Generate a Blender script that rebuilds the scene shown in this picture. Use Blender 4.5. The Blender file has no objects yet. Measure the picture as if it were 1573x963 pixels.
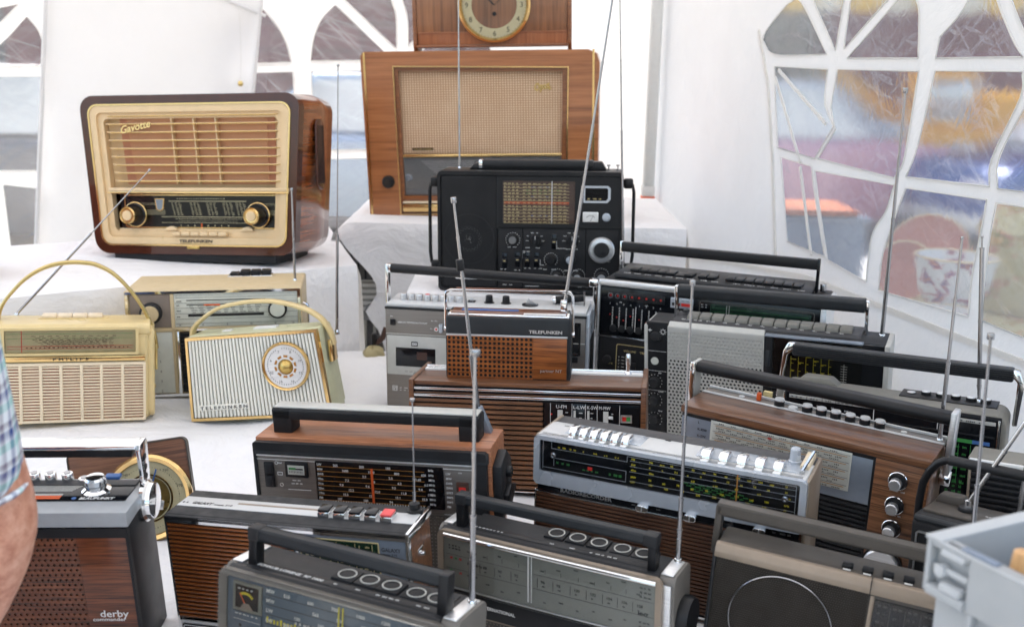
import bpy, bmesh, math, random
from mathutils import Matrix, Vector
from mathutils.geometry import tessellate_polygon
rnd = random.Random(7)
SC = bpy.context.scene
COL = SC.collection
R_ = math.radians
PI = math.pi

# ---------------------------------------------------------------- camera, world, sun, exposure
cam_d = bpy.data.cameras.new("camera")
cam = bpy.data.objects.new("camera", cam_d)
COL.objects.link(cam)
cam_d.sensor_fit = 'HORIZONTAL'
cam_d.sensor_width = 23.5
cam_d.lens = 23.5 * 1659.8 / 1573.0
cam_d.clip_start = 0.05
cam_d.clip_end = 500
CAM = Vector((0, 0, 1.5))
cam.matrix_world = Matrix.Translation(CAM) @ Matrix.Rotation(PI / 2 - R_(13.162), 4, 'X') @ Matrix.Rotation(R_(1.247), 4, 'Z')
cam_d.dof.use_dof = True
cam_d.dof.focus_distance = 1.75
cam_d.dof.aperture_fstop = 4.0
SC.camera = cam

world = bpy.data.worlds.new("World")
SC.world = world
world.use_nodes = True
wn = world.node_tree
sky = wn.nodes.new("ShaderNodeTexSky")
sky.sky_type = 'NISHITA'
sky.sun_disc = False
SUN_EL, SUN_AZ = 52.0, -35.0            # azimuth from +Y towards +X
sky.sun_elevation = R_(SUN_EL)
sky.sun_rotation = R_(SUN_AZ)
sky.air_density = 1.0
sky.dust_density = 3.0
sky.ozone_density = 1.0
wn.nodes["Background"].inputs["Strength"].default_value = 0.15
wn.links.new(sky.outputs[0], wn.nodes["Background"].inputs["Color"])
sun_d = bpy.data.lights.new("sun", 'SUN')
sun_d.energy = 1.5
sun_d.angle = R_(14)
sun_d.color = (1.0, 0.985, 0.96)
sun = bpy.data.objects.new("sun", sun_d)
COL.objects.link(sun)
sdir = Vector((math.sin(R_(SUN_AZ)) * math.cos(R_(SUN_EL)), math.cos(R_(SUN_AZ)) * math.cos(R_(SUN_EL)), math.sin(R_(SUN_EL))))
sun.rotation_euler = sdir.to_track_quat('Z', 'Y').to_euler()
SC.view_settings.view_transform = 'Standard'
SC.view_settings.look = 'None'
SC.view_settings.gamma = 1
SC.view_settings.exposure = 1.62
SC.render.engine = 'CYCLES'
SC.cycles.use_denoising = True
SC.cycles.max_bounces = 10
SC.cycles.diffuse_bounces = 5
SC.cycles.glossy_bounces = 5
SC.cycles.transmission_bounces = 6
SC.cycles.transparent_max_bounces = 12
SC.cycles.caustics_reflective = False
SC.cycles.sample_clamp_indirect = 6

# ---------------------------------------------------------------- materials
def C(r, g, b, k=1.0):
    def l(c):
        c /= 255.0
        return (c / 12.92 if c <= .04045 else ((c + .055) / 1.055) ** 2.4) * k
    return (l(r), l(g), l(b), 1)

MATS = {}
def _mat(name):
    m = bpy.data.materials.new(name)
    m.use_nodes = True
    nt = m.node_tree
    b = nt.nodes["Principled BSDF"]
    MATS[name] = m
    return m, nt, b

def N(nt, kind, **kw):
    n = nt.nodes.new(kind)
    for k, v in kw.items():
        if k in n.inputs: n.inputs[k].default_value = v
        else: setattr(n, k, v)
    return n

def coords(nt, scale=(1, 1, 1), rot=(0, 0, 0)):
    tc = N(nt, "ShaderNodeTexCoord")
    mp = N(nt, "ShaderNodeMapping")
    mp.inputs["Scale"].default_value = scale
    mp.inputs["Rotation"].default_value = rot
    nt.links.new(tc.outputs["Object"], mp.inputs["Vector"])
    return mp.outputs[0]

def rcoords(nt, rot, scale):
    """turn first, then stretch: streaks can run in any direction"""
    tc = N(nt, "ShaderNodeTexCoord")
    a = N(nt, "ShaderNodeMapping"); a.inputs["Rotation"].default_value = rot
    b = N(nt, "ShaderNodeMapping"); b.inputs["Scale"].default_value = scale
    nt.links.new(tc.outputs["Object"], a.inputs["Vector"]); nt.links.new(a.outputs[0], b.inputs["Vector"])
    return b.outputs[0]

def ramp(nt, src, stops):
    r = N(nt, "ShaderNodeValToRGB")
    e = r.color_ramp.elements
    while len(e) < len(stops): e.new(0.5)
    for i, (p, c) in enumerate(stops):
        e[i].position = p
        e[i].color = c
    nt.links.new(src, r.inputs[0])
    return r.outputs[0]

def mulc(c, k): return (c[0] * k, c[1] * k, c[2] * k, 1)

def plain(name, col, rough=.4, metal=0.0, var=.12, scale=60, bump=.05, coat=0.0, spec=.35, dust=.0):
    """a coat of paint or plastic with slight unevenness, dust in the gloss and a fine texture"""
    m, nt, b = _mat(name)
    v = coords(nt)
    n = N(nt, "ShaderNodeTexNoise", Scale=scale, Detail=5.0, Roughness=.6)
    nt.links.new(v, n.inputs["Vector"])
    c = ramp(nt, n.outputs[0], [(.3, mulc(col, 1 - var)), (.7, mulc(col, 1 + var))])
    if dust:
        ge = N(nt, "ShaderNodeNewGeometry"); sx = N(nt, "ShaderNodeSeparateXYZ"); nt.links.new(ge.outputs["Normal"], sx.inputs[0])
        dn = N(nt, "ShaderNodeTexNoise", Scale=38.0, Detail=7.0, Roughness=.72); nt.links.new(v, dn.inputs["Vector"])
        dr = ramp(nt, dn.outputs[0], [(.40, (.15, .15, .15, 1)), (.72, (1, 1, 1, 1))])
        up = N(nt, "ShaderNodeMapRange"); up.inputs["From Min"].default_value = .2; up.inputs["To Min"].default_value = dust * .25; up.inputs["To Max"].default_value = dust
        nt.links.new(sx.outputs[2], up.inputs["Value"])
        mm = N(nt, "ShaderNodeMath", operation='MULTIPLY'); nt.links.new(dr, mm.inputs[0]); nt.links.new(up.outputs[0], mm.inputs[1])
        dm = N(nt, "ShaderNodeMixRGB"); dm.inputs[2].default_value = (.34, .32, .29, 1)
        nt.links.new(mm.outputs[0], dm.inputs[0]); nt.links.new(c, dm.inputs[1]); c = dm.outputs[0]
    nt.links.new(c, b.inputs["Base Color"])
    n2 = N(nt, "ShaderNodeTexNoise", Scale=scale * .25, Detail=4.0)
    nt.links.new(v, n2.inputs["Vector"])
    rr = N(nt, "ShaderNodeMapRange")
    rr.inputs["From Min"].default_value = .3
    rr.inputs["From Max"].default_value = .7
    rr.inputs["To Min"].default_value = max(.02, rough * .8)
    rr.inputs["To Max"].default_value = min(1, rough * 1.25)
    nt.links.new(n2.outputs[0], rr.inputs["Value"])
    nt.links.new(rr.outputs[0], b.inputs["Roughness"])
    b.inputs["Metallic"].default_value = metal
    b.inputs["Coat Weight"].default_value = coat
    b.inputs["Specular IOR Level"].default_value = spec
    if bump:
        bp = N(nt, "ShaderNodeBump", Strength=bump, Distance=.0006)
        n3 = N(nt, "ShaderNodeTexNoise", Scale=900.0, Detail=2.0)
        nt.links.new(v, n3.inputs["Vector"])
        nt.links.new(n3.outputs[0], bp.inputs["Height"])
        nt.links.new(bp.outputs[0], b.inputs["Normal"])
    return m

def wood(name, dark, mid, light, along='X', grain=1.0, rough=.38, coat=.2, streak=.5):
    """veneer: long grain noise squeezed across the grain, with pores"""
    m, nt, b = _mat(name)
    s = {'X': (5, 150, 150), 'Z': (150, 150, 5), 'Y': (150, 5, 150)}[along]
    v = coords(nt, tuple(x * grain for x in s))
    w = N(nt, "ShaderNodeTexNoise", Scale=1.0, Detail=8.0, Roughness=.62, Distortion=.8)
    nt.links.new(v, w.inputs["Vector"])
    c1 = ramp(nt, w.outputs[0], [(.28, dark), (.47, mid), (.72, light)])
    v2 = coords(nt, tuple(x * grain * 4 for x in s))
    p = N(nt, "ShaderNodeTexNoise", Scale=1.0, Detail=3.0)
    nt.links.new(v2, p.inputs["Vector"])
    f = ramp(nt, p.outputs[0], [(.35, (1 - streak, 1 - streak, 1 - streak, 1)), (.5, (1, 1, 1, 1))])
    mx = N(nt, "ShaderNodeMixRGB", blend_type='MULTIPLY')
    mx.inputs[0].default_value = 1
    nt.links.new(c1, mx.inputs[1])
    nt.links.new(f, mx.inputs[2])
    nt.links.new(mx.outputs[0], b.inputs["Base Color"])
    b.inputs["Roughness"].default_value = rough
    b.inputs["Coat Weight"].default_value = coat
    b.inputs["Coat Roughness"].default_value = .12
    bp = N(nt, "ShaderNodeBump", Strength=.12, Distance=.0005)
    nt.links.new(p.outputs[0], bp.inputs["Height"])
    nt.links.new(bp.outputs[0], b.inputs["Normal"])
    return m

def brushed(name, col, rough=.3, along='X'):
    m, nt, b = _mat(name)
    s = {'X': (6, 900, 900), 'Z': (900, 900, 6)}[along]
    v = coords(nt, s)
    n = N(nt, "ShaderNodeTexNoise", Scale=1.0, Detail=3.0)
    nt.links.new(v, n.inputs["Vector"])
    c = ramp(nt, n.outputs[0], [(.3, mulc(col, .88)), (.7, mulc(col, 1.1))])
    nt.links.new(c, b.inputs["Base Color"])
    b.inputs["Metallic"].default_value = .85
    b.inputs["Roughness"].default_value = rough
    bp = N(nt, "ShaderNodeBump", Strength=.06, Distance=.0003)
    nt.links.new(n.outputs[0], bp.inputs["Height"])
    nt.links.new(bp.outputs[0], b.inputs["Normal"])
    return m

def glass(name, tint=(1, 1, 1, 1), refl=.08, rough=.03):
    """thin clear dial window: see-through with a surface sheen"""
    m, nt, b = _mat(name)
    nt.nodes.remove(b)
    t = N(nt, "ShaderNodeBsdfTransparent", Color=tint)
    g = N(nt, "ShaderNodeBsdfGlossy", Roughness=rough)
    fr = N(nt, "ShaderNodeFresnel", IOR=1.45)
    ad = N(nt, "ShaderNodeMath", operation='MULTIPLY')
    ad.inputs[1].default_value = refl / .04
    ad.use_clamp = True
    nt.links.new(fr.outputs[0], ad.inputs[0])
    mx = N(nt, "ShaderNodeMixShader")
    nt.links.new(ad.outputs[0], mx.inputs[0])
    nt.links.new(t.outputs[0], mx.inputs[1])
    nt.links.new(g.outputs[0], mx.inputs[2])
    nt.links.new(mx.outputs[0], nt.nodes["Material Output"].inputs[0])
    return m

def fabric(name, col, transl=.0, sc=3.0, bump=.3, weave=700, dist=.012, grime=.06):
    """cloth or coated tent canvas: crumple, weave and, if thin, light coming through"""
    m, nt, b = _mat(name)
    v = coords(nt)
    n = N(nt, "ShaderNodeTexNoise", Scale=sc, Detail=7.0, Roughness=.55, Distortion=.6)
    nt.links.new(v, n.inputs["Vector"])
    n1 = N(nt, "ShaderNodeTexNoise", Scale=sc * .6, Detail=6.0, Roughness=.7)
    nt.links.new(v, n1.inputs["Vector"])
    c = ramp(nt, n1.outputs[0], [(.3, mulc(col, 1 - grime)), (.65, mulc(col, 1.0))])
    nt.links.new(c, b.inputs["Base Color"])
    b.inputs["Roughness"].default_value = .8
    b.inputs["Specular IOR Level"].default_value = .25
    wv = N(nt, "ShaderNodeTexNoise", Scale=weave, Detail=1.0)
    nt.links.new(v, wv.inputs["Vector"])
    b1 = N(nt, "ShaderNodeBump", Strength=bump, Distance=dist)
    nt.links.new(n.outputs[0], b1.inputs["Height"])
    b2 = N(nt, "ShaderNodeBump", Strength=.15, Distance=.0005)
    nt.links.new(wv.outputs[0], b2.inputs["Height"])
    nt.links.new(b1.outputs[0], b2.inputs["Normal"])
    nt.links.new(b2.outputs[0], b.inputs["Normal"])
    if transl:
        t = N(nt, "ShaderNodeBsdfTranslucent")
        nt.links.new(c, t.inputs["Color"])
        nt.links.new(b2.outputs[0], t.inputs["Normal"])
        mx = N(nt, "ShaderNodeMixShader")
        mx.inputs[0].default_value = transl
        nt.links.new(b.outputs[0], mx.inputs[1])
        nt.links.new(t.outputs[0], mx.inputs[2])
        nt.links.new(mx.outputs[0], nt.nodes["Material Output"].inputs[0])
    return m

def film(name, ax=0):
    """crinkled clear plastic window sheet: wobbles what lies behind it and catches light along its creases"""
    m, nt, b = _mat(name)
    nt.nodes.remove(b)
    v = coords(nt, (1, 1, 1))
    w = N(nt, "ShaderNodeTexNoise", Scale=8.0, Detail=3.0, Roughness=.5, Distortion=.6)
    nt.links.new(v, w.inputs["Vector"])
    bp = N(nt, "ShaderNodeBump", Strength=.5, Distance=.005)
    nt.links.new(w.outputs[0], bp.inputs["Height"])
    rf = N(nt, "ShaderNodeBsdfRefraction", IOR=1.18, Roughness=.11, Color=(.97, .97, .97, 1))
    # fine creases running slantwise in three directions
    cr = None
    for ang_, sc in ((.8, (75, 75, 1.3)), (-1.0, (90, 90, 1.5)), (1.3, (60, 60, 1.2))):
        rot = (ang_, 0, 0) if ax == 0 else (0, ang_, 0)
        k = N(nt, "ShaderNodeTexNoise", Scale=1.0, Detail=2.0, Roughness=.5, Distortion=.25)
        nt.links.new(rcoords(nt, rot, sc), k.inputs["Vector"])
        c_ = ramp(nt, k.outputs[0], [(.60, (0, 0, 0, 1)), (.635, (1, 1, 1, 1)), (.67, (0, 0, 0, 1))])
        if cr is None: cr = c_
        else:
            mx_ = N(nt, "ShaderNodeMixRGB", blend_type='LIGHTEN'); mx_.inputs[0].default_value = 1
            nt.links.new(cr, mx_.inputs[1]); nt.links.new(c_, mx_.inputs[2]); cr = mx_.outputs[0]
    area = N(nt, "ShaderNodeTexNoise", Scale=3.0, Detail=2.0)
    nt.links.new(v, area.inputs["Vector"])
    af = ramp(nt, area.outputs[0], [(.42, (0, 0, 0, 1)), (.66, (.15, .15, .15, 1) if ax == 0 else (.14, .14, .14, 1))])
    mu = N(nt, "ShaderNodeMath", operation='MULTIPLY_ADD'); mu.inputs[2].default_value = .12 if ax == 0 else .05
    nt.links.new(cr, mu.inputs[0]); nt.links.new(af, mu.inputs[1])
    b2 = N(nt, "ShaderNodeBump", Strength=.5, Distance=.002)
    nt.links.new(cr, b2.inputs["Height"]); nt.links.new(bp.outputs[0], b2.inputs["Normal"])
    gl = N(nt, "ShaderNodeBsdfGlossy", Roughness=.12)
    df = N(nt, "ShaderNodeBsdfTranslucent", Color=(.92, .92, .92, 1))
    nt.links.new(bp.outputs[0], rf.inputs["Normal"]); nt.links.new(b2.outputs[0], gl.inputs["Normal"])
    m1 = N(nt, "ShaderNodeMixShader"); m1.inputs[0].default_value = .10
    nt.links.new(rf.outputs[0], m1.inputs[1]); nt.links.new(gl.outputs[0], m1.inputs[2])
    m2 = N(nt, "ShaderNodeMixShader")
    nt.links.new(mu.outputs[0], m2.inputs[0])
    nt.links.new(m1.outputs[0], m2.inputs[1]); nt.links.new(df.outputs[0], m2.inputs[2])
    nt.links.new(m2.outputs[0], nt.nodes["Material Output"].inputs[0])
    return m

def woven(name, c1, c2, px=300, py=300):
    """speaker cloth: two crossing threads"""
    m, nt, b = _mat(name)
    v = coords(nt)
    ws = []
    for ax, s in (('X', px), ('Z', py)):
        w = N(nt, "ShaderNodeTexWave", wave_type='BANDS', bands_direction=ax, Scale=6.283 / (20 * s), Distortion=.35, Detail=1.0)
        w.inputs["Detail Scale"].default_value = 2
        nt.links.new(v, w.inputs["Vector"])
        ws.append(w.outputs["Fac"])
    mu = N(nt, "ShaderNodeMath", operation='MULTIPLY')
    nt.links.new(ws[0], mu.inputs[0]); nt.links.new(ws[1], mu.inputs[1])
    n = N(nt, "ShaderNodeTexNoise", Scale=14.0, Detail=4.0)
    nt.links.new(v, n.inputs["Vector"])
    ad = N(nt, "ShaderNodeMath", operation='MULTIPLY_ADD')
    ad.inputs[1].default_value = .5
    nt.links.new(n.outputs[0], ad.inputs[0]); nt.links.new(mu.outputs[0], ad.inputs[2])
    c = ramp(nt, ad.outputs[0], [(.3, c1), (.95, c2)])
    nt.links.new(c, b.inputs["Base Color"])
    b.inputs["Roughness"].default_value = .85
    bp = N(nt, "ShaderNodeBump", Strength=.4, Distance=.0008)
    nt.links.new(mu.outputs[0], bp.inputs["Height"])
    nt.links.new(bp.outputs[0], b.inputs["Normal"])
    return m

def plaid(name):
    m, nt, b = _mat(name)
    v = coords(nt)
    sx = N(nt, "ShaderNodeSeparateXYZ"); nt.links.new(v, sx.inputs[0])
    def band(src, off, per):
        a = N(nt, "ShaderNodeMath", operation='MULTIPLY_ADD'); a.inputs[1].default_value = 1 / per; a.inputs[2].default_value = off
        nt.links.new(src, a.inputs[0])
        f = N(nt, "ShaderNodeMath", operation='FRACT'); nt.links.new(a.outputs[0], f.inputs[0])
        return f.outputs[0]
    nz = N(nt, "ShaderNodeTexNoise", Scale=8.0); nt.links.new(v, nz.inputs["Vector"])
    mix = N(nt, "ShaderNodeMath", operation='MULTIPLY_ADD'); mix.inputs[1].default_value = .02
    nt.links.new(nz.outputs[0], mix.inputs[0]); nt.links.new(sx.outputs[1], mix.inputs[2])
    W, Nv, Gm, Br = (.80, .84, .88, 1), C(52, 76, 140), C(150, 205, 200), C(130, 120, 135)
    a = ramp(nt, band(mix.outputs[0], .1, .036), [(0, W), (.12, W), (.14, Nv), (.30, Nv), (.32, W), (.45, W), (.47, Gm), (.62, Gm), (.64, W), (.78, Br), (.9, Br), (.92, W)])
    c = ramp(nt, band(sx.outputs[2], .3, .036), [(0, W), (.15, W), (.17, Gm), (.36, Gm), (.38, W), (.55, Nv), (.66, Nv), (.68, W), (.8, Br), (.88, Br), (.9, W)])
    mx = N(nt, "ShaderNodeMixRGB", blend_type='MIX'); mx.inputs[0].default_value = .5
    nt.links.new(a, mx.inputs[1]); nt.links.new(c, mx.inputs[2])
    nt.links.new(mx.outputs[0], b.inputs["Base Color"])
    b.inputs["Roughness"].default_value = .85
    return m

def skin(name):
    m, nt, b = _mat(name)
    v = coords(nt)
    n = N(nt, "ShaderNodeTexNoise", Scale=45.0, Detail=6.0, Roughness=.7); nt.links.new(v, n.inputs["Vector"])
    n2 = N(nt, "ShaderNodeTexVoronoi", Scale=170.0); nt.links.new(v, n2.inputs["Vector"])
    c = ramp(nt, n.outputs[0], [(.32, C(172, 108, 84)), (.5, C(205, 148, 122)), (.68, C(222, 172, 148))])
    f = ramp(nt, n2.outputs[0], [(.1, (.78, .62, .5, 1)), (.28, (1, 1, 1, 1))])
    mx = N(nt, "ShaderNodeMixRGB", blend_type='MULTIPLY'); mx.inputs[0].default_value = .5
    nt.links.new(c, mx.inputs[1]); nt.links.new(f, mx.inputs[2])
    nt.links.new(mx.outputs[0], b.inputs["Base Color"])
    b.inputs["Roughness"].default_value = .55
    b.inputs["Subsurface Weight"].default_value = .08
    b.inputs["Subsurface Radius"].default_value = (.01, .004, .002)
    bp = N(nt, "ShaderNodeBump", Strength=.3, Distance=.001)
    nt.links.new(n2.outputs[0], bp.inputs["Height"]); nt.links.new(bp.outputs[0], b.inputs["Normal"])
    return m

def brick(name, c1, c2, mortar, sc=1.0):
    m, nt, b = _mat(name)
    v = coords(nt, (1, 1, 1), (PI / 2, 0, 0))
    t = N(nt, "ShaderNodeTexBrick", Scale=sc)
    t.inputs["Color1"].default_value = c1; t.inputs["Color2"].default_value = c2; t.inputs["Mortar"].default_value = mortar
    nt.links.new(v, t.inputs["Vector"])
    nt.links.new(t.outputs[0], b.inputs["Base Color"])
    b.inputs["Roughness"].default_value = .9
    return m

def painted(name, base, spots, scale=30):
    """glazed china with a printed flower pattern"""
    m, nt, b = _mat(name)
    v = coords(nt)
    n = N(nt, "ShaderNodeTexNoise", Scale=scale, Detail=3.0, Distortion=1.0); nt.links.new(v, n.inputs["Vector"])
    st = [(0, base), (.56, base)]
    p = .58
    for s in spots:
        st.append((p, s)); p += .05
    c = ramp(nt, n.outputs[0], st)
    nt.links.new(c, b.inputs["Base Color"])
    b.inputs["Roughness"].default_value = .15
    return m

class M: pass
M.chrome = plain("chrome", (.86, .87, .88, 1), .07, 1.0, .03, 30, 0)
M.steel = plain("antenna_steel", (.40, .40, .41, 1), .22, 1.0, .06, 90, 0)
M.alu = brushed("brushed_aluminium", (.72, .73, .74, 1), .32)
M.alu_bright = brushed("bright_aluminium", (.86, .86, .85, 1), .38)
M.titan = brushed("titanium_grey_metal", C(132, 126, 120), .42)
M.alu_dark = brushed("grey_aluminium", C(150, 152, 156), .4)
M.silver = plain("silver_paint", C(182, 189, 197), .26, .35, .05, 40, .03)
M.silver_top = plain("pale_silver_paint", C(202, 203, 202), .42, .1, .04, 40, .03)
M.silver_mid = plain("silver_grey_plastic", C(186, 186, 180), .45, .1, .05)
M.brass = plain("brass", (.62, .48, .20, 1), .32, 1.0, .08, 50, 0)
M.gold = plain("gilt_trim", (.82, .56, .24, 1), .2, 1.0, .06, 50, 0)
M.gold_dark = plain("aged_gilt", (.60, .42, .14, 1), .28, 1.0, .12, 50, 0)
M.black = plain("black_plastic", (.007, .0075, .009, 1), .42, 0, .2, dust=.03)
M.black_matt = plain("matt_black_plastic", (.009, .0095, .011, 1), .6, 0, .2, dust=.035)
M.black_gloss = plain("gloss_black_panel", (.006, .007, .009, 1), .12, 0, .1, 40, 0)
M.charcoal = plain("charcoal_plastic", (.015, .016, .018, 1), .5, 0, .15, dust=.035)
M.charcoal_leather = plain("charcoal_grained_leatherette", (.019, .020, .022, 1), .6, 0, .25, 300, .35, dust=.04)
M.ring_grey = plain("warm_grey_plastic", C(112, 108, 102), .45, .05, .07, dust=.05)
M.black_leather = plain("black_grained_leatherette", (.013, .014, .016, 1), .55, 0, .25, 300, .35, dust=.05)
M.slate = plain("slate_grey_plastic", (.019, .022, .025, 1), .45, 0, .12, dust=.03)
M.grey = plain("mid_grey_plastic", C(112, 112, 112), .5, 0, .08)
M.grey_dark = plain("dark_grey_plastic", C(66, 66, 68), .5, 0, .1, dust=.06)
M.olive_top = plain("olive_grey_plastic", C(128, 126, 118), .5, 0, .08)
M.taupe = plain("taupe_metallic_plastic", C(150, 136, 120), .35, .3, .06)
M.taupe_dark = plain("brown_grey_plastic", C(78, 73, 67), .48, 0, .08, dust=.05)
M.brown_grille = plain("brown_grille_cloth", C(46, 41, 35), .7, 0, .12, 200, .3)
M.cream = plain("cream_plastic", C(226, 203, 148, .92), .33, 0, .05, 30, .03, .15)
M.cream_pale = plain("pale_ivory_plastic", C(240, 222, 190, .92), .35, 0, .04, 30, .03)
M.cream_warm = plain("warm_ivory_plastic", C(232, 204, 160, .92), .32, 0, .04, 30, .03, .2)
M.beige = plain("beige_leatherette", C(206, 186, 148, .92), .5, 0, .06, 200, .15)
M.ivory_green = plain("pale_grey_green_plastic", C(205, 205, 170, .92), .4, 0, .05)
M.rib_white = plain("white_rib_plastic", C(236, 234, 222, .95), .35, 0, .03)
M.rib_gap = plain("grey_rib_channel", C(128, 130, 122), .6, 0, .06)
M.pale_dial = plain("pale_silver_dial", C(204, 206, 196), .35, .1, .05)
M.grey_dial = plain("sage_grey_dial", C(120, 122, 114), .4, .05, .05)
M.lip_silver = plain("silver_lacquer", C(166, 170, 173), .35, .15, .05, dust=.05)
M.blue_dial = plain("blue_grey_dial", C(86, 100, 114), .3, 0, .06)
M.steel_dial = plain("steel_blue_panel", C(138, 148, 160), .3, .5, .05)
M.green_dial = plain("dark_green_dial", C(20, 48, 32), .25, 0, .1)
M.olive_dial = plain("olive_dial", C(172, 160, 120), .4, 0, .05)
M.gold_dial = plain("champagne_dial", C(205, 196, 158), .4, 0, .05)
M.maroon = plain("brown_dial_field", C(70, 48, 40), .4, 0, .1)
M.mauve = plain("taupe_panel", C(130, 118, 108), .5, 0, .05)
M.salmon_cloth = woven("salmon_speaker_cloth", C(208, 156, 120), C(234, 190, 156), .0022, .0022)
M.opus_cloth = woven("tan_tweed_speaker_cloth", C(176, 140, 108), C(226, 202, 172), .0078, .0070)
M.salmon_back = plain("salmon_backing", C(206, 150, 122), .8, 0, .08)
M.salmon_deep = plain("dusky_pink_backing", C(168, 108, 86), .85, 0, .1)
M.walnut = wood("walnut_veneer", C(70, 42, 26), C(104, 68, 44), C(136, 94, 64), 'X')
M.zebra_dark = wood("striped_walnut_laminate", C(62, 38, 22), C(118, 78, 50), C(150, 106, 74), 'X', 1.0, .42, .1, .6)
M.walnut_z = wood("walnut_veneer_upright", C(70, 40, 24), C(112, 72, 44), C(140, 96, 62), 'X', 1.2, streak=.6)
M.opus_wood = wood("honey_walnut_veneer", C(126, 76, 44), C(162, 102, 60), C(182, 120, 76), 'X', .35, .3, .5, .22)
M.opus_frame = wood("dark_honey_veneer", C(98, 54, 28), C(132, 80, 44), C(150, 96, 56), 'X', .8, .3, .4, .3)
M.clock_wood = wood("burr_walnut_veneer", C(96, 60, 38), C(132, 88, 58), C(156, 106, 70), 'Z', .35, .35, .3, .3)
M.clock_band = wood("reddish_walnut_veneer", C(132, 76, 46), C(160, 100, 64), C(178, 116, 78), 'Z', .7, .35, .3, .2)
M.gav_front = plain("dark_brown_lacquer", C(72, 36, 24), .1, 0, .18, 14, 0, .5)
M.gav_wood = wood("lacquered_walnut", C(84, 40, 18), C(128, 66, 32), C(160, 92, 48), 'Y', .5, .14, .8, .25)
M.teak = wood("teak_veneer", C(130, 78, 50), C(164, 106, 72), C(184, 126, 90), 'X', 1.0, .42, .1, .4)
M.rose = wood("rosewood_veneer", C(30, 15, 8), C(104, 54, 28), C(138, 80, 46), 'X', 1.1, .3, .3, .55)
M.zebra = wood("warm_walnut_laminate", C(86, 44, 18), C(144, 82, 38), C(170, 104, 52), 'X', 1.4, .38, .15, .5)
M.slat_wood = wood("brown_slat_laminate", C(84, 54, 34), C(118, 80, 52), C(138, 98, 68), 'X', 1.2, .45, .1, .35)
M.slat_dark = wood("dark_slat_laminate", C(56, 34, 22), C(84, 54, 36), C(102, 68, 46), 'X', 1.2, .45, .1, .35)
M.plate_wood = wood("plain_walnut_board", C(80, 48, 30), C(112, 72, 48), C(132, 90, 62), 'X', .9, .45, .05, .35)
M.white_print = plain("white_print", (.72, .72, .70, 1), .5, 0, .03, 60, 0)
M.cream_print = plain("cream_print", C(214, 196, 140), .5, 0, .05, 60, 0)
M.yellow_print = plain("yellow_print", C(216, 200, 40), .5, 0, .05, 60, 0)
M.green_print = plain("green_print", C(60, 140, 70), .5, 0, .05, 60, 0)
M.orange_print = plain("orange_print", C(226, 96, 40), .5, 0, .05, 60, 0)
M.amber_print = plain("amber_print", C(190, 130, 50), .5, 0, .05, 60, 0)
M.red = plain("red_plastic", C(205, 50, 44), .35, 0, .05)
M.red_soft = plain("coral_red_plastic", C(226, 84, 84), .35, 0, .05)
M.blue_print = plain("blue_print", C(70, 110, 170), .5, 0, .05, 60, 0)
M.black_print = plain("black_print", (.015, .015, .015, 1), .5, 0, .1, 60, 0)
M.grey_print = plain("grey_print", C(92, 92, 88), .5, 0, .05, 60, 0)
M.white_plastic = plain("white_plastic", (.74, .74, .72, 1), .35, 0, .03)
M.pane = glass("clear_dial_window", (1, 1, 1, 1), .016, .05)
M.acrylic = glass("smoky_acrylic", (.93, .93, .91, 1), .022, .08)
M.cloth = fabric("white_tablecloth", (.84, .835, .835, 1), 0, 6, .7, 900, .03, .04)
M.tent = fabric("white_tent_canvas", (.89, .88, .85, 1), .42, 4, .6, 500, .025, .06)
M.curtain = fabric("white_tarpaulin", (.86, .86, .86, 1), .35, 3, .4, 300, .02, .04)
M.film = film("crinkled_window_film", 0)
M.film_back = film("scratched_window_film", 1)
M.crate = plain("grey_crate_plastic", C(170, 174, 176), .5, 0, .10, 9, .1, dust=.05)
M.crate_lt = plain("pale_grey_crate_plastic", C(186, 190, 192), .5, 0, .08, 9, .1)
M.bagplastic = glass("clear_plastic_lining", (.86, .88, .9, 1), .25, .18)
M.tan_wood = wood("pale_beech", C(190, 140, 88), C(212, 164, 110), C(226, 182, 130), 'Z', .8, .45, .1, .15)
M.pole = plain("grey_white_pole_paint", C(214, 216, 214), .4, .2, .03)
M.plaid = plaid("plaid_shirt_cotton")
M.skin = skin("freckled_skin")
M.hair = plain("grey_hair", C(120, 112, 104), .7)
M.denim = plain("blue_denim", C(60, 74, 104), .9, 0, .2, 400, .3)
M.asphalt = plain("pale_paving", C(176, 168, 154), .9, 0, .12, 6, .3)
M.maroon_wall = brick("maroon_cladding", C(128, 62, 66), C(120, 58, 60), C(108, 54, 56), .8)
M.car_silver = plain("silver_car_paint", C(176, 192, 204), .18, .3, .03, 10, 0, .8)
M.car_pink = plain("dusty_pink_car_paint", C(206, 146, 158), .2, 0, .03, 10, 0, .8)
M.car_blue = plain("blue_car_paint", C(52, 84, 146), .2, .2, .05, 10, 0, .8)
M.car_dark = plain("dark_grey_car_paint", C(70, 76, 84), .2, .3, .05, 10, 0, .8)
M.car_glass = plain("car_window_glass", (.72, .78, .80, 1), .12, .4, .05, 10, 0)  # pale bluish base colour stands in for sky mirrored in the panes
M.rubber = plain("tyre_rubber", (.02, .02, .02, 1), .8)
M.digger = plain("yellow_machine_paint", C(250, 186, 24), .4, 0, .08, 8, .02)
M.awn_y = fabric("yellow_awning_cloth", C(246, 200, 50), .25, 3, .2)
M.awn_w = fabric("cream_awning_cloth", C(240, 232, 205), .25, 3, .2)
M.orange_box = plain("faded_orange_plastic", C(206, 124, 84), .5)
M.grey_blue = plain("blue_grey_plastic", C(130, 142, 158), .45)
M.china_red = painted("red_transfer_china", C(190, 116, 98), [C(214, 164, 138), C(176, 92, 78), C(204, 146, 120)], 130)
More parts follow.
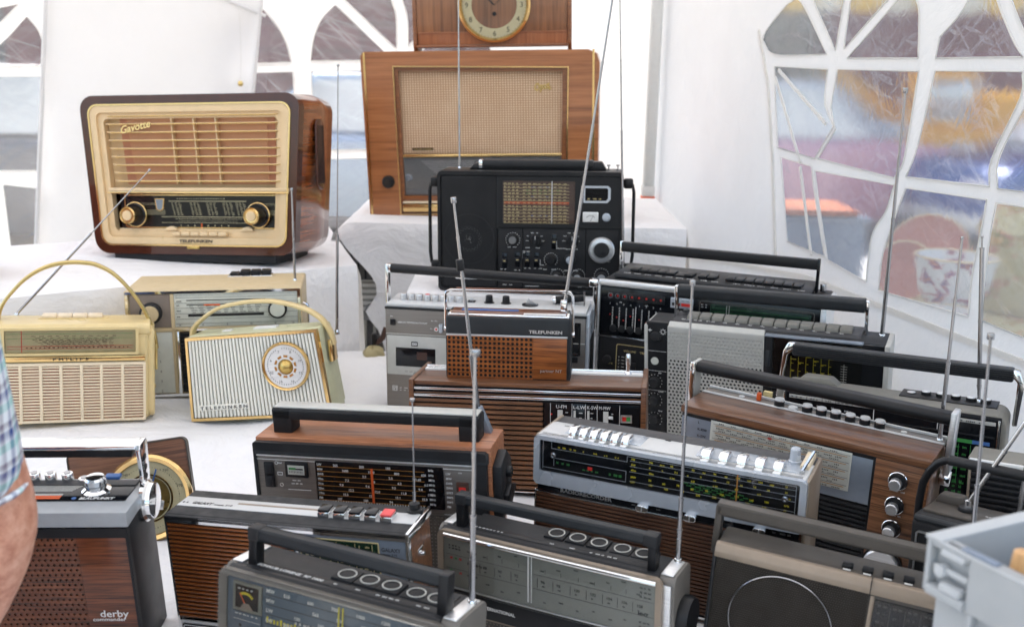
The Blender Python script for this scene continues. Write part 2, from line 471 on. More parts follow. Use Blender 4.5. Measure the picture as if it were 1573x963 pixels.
M.china_rim = plain("cream_china_glaze", C(232, 212, 170), .15)
M.china_flower = painted("flowered_white_china", C(222, 222, 218), [C(200, 90, 66), C(70, 80, 140), C(206, 130, 96)], 26)
M.pink_box = plain("pinkish_brown_leatherette", C(176, 124, 112), .5, 0, .08, 120, .2)
M.leaf = plain("dark_green_foliage", C(62, 84, 56), .7, 0, .3, 12)
M.flower_cloth = painted("flowered_cloth", C(205, 196, 150), [C(214, 130, 110), C(150, 160, 90), C(220, 180, 110)], 14)
M.galv = plain("galvanised_steel", C(160, 164, 168), .4, .7, .12, 25, .05)
M.floor_grey = plain("dark_grey_ground_sheet", C(110, 112, 116), .7, 0, .1, 8, .1)

# ---------------------------------------------------------------- geometry helpers (millimetres, per thing)
_TXT = {}
class G:
    def __init__(s):
        s.bm = bmesh.new(); s.mats = []; s.cur = 0
    def m(s, mat):
        if mat not in s.mats: s.mats.append(mat)
        s.cur = s.mats.index(mat); return s
    def _add(s, bm):
        for f in bm.faces: f.material_index = s.cur
        me = bpy.data.meshes.new("tmp"); bm.to_mesh(me); bm.free()
        s.bm.from_mesh(me); bpy.data.meshes.remove(me); return s
    def faces(s, verts, faces):
        bm = bmesh.new(); v = [bm.verts.new(p) for p in verts]
        for f in faces:
            try: bm.faces.new([v[i] for i in f])
            except ValueError: pass
        return s._add(bm)
    def box(s, x0, x1, y0, y1, z0, z1, b=0, seg=2):
        bm = bmesh.new(); bmesh.ops.create_cube(bm, size=1)
        for v in bm.verts:
            v.co = ((x0 + x1) / 2 + v.co.x * (x1 - x0), (y0 + y1) / 2 + v.co.y * (y1 - y0), (z0 + z1) / 2 + v.co.z * (z1 - z0))
        if b:
            b = min(b, .49 * min(abs(x1 - x0), abs(y1 - y0), abs(z1 - z0)))
            bmesh.ops.bevel(bm, geom=bm.edges[:], offset=b, segments=seg, profile=.5, affect='EDGES')
        return s._add(bm)
    def prism(s, pts, axis, a0, a1, b=0, seg=2, caponly=False):
        """2-D outline swept along an axis: 'y' takes (x,z) points, 'x' takes (y,z), 'z' takes (x,y)"""
        def p3(p, a):
            return {'y': (p[0], a, p[1]), 'x': (a, p[0], p[1]), 'z': (p[0], p[1], a)}[axis]
        bm = bmesh.new()
        A = [bm.verts.new(p3(p, a0)) for p in pts]; B = [bm.verts.new(p3(p, a1)) for p in pts]
        n = len(pts)
        f0 = bm.faces.new(A); f1 = bm.faces.new(B[::-1])
        for i in range(n): bm.faces.new((A[i], B[i], B[(i + 1) % n], A[(i + 1) % n]))
        bmesh.ops.recalc_face_normals(bm, faces=bm.faces[:])
        if b:
            ed = [e for f in (f0, f1) for e in f.edges] if caponly else bm.edges[:]
            bmesh.ops.bevel(bm, geom=ed, offset=b, segments=seg, profile=.5, affect='EDGES')
        return s._add(bm)
    def frame(s, outer, inner, y0, y1, b=0):
        """picture-frame: two outlines of equal point count joined (x,z), y0 front, y1 back"""
        n = len(outer); bm = bmesh.new()
        L = [[bm.verts.new((p[0], y, p[1])) for p in o] for o, y in ((outer, y0), (inner, y0), (inner, y1), (outer, y1))]
        for k in range(4):
            a, c = L[k], L[(k + 1) % 4]
            for i in range(n): bm.faces.new((a[i], a[(i + 1) % n], c[(i + 1) % n], c[i]))
        bmesh.ops.recalc_face_normals(bm, faces=bm.faces[:])
        return s._add(bm)
    def cyl(s, p0, p1, r0, r1=None, n=16, b=0):
        p0 = Vector(p0); p1 = Vector(p1); r1 = r0 if r1 is None else r1
        bm = bmesh.new()
        d = p1 - p0
        bmesh.ops.create_cone(bm, cap_ends=True, segments=n, radius1=r0, radius2=r1, depth=d.length,
                              matrix=Matrix.Translation((p0 + p1) / 2) @ d.to_track_quat('Z', 'Y').to_matrix().to_4x4())
        if b:
            ed = [e for f in bm.faces if len(f.verts) > 4 for e in f.edges]
            bmesh.ops.bevel(bm, geom=ed, offset=b, segments=2, profile=.5, affect='EDGES')
        return s._add(bm)
    def lathe(s, prof, o, axis='y-', n=28):
        """profile (radius, distance) spun round an axis through o; closes on itself when it starts and ends at radius 0"""
        ax = {'y-': Vector((0, -1, 0)), 'z': Vector((0, 0, 1)), 'x': Vector((1, 0, 0)), 'y': Vector((0, 1, 0))}[axis] if isinstance(axis, str) else Vector(axis).normalized()
        u = ax.orthogonal().normalized(); w = ax.cross(u)
        bm = bmesh.new(); o = Vector(o); rings = []
        for r, t in prof:
            if r <= 1e-6: rings.append([bm.verts.new(o + ax * t)])
            else: rings.append([bm.verts.new(o + ax * t + (u * math.cos(2 * PI * k / n) + w * math.sin(2 * PI * k / n)) * r) for k in range(n)])
        for a, c in zip(rings, rings[1:]):
            for k in range(n):
                k2 = (k + 1) % n
                if len(a) == 1 and len(c) == 1: continue
                if len(a) == 1: bm.faces.new((a[0], c[k2], c[k]))
                elif len(c) == 1: bm.faces.new((a[k], a[k2], c[0]))
                else: bm.faces.new((a[k], a[k2], c[k2], c[k]))
        bmesh.ops.recalc_face_normals(bm, faces=bm.faces[:])
        return s._add(bm)
    def tube(s, pts, r, n=8, sq=None):
        """round bar along a path; sq=(half_w, half_h) makes it a flat strap lying in the path's own plane"""
        pts = [Vector(p) for p in pts]; bm = bmesh.new(); rings = []
        up0 = Vector((0, 1, 0))
        for i, p in enumerate(pts):
            t = (pts[min(i + 1, len(pts) - 1)] - pts[max(i - 1, 0)]).normalized()
            u = up0 - t * up0.dot(t)
            if u.length < .1: u = t.orthogonal()
            u.normalize(); w = t.cross(u)
            if sq:
                a, c = sq
                ring = [bm.verts.new(p + u * x * a + w * z * c) for x, z in ((-1, -.55), (-.8, -1), (.8, -1), (1, -.55), (1, .55), (.8, 1), (-.8, 1), (-1, .55))]
            else:
                rr = r[i] if isinstance(r, (list, tuple)) else r
                ring = [bm.verts.new(p + (u * math.cos(2 * PI * k / n) + w * math.sin(2 * PI * k / n)) * rr) for k in range(n)]
            rings.append(ring)
        k = len(rings[0])
        for a, c in zip(rings, rings[1:]):
            for i in range(k): bm.faces.new((a[i], a[(i + 1) % k], c[(i + 1) % k], c[i]))
        bm.faces.new(rings[0]); bm.faces.new(rings[-1][::-1])
        bmesh.ops.recalc_face_normals(bm, faces=bm.faces[:])
        return s._add(bm)
    def text(s, t, x, z, size, plane='F', off=.4, y=0, shear=0, bold=0, align='LEFT', w=None, rot=0, res=2):
        """flat print or raised letters on the front ('F', x/z), the top ('T', x=x, z=depth, y=height) or the right side ('R')"""
        key = (t, shear, bold, align, res)
        if key not in _TXT:
            cu = bpy.data.curves.new("lettering", 'FONT'); cu.body = t; cu.size = 1; cu.shear = shear; cu.resolution_u = res
            cu.offset = bold; cu.align_x = align; cu.extrude = .04
            ob = bpy.data.objects.new("lettering", cu); me = ob.to_mesh()
            _TXT[key] = ([v.co.copy() for v in me.vertices], [tuple(p.vertices) for p in me.polygons])
            ob.to_mesh_clear(); bpy.data.objects.remove(ob); bpy.data.curves.remove(cu)
        vs, fs = _TXT[key]
        if not vs: return s
        sx = size
        if w:
            ext = max(v.x for v in vs) - min(v.x for v in vs); sx = w / max(ext, 1e-6)
        c_, s_ = math.cos(rot), math.sin(rot)
        out = []
        for v in vs:
            a, b_, h = v.x * sx, v.y * size, (v.z + .04) * min(size, 6) * .5
            a, b_ = a * c_ - b_ * s_, a * s_ + b_ * c_
            if plane == 'F': out.append((x + a, y - off - h, z + b_))
            elif plane == 'T': out.append((x + a, z + b_, y + off + h))
            else: out.append((y + off + h, x + a, z + b_))
        return s.faces(out, fs)
    def rect(s, x0, x1, z0, z1, y=0, off=.3, plane='F'):
        """a printed bar"""
        if plane == 'F': return s.box(x0, x1, y - off - .25, y - off, z0, z1)
        return s.box(x0, x1, z0, z1, y + off, y + off + .25)
    def dashes(s, x0, x1, z, h, n, fill=.6, y=0, off=.3, plane='F', slope=0):
        """a line of print too small to read: short marks of uneven length"""
        p = (x1 - x0) / n
        for i in range(n):
            a = x0 + p * i + p * .1 * rnd.random(); l = p * fill * (.6 + .6 * rnd.random())
            zz = z + slope * (a - x0)
            s.rect(a, a + l, zz, zz + h, y, off, plane)
        return s
    def words(s, x0, x1, z, h, n, y=0, off=.3, plane='F'):
        """tiny station names: groups of letter-size strokes"""
        p = (x1 - x0) / n
        for i in range(n):
            a = x0 + p * i; k = rnd.randint(3, 5); lw = p * .75 / 5
            for j in range(k):
                hh = h * (.7 + .3 * rnd.random())
                s.rect(a + j * lw, a + j * lw + lw * .55, z, z + hh, y, off, plane)
        return s
    def perf(s, x0, x1, z0, z1, nx, nz, r, t=1.5, y=0, hexa=False, seg=8, top_plain=0):
        """sheet with real punched holes: each cell is a square with a round opening and a short wall behind it"""
        bm = bmesh.new(); cx = (x1 - x0) / nx; cz = (z1 - z0) / nz
        grid = {}
        def gv(i, j):
            if (i, j) not in grid: grid[(i, j)] = bm.verts.new((x0 + i * cx, y, z0 + j * cz))
            return grid[(i, j)]
        ang = [PI / 4 + 2 * PI * k / seg for k in range(seg)]
        for j in range(nz):
            for i in range(nx):
                mx = x0 + (i + .5) * cx; mz = z0 + (j + .5) * cz
                if hexa: mx += (.18 if j % 2 else -.18) * cx
                co = [gv(i + 1, j + 1), gv(i, j + 1), gv(i, j), gv(i + 1, j)]
                dp = 1.9 if j >= nz - top_plain else t
                h = [bm.verts.new((mx + r * math.cos(a), y, mz + r * math.sin(a))) for a in ang]
                h2 = [bm.verts.new((mx + r * .96 * math.cos(a), y + dp, mz + r * .96 * math.sin(a))) for a in ang]
                q = seg // 4
                for k in range(4):
                    c0, c1 = co[k], co[(k + 1) % 4]
                    hs = [h[(k * q + u) % seg] for u in range(q + 1)]
                    bm.faces.new([c0] + [c1] + hs[::-1])
                for k in range(seg): bm.faces.new((h[k], h[(k + 1) % seg], h2[(k + 1) % seg], h2[k]))
                if j >= nz - top_plain: bm.faces.new(h2)
        bmesh.ops.recalc_face_normals(bm, faces=bm.faces[:])
        for f in bm.faces:
            if abs(f.normal.y) > .9 and f.normal.y > 0: f.normal_flip()
        return s._add(bm)
    def mesh(s, name, sx=0.0, ang=32):
        me = bpy.data.meshes.new(name)
        for v in s.bm.verts: v.co = ((v.co.x - sx) / 1000, v.co.y / 1000, v.co.z / 1000)
        s.bm.to_mesh(me); s.bm.free()
        for m_ in s.mats: me.materials.append(m_)
        me.shade_smooth(); me.set_sharp_from_angle(angle=R_(ang))
        return me

def curve(pts, k=4):
    """smooth path through points (Catmull-Rom)"""
    P = [Vector(p) for p in pts]; P = [P[0] * 2 - P[1]] + P + [P[-1] * 2 - P[-2]]; out = []
    for i in range(1, len(P) - 2):
        a, b, c, d = P[i - 1:i + 3]
        for j in range(k):
            t = j / k; out.append(.5 * ((2 * b) + (c - a) * t + (2 * a - 5 * b + 4 * c - d) * t * t + (3 * b - a - 3 * c + d) * t ** 3))
    out.append(P[-2]); return [tuple(p) for p in out]
def rrect(x0, x1, z0, z1, r, n=5):
    """rounded rectangle outline; r may be one radius or four (tr, tl, bl, br)"""
    rs = r if isinstance(r, (list, tuple)) else (r,) * 4
    out = []
    for (cx_, cz_, a0), q in zip(((x1, z1, 0), (x0, z1, 90), (x0, z0, 180), (x1, z0, 270)), rs):
        ox = cx_ - q if cx_ == x1 else cx_ + q; oz = cz_ - q if cz_ == z1 else cz_ + q
        for k in range(n + 1):
            a = R_(a0 + 90 * k / n); out.append((ox + q * math.cos(a), oz + q * math.sin(a)))
    return out

def circ(cx_, cz_, r, n=24): return [(cx_ + r * math.cos(2 * PI * k / n), cz_ + r * math.sin(2 * PI * k / n)) for k in range(n)]

def link(name, me, parent=None):
    o = bpy.data.objects.new(name, me); COL.objects.link(o)
    if parent: o.parent = parent
    return o

POSE = {
'gavotte':(-0.728,2.421,1.041,-11.73,-4.65,-2.47,542,372,220,1.11), 'opus':(-0.094,3.203,1.046,-5.11,0.83,-2.19,701,478,270,1),
'black':(0.040,2.560,0.955,-5.05,-1.31,-1.17,444,289,131,1), 'philips':(-0.874,2.062,0.771,18.78,-1.36,2.80,294,202,148,1),
'beige':(-0.639,2.265,0.771,7.86,-1.22,-1.00,374,237,193,1), 'striped':(-0.513,2.120,0.772,-9.34,-1.85,-6.53,281,174,105,1),
'cassette':(-0.055,2.181,0.751,-9.63,1.11,-0.48,426,249,103,1), 'partner':(-0.005,1.735,0.978,-6.14,1.02,-0.97,209,114,57,1.067),
'itt':(0.031,1.804,0.750,-8.28,-3.56,-1.75,419,200,148,1), 'satellit':(0.382,2.078,0.751,-22.83,0,0.31,446,319,142,1.055),
'siemens':(0.492,2.021,0.751,-23.96,5.14,-1.45,466,251,82,1), 'chrome':(0.626,1.706,0.748,-29.32,-0.18,-1.47,367,218,80,1),
'walnut':(0.435,1.560,0.748,-32.37,0.77,1.74,386,216,112,1), 'recorder':(0.213,1.395,0.749,-24.80,0.76,0.01,386,229,106,1),
'orange':(-0.189,1.467,0.750,-12.65,1.70,-2.97,358,213,83,1), 'galaxy':(-0.271,1.268,0.750,-15.25,2.78,-3.44,338,178,77,1),
'rp1000':(-0.193,1.051,0.749,-23.80,-3.87,0.83,287,185,79,1), 'golf':(0.057,1.258,0.748,-27.54,1.20,-0.89,323,147,66,1),
'brown':(0.396,1.188,0.747,-22.67,0.25,3.17,310,165,54,1), 'derby':(-0.580,1.251,0.750,0.23,6.15,-1.73,235,188,93,1),
'dark':(0.679,1.280,0.748,-39.87,-3.50,-1.89,319,165,91,.97), 'slat':(0.801,1.376,0.748,-31.95,-3.47,-2.62,317,215,62,1)}

class Thing:
    """a top-level Empty at the thing's base; its parts are meshes in millimetres from its left front bottom corner"""
    def __init__(s, name, label, cat, loc=(0, 0, 0), rot=(0, 0, 0), w=0, group=None, scale=1.0):
        o = bpy.data.objects.new(name, None); COL.objects.link(o)
        o.empty_display_size = .05
        o.rotation_mode = 'YXZ'; o.location = loc; o.rotation_euler = rot; o.scale = (scale,) * 3
        o["label"] = label; o["category"] = cat
        if group: o["group"] = group
        s.o = o; s.w = w
    def part(s, name, g, mat=None, parent=None, label=None, kind=None, ang=32):
        if mat and not g.mats: g.mats = [mat]
        ob = link(name, g.mesh(name, s.w / 2, ang), parent or s.o)
        if label: ob["label"] = label
        if kind or name in ("panel_print", "deck_letters"): ob["kind"] = kind or "stuff"      # rows of tiny printed marks
        return ob
    def box(s, name, mat, x0, x1, y0, y1, z0, z1, b=1, parent=None, label=None):
        return s.part(name, G().m(mat).box(x0, x1, y0, y1, z0, z1, b), None, parent, label)
    def rep(s, name, g, offs, parent=None):
        """alike pieces sharing one mesh, each an object of its own"""
        me = g.mesh(name, s.w / 2); out = []
        for dx, dy, dz in offs:
            ob = link(name, me, parent or s.o); ob.location = (dx / 1000, dy / 1000, dz / 1000); out.append(ob)
        return out
    def antenna(s, p0, p1, r=(3.2, 2.6, 2.1, 1.6, 1.2), tip=(2.6, 7), mat=None, base=True, cuts=None):
        """telescopic rod: sections of falling width, a tip button and a foot joint"""
        p0 = Vector(p0); p1 = Vector(p1); g = G().m(mat or M.steel); n = len(r); r = [q * .8 for q in r]
        cuts = cuts or [i / n for i in range(n + 1)]
        for i in range(n):
            a = p0.lerp(p1, cuts[i]); c = p0.lerp(p1, cuts[i + 1])
            g.cyl(a, c, r[i], r[i], 10)
            if i < n - 1: g.cyl(c - (p1 - p0).normalized() * 3, c, r[i] * 1.12, r[i] * 1.12, 10)
        an = s.part("antenna", g)
        if tip:
            d = (p1 - p0).normalized()
            s.part("antenna_tip", G().m(mat or M.steel).cyl(p1, p1 + d * tip[1], tip[0], tip[0], 12, .4), None, an)
        if base:
            s.part("antenna_joint", G().m(M.chrome).cyl(p0 - Vector((0, 0, 7)), p0 + Vector((0, 0, 3)), r[0] * 1.7, r[0] * 1.4, 14, .6), None, an)
        return an

def radio(key, name, label):
    x, y, z, ya, pi_, ro, w, h, d, k = POSE[key]
    p = CAM + (Vector((x, y, z)) - CAM) * k
    t = Thing(name, label, "radio", p, (R_(pi_), R_(ro), R_(ya)), w, None, k)
    t.h = h; t.d = d
    return t

def tag(o, label, cat, group=None, kind=None):
    if label: o["label"] = label
    if cat: o["category"] = cat
    if group: o["group"] = group
    if kind: o["kind"] = kind
    return o
def knob_prof(r, l, flange=1.0, dome=.8):
    return [(0, 0), (r * flange, 0), (r * flange, l * .25), (r, l * .3), (r * .96, l * .88), (r * .86, l), (r * dome * .8, l), (0, l * .98)]

# ---------------------------------------------------------------- the setting: ground, sky is the world, tent, tables
def sm(a, b, x):
    t = min(1, max(0, (x - a) / (b - a))); return t * t * (3 - 2 * t)
def nz(x, y, f=1.0, s=0.0):
    return (math.sin(3.1 * f * x + 1.3 * f * y + s) + math.sin(-1.7 * f * x + 4.3 * f * y + 1.7 * s + 1) + .5 * math.sin(7.9 * f * x + 5.1 * f * y + 2.3) + .4 * math.sin(-6.3 * f * x + 11.7 * f * y + s)) / 2.9

def raw(name, verts, faces, mats, smooth=True, ang=50):
    me = bpy.data.meshes.new(name); me.from_pydata(verts, [], faces)
    for m_ in (mats if isinstance(mats, (list, tuple)) else [mats]): me.materials.append(m_)
    bm = bmesh.new(); bm.from_mesh(me); bmesh.ops.recalc_face_normals(bm, faces=bm.faces[:]); bm.to_mesh(me); bm.free()
    if smooth: me.shade_smooth(); me.set_sharp_from_angle(angle=R_(ang))
    return me

gr = link("ground", raw("ground", [(-60, -30, 0), (60, -30, 0), (60, 90, 0), (-60, 90, 0)], [(0, 1, 2, 3)], M.asphalt, False))
tag(gr, "pale grey paving of the market square outside the tent", "ground", None, "structure")

def sheet(outer, holes, put, thick=0):
    """flat sheet with openings; put maps (a, z) to a world point"""
    polys = [[Vector((p[0], p[1], 0)) for p in outer]] + [[Vector((p[0], p[1], 0)) for p in h] for h in holes]
    tris = tessellate_polygon(polys)
    flat = [p for q in polys for p in q]
    return [put(p.x, p.y) for p in flat], [tuple(t) for t in tris]

BACK = [
[(-2.046,1.632),(-1.876,1.666),(-1.951,1.598),(-2.057,1.513)],
[(-2.113,1.435),(-2.060,1.477),(-1.955,1.520),(-1.848,1.622),(-1.804,1.561),(-1.781,1.442)],
[(-2.117,1.396),(-1.772,1.403),(-1.796,1.047),(-2.151,1.040)],
[(-1.991,0.987),(-1.822,0.973),(-1.854,0.692),(-1.976,0.584)],
[(-1.030,1.653),(-0.956,1.664),(-0.937,1.641),(-0.899,1.594),(-0.874,1.540),(-0.858,1.476),(-1.123,1.463),(-1.107,1.557)],
[(-1.124,1.427),(-0.852,1.440),(-0.846,1.153),(-1.123,1.137)],
[(-0.784,1.482),(-0.770,1.564),(-0.737,1.638),(-0.687,1.688),(-0.473,1.493)],
[(-0.655,1.712),(-0.576,1.768),(-0.484,1.770),(-0.477,1.712),(-0.460,1.648),(-0.458,1.534)],
[(-0.445,1.772),(-0.435,1.712),(-0.416,1.649),(-0.414,1.545),(-0.389,1.572),(-0.248,1.716),(-0.334,1.780)],
[(-0.098,1.501),(-0.112,1.578),(-0.145,1.650),(-0.194,1.699),(-0.385,1.503)],
[(-0.782,1.444),(-0.471,1.457),(-0.472,1.159),(-0.774,1.147)],
[(-0.416,1.459),(-0.098,1.470),(-0.101,1.176),(-0.417,1.162)],
[(-0.769,1.112),(-0.472,1.124),(-0.473,0.826),(-0.765,0.815)]]
SIDE = [
[(0.986,1.573),(1.009,1.600),(1.109,1.651),(1.162,1.670),(1.233,1.665),(1.409,1.532),(1.082,1.532)],
[(1.257,1.705),(1.300,1.670),(1.454,1.541),(1.479,1.669),(1.477,1.692)],
[(1.514,1.690),(1.499,1.544),(1.693,1.651),(1.745,1.676)],
[(1.736,1.649),(1.520,1.522),(1.846,1.523),(1.840,1.566),(1.829,1.623),(1.814,1.645),(1.798,1.666),(1.766,1.668)],
[(2.012,1.636),(1.980,1.604),(1.923,1.567),(1.915,1.523),(2.205,1.526),(2.164,1.563),(2.113,1.621),(2.098,1.649),(2.022,1.653)],
[(2.150,1.629),(2.197,1.575),(2.238,1.535),(2.321,1.556),(2.304,1.643),(2.138,1.647)],
[(1.083,1.500),(1.421,1.495),(1.416,1.425),(1.441,1.388),(1.479,1.357),(1.389,1.268),(1.150,1.278)],
[(1.474,1.496),(1.854,1.496),(1.837,1.343),(1.825,1.292),(1.797,1.262),(1.408,1.270),(1.492,1.350),(1.456,1.402)],
[(1.918,1.498),(2.210,1.500),(2.214,1.454),(2.150,1.337),(2.152,1.284),(1.846,1.270),(1.881,1.340)],
[(2.263,1.501),(2.244,1.461),(2.173,1.344),(2.179,1.283),(2.377,1.292),(2.333,1.502)],
[(1.176,1.253),(1.374,1.247),(1.407,1.176),(1.493,1.029),(1.263,1.030)],
[(1.395,1.238),(1.800,1.247),(1.777,1.186),(1.728,1.130),(1.717,1.060),(1.717,1.009),(1.512,1.024),(1.430,1.170)],
[(1.851,1.246),(2.149,1.258),(2.145,1.204),(2.132,1.105),(2.135,1.024),(1.778,1.001),(1.782,1.089),(1.825,1.192)],
[(2.180,1.256),(2.382,1.264),(2.432,1.026),(2.179,1.026),(2.174,1.106),(2.174,1.195)]]
WC = Vector((.538, 4.2, 0)); WD = Vector((math.cos(R_(-80)), math.sin(R_(-80)), 0)); WN = Vector((WD.y, -WD.x, 0)) * -1   # WN points outwards (+x)
if WN.x < 0: WN = -WN
def put_back(a, z): return (a, 4.2, z)
def put_side(a, z): return tuple(WC + WD * a + Vector((0, 0, z)))
def smooth_outline(h):
    """round off the gentle bends of a pane outline, keep its true corners"""
    n = len(h); out = []
    def turn(i):
        a = Vector(h[i]) - Vector(h[i - 1]); b = Vector(h[(i + 1) % n]) - Vector(h[i]); return abs(a.angle_signed(b))
    sharp = [turn(i) > .75 for i in range(n)]
    for i in range(n):
        p0, p1, p2, p3 = (Vector(h[(i + k) % n]) for k in (-1, 0, 1, 2))
        if sharp[i]: p0 = p1 * 2 - p2
        if sharp[(i + 1) % n]: p3 = p2 * 2 - p1
        st = 1 if (sharp[i] and sharp[(i + 1) % n]) else 5
        for k in range(st):
            t = k / st; q = .5 * (2 * p1 + (p2 - p0) * t + (2 * p0 - 5 * p1 + 4 * p2 - p3) * t * t + (3 * p1 - p0 - 3 * p2 + p3) * t ** 3)
            out.append((q.x, q.y))
    return out
def wall(name, label, outer, holes, put, out, frame_mat=M.tent):
    t = Thing(name, label, "tent wall")
    holes = [smooth_outline(h) for h in holes]
    v, f = sheet(outer, holes, put)
    link("canvas", raw("canvas", v, f, frame_mat, False), t.o)
    cxm = [sum(p[0] for p in h) / len(h) for h in holes]
    for h in holes:
        mx = sum(p[0] for p in h) / len(h); mz = sum(p[1] for p in h) / len(h)
        big = []
        for p in h:
            d = Vector((p[0] - mx, p[1] - mz)); d = d * (1 + .008 / max(d.length, .01)); big.append((mx + d.x, mz + d.y))
        v, f = sheet(big, [], put); nb = len(v)
        o = Vector(out)
        vv = [tuple(Vector(p) + o * .003) for p in v] + [tuple(Vector(p) + o * .005) for p in v]
        ff = f + [tuple(nb + i for i in q[::-1]) for q in f] + [(i, (i + 1) % nb, nb + (i + 1) % nb, nb + i) for i in range(nb)]
        pn_ = link("window_pane", raw("window_pane", vv, ff, M.film_back if put is put_back else M.film, False), t.o)
        g = G().m(frame_mat).tube([tuple((Vector(put(*p)) - o * .001) * 1000) for p in h + h[:1]], 1.5, 6)
        link("welt", g.mesh("welt"), pn_)
    return t
tb = wall("tent_wall", "white tent wall at the back with arched clear plastic windows", [(-3.3, .02), (.53, .02), (.53, 2.35), (-3.3, 2.35)], BACK, put_back, (0, 1, 0))
ts = wall("tent_wall", "white tent wall on the right with crinkled arched windows, seen at a slant", [(.012, .02), (3.7, .02), (3.7, 2.35), (.012, 2.35)], SIDE, put_side, WN)
# hems and seams of the side wall
def strip(t, name, a, b, put, w, out, mat=M.tent):
    a = Vector(a); b = Vector(b); d = (b - a).normalized(); n2 = Vector((-d.y, d.x)) * w / 2
    q = [a + n2, b + n2, b - n2, a - n2]; o = Vector(out)
    v = [tuple(Vector(put(*p)) - o * .001) for p in q] + [tuple(Vector(put(*p)) - o * .005) for p in q]
    link(name, raw(name, v, [(0, 1, 2, 3), (4, 5, 6, 7), (0, 1, 5, 4), (1, 2, 6, 5), (2, 3, 7, 6), (3, 0, 4, 7)], mat, False), t.o)
for a, b in (((.02, .775), (.73, .878)), ((.73, .878), (1.41, .958)), ((1.41, .958), (2.5, .985)), ((2.5, .985), (3.6, .985)), ((.955, 1.60), (1.05, 1.45)), ((1.05, 1.45), (1.12, 1.25)), ((1.12, 1.25), (1.20, .95))):
    strip(ts, "seam", a, b, put_side, .014, WN)
# creased spars of film and loose webbing strips seen in the side windows
for a, b in (((1.10, 1.47), (1.31, 1.25)), ((1.31, 1.24), (1.42, 1.02)), ((1.12, 1.49), (1.44, 1.36))):
    strip(ts, "webbing", a, b, put_side, .009, WN)
cu = Thing("curtain_panel", "loose white tarpaulin hanging over the back tent wall behind the ivory radio", "tarpaulin")
v = []; nx, nzz = 34, 30; 
for j in range(nzz + 1):
    z = .5 + 1.85 * j / nzz
    xl = -1.845 + (z - .744) * .116; xr = -1.02 + (z - 1.1) * .128
    for i in range(nx + 1):
        x = xl + (xr - xl) * i / nx
        v.append((x, 4.13 + .012 * nz(x * 1.3, z * .8, 1.6, 2) - .012 * (i in (0, nx)), z))
f = [(j * (nx + 1) + i, j * (nx + 1) + i + 1, (j + 1) * (nx + 1) + i + 1, (j + 1) * (nx + 1) + i) for j in range(nzz) for i in range(nx)]
link("tarpaulin_sheet", raw("tarpaulin_sheet", v, f, M.curtain), cu.o)
for x0, dx in ((-1.845, .116), (-1.02, .128)):
    z0 = .744 if dx == .116 else 1.1
    g = G().m(M.curtain).tube([((x0 + (z - z0) * dx) * 1000, 4113, z * 1000) for z in (.5, 1.0, 1.6, 2.3)], 8, 6)
    cu.part("hem", g)
cu.part("hem", G().m(M.curtain).tube([(-1180, 4118, 1745), (-1050, 4116, 1685), (-930, 4114, 1640)], 7, 6))
tg = Thing("toggle", "small round brown toggle hanging on the white tent wall above the ivory radio", "toggle", (-1.025, 4.09, 1.395))
tg.part("ball", G().m(M.brass).lathe([(0, -11), (7, -9), (11, 0), (7, 9), (0, 11)], (0, 0, 0), 'z', 14))
tg.part("cord", G().m(M.white_plastic).tube([(0, 0, 10), (3, 10, 80), (0, 24, 260)], 1.2, 6))
pl = Thing("tent_pole", "grey white tent pole standing in the corner behind the radios", "pole", (.508, 4.12, 0))
pl.part("tube", G().m(M.pole).box(-21, 21, -21, 21, 0, 2330, 4))
pl.part("collar", G().m(M.white_plastic).box(-24, 24, -24, 24, 1010, 1050, 3))
pl.part("red_clip", G().m(M.orange_print).box(-25, 25, -25, 25, 985, 1008, 2))
pl.part("upper_tube", G().m(M.pole).box(-16, 16, -26, -18, 1050, 2330, 2))
rf = Thing("tent_roof", "white translucent tent roof overhead", "tent roof")
link("roof_canvas", raw("roof_canvas", [(-3.4, 4.25, 2.36), (1.9, 4.25, 2.36), (1.9, 1.4, 2.95), (-3.4, 1.4, 2.95), (1.9, -2.0, 2.25), (-3.4, -2.0, 2.25)], [(0, 1, 2, 3), (3, 2, 4, 5)], M.tent, False), rf.o)

def wall_x(y): return .538 + (4.2 - y) * .1763
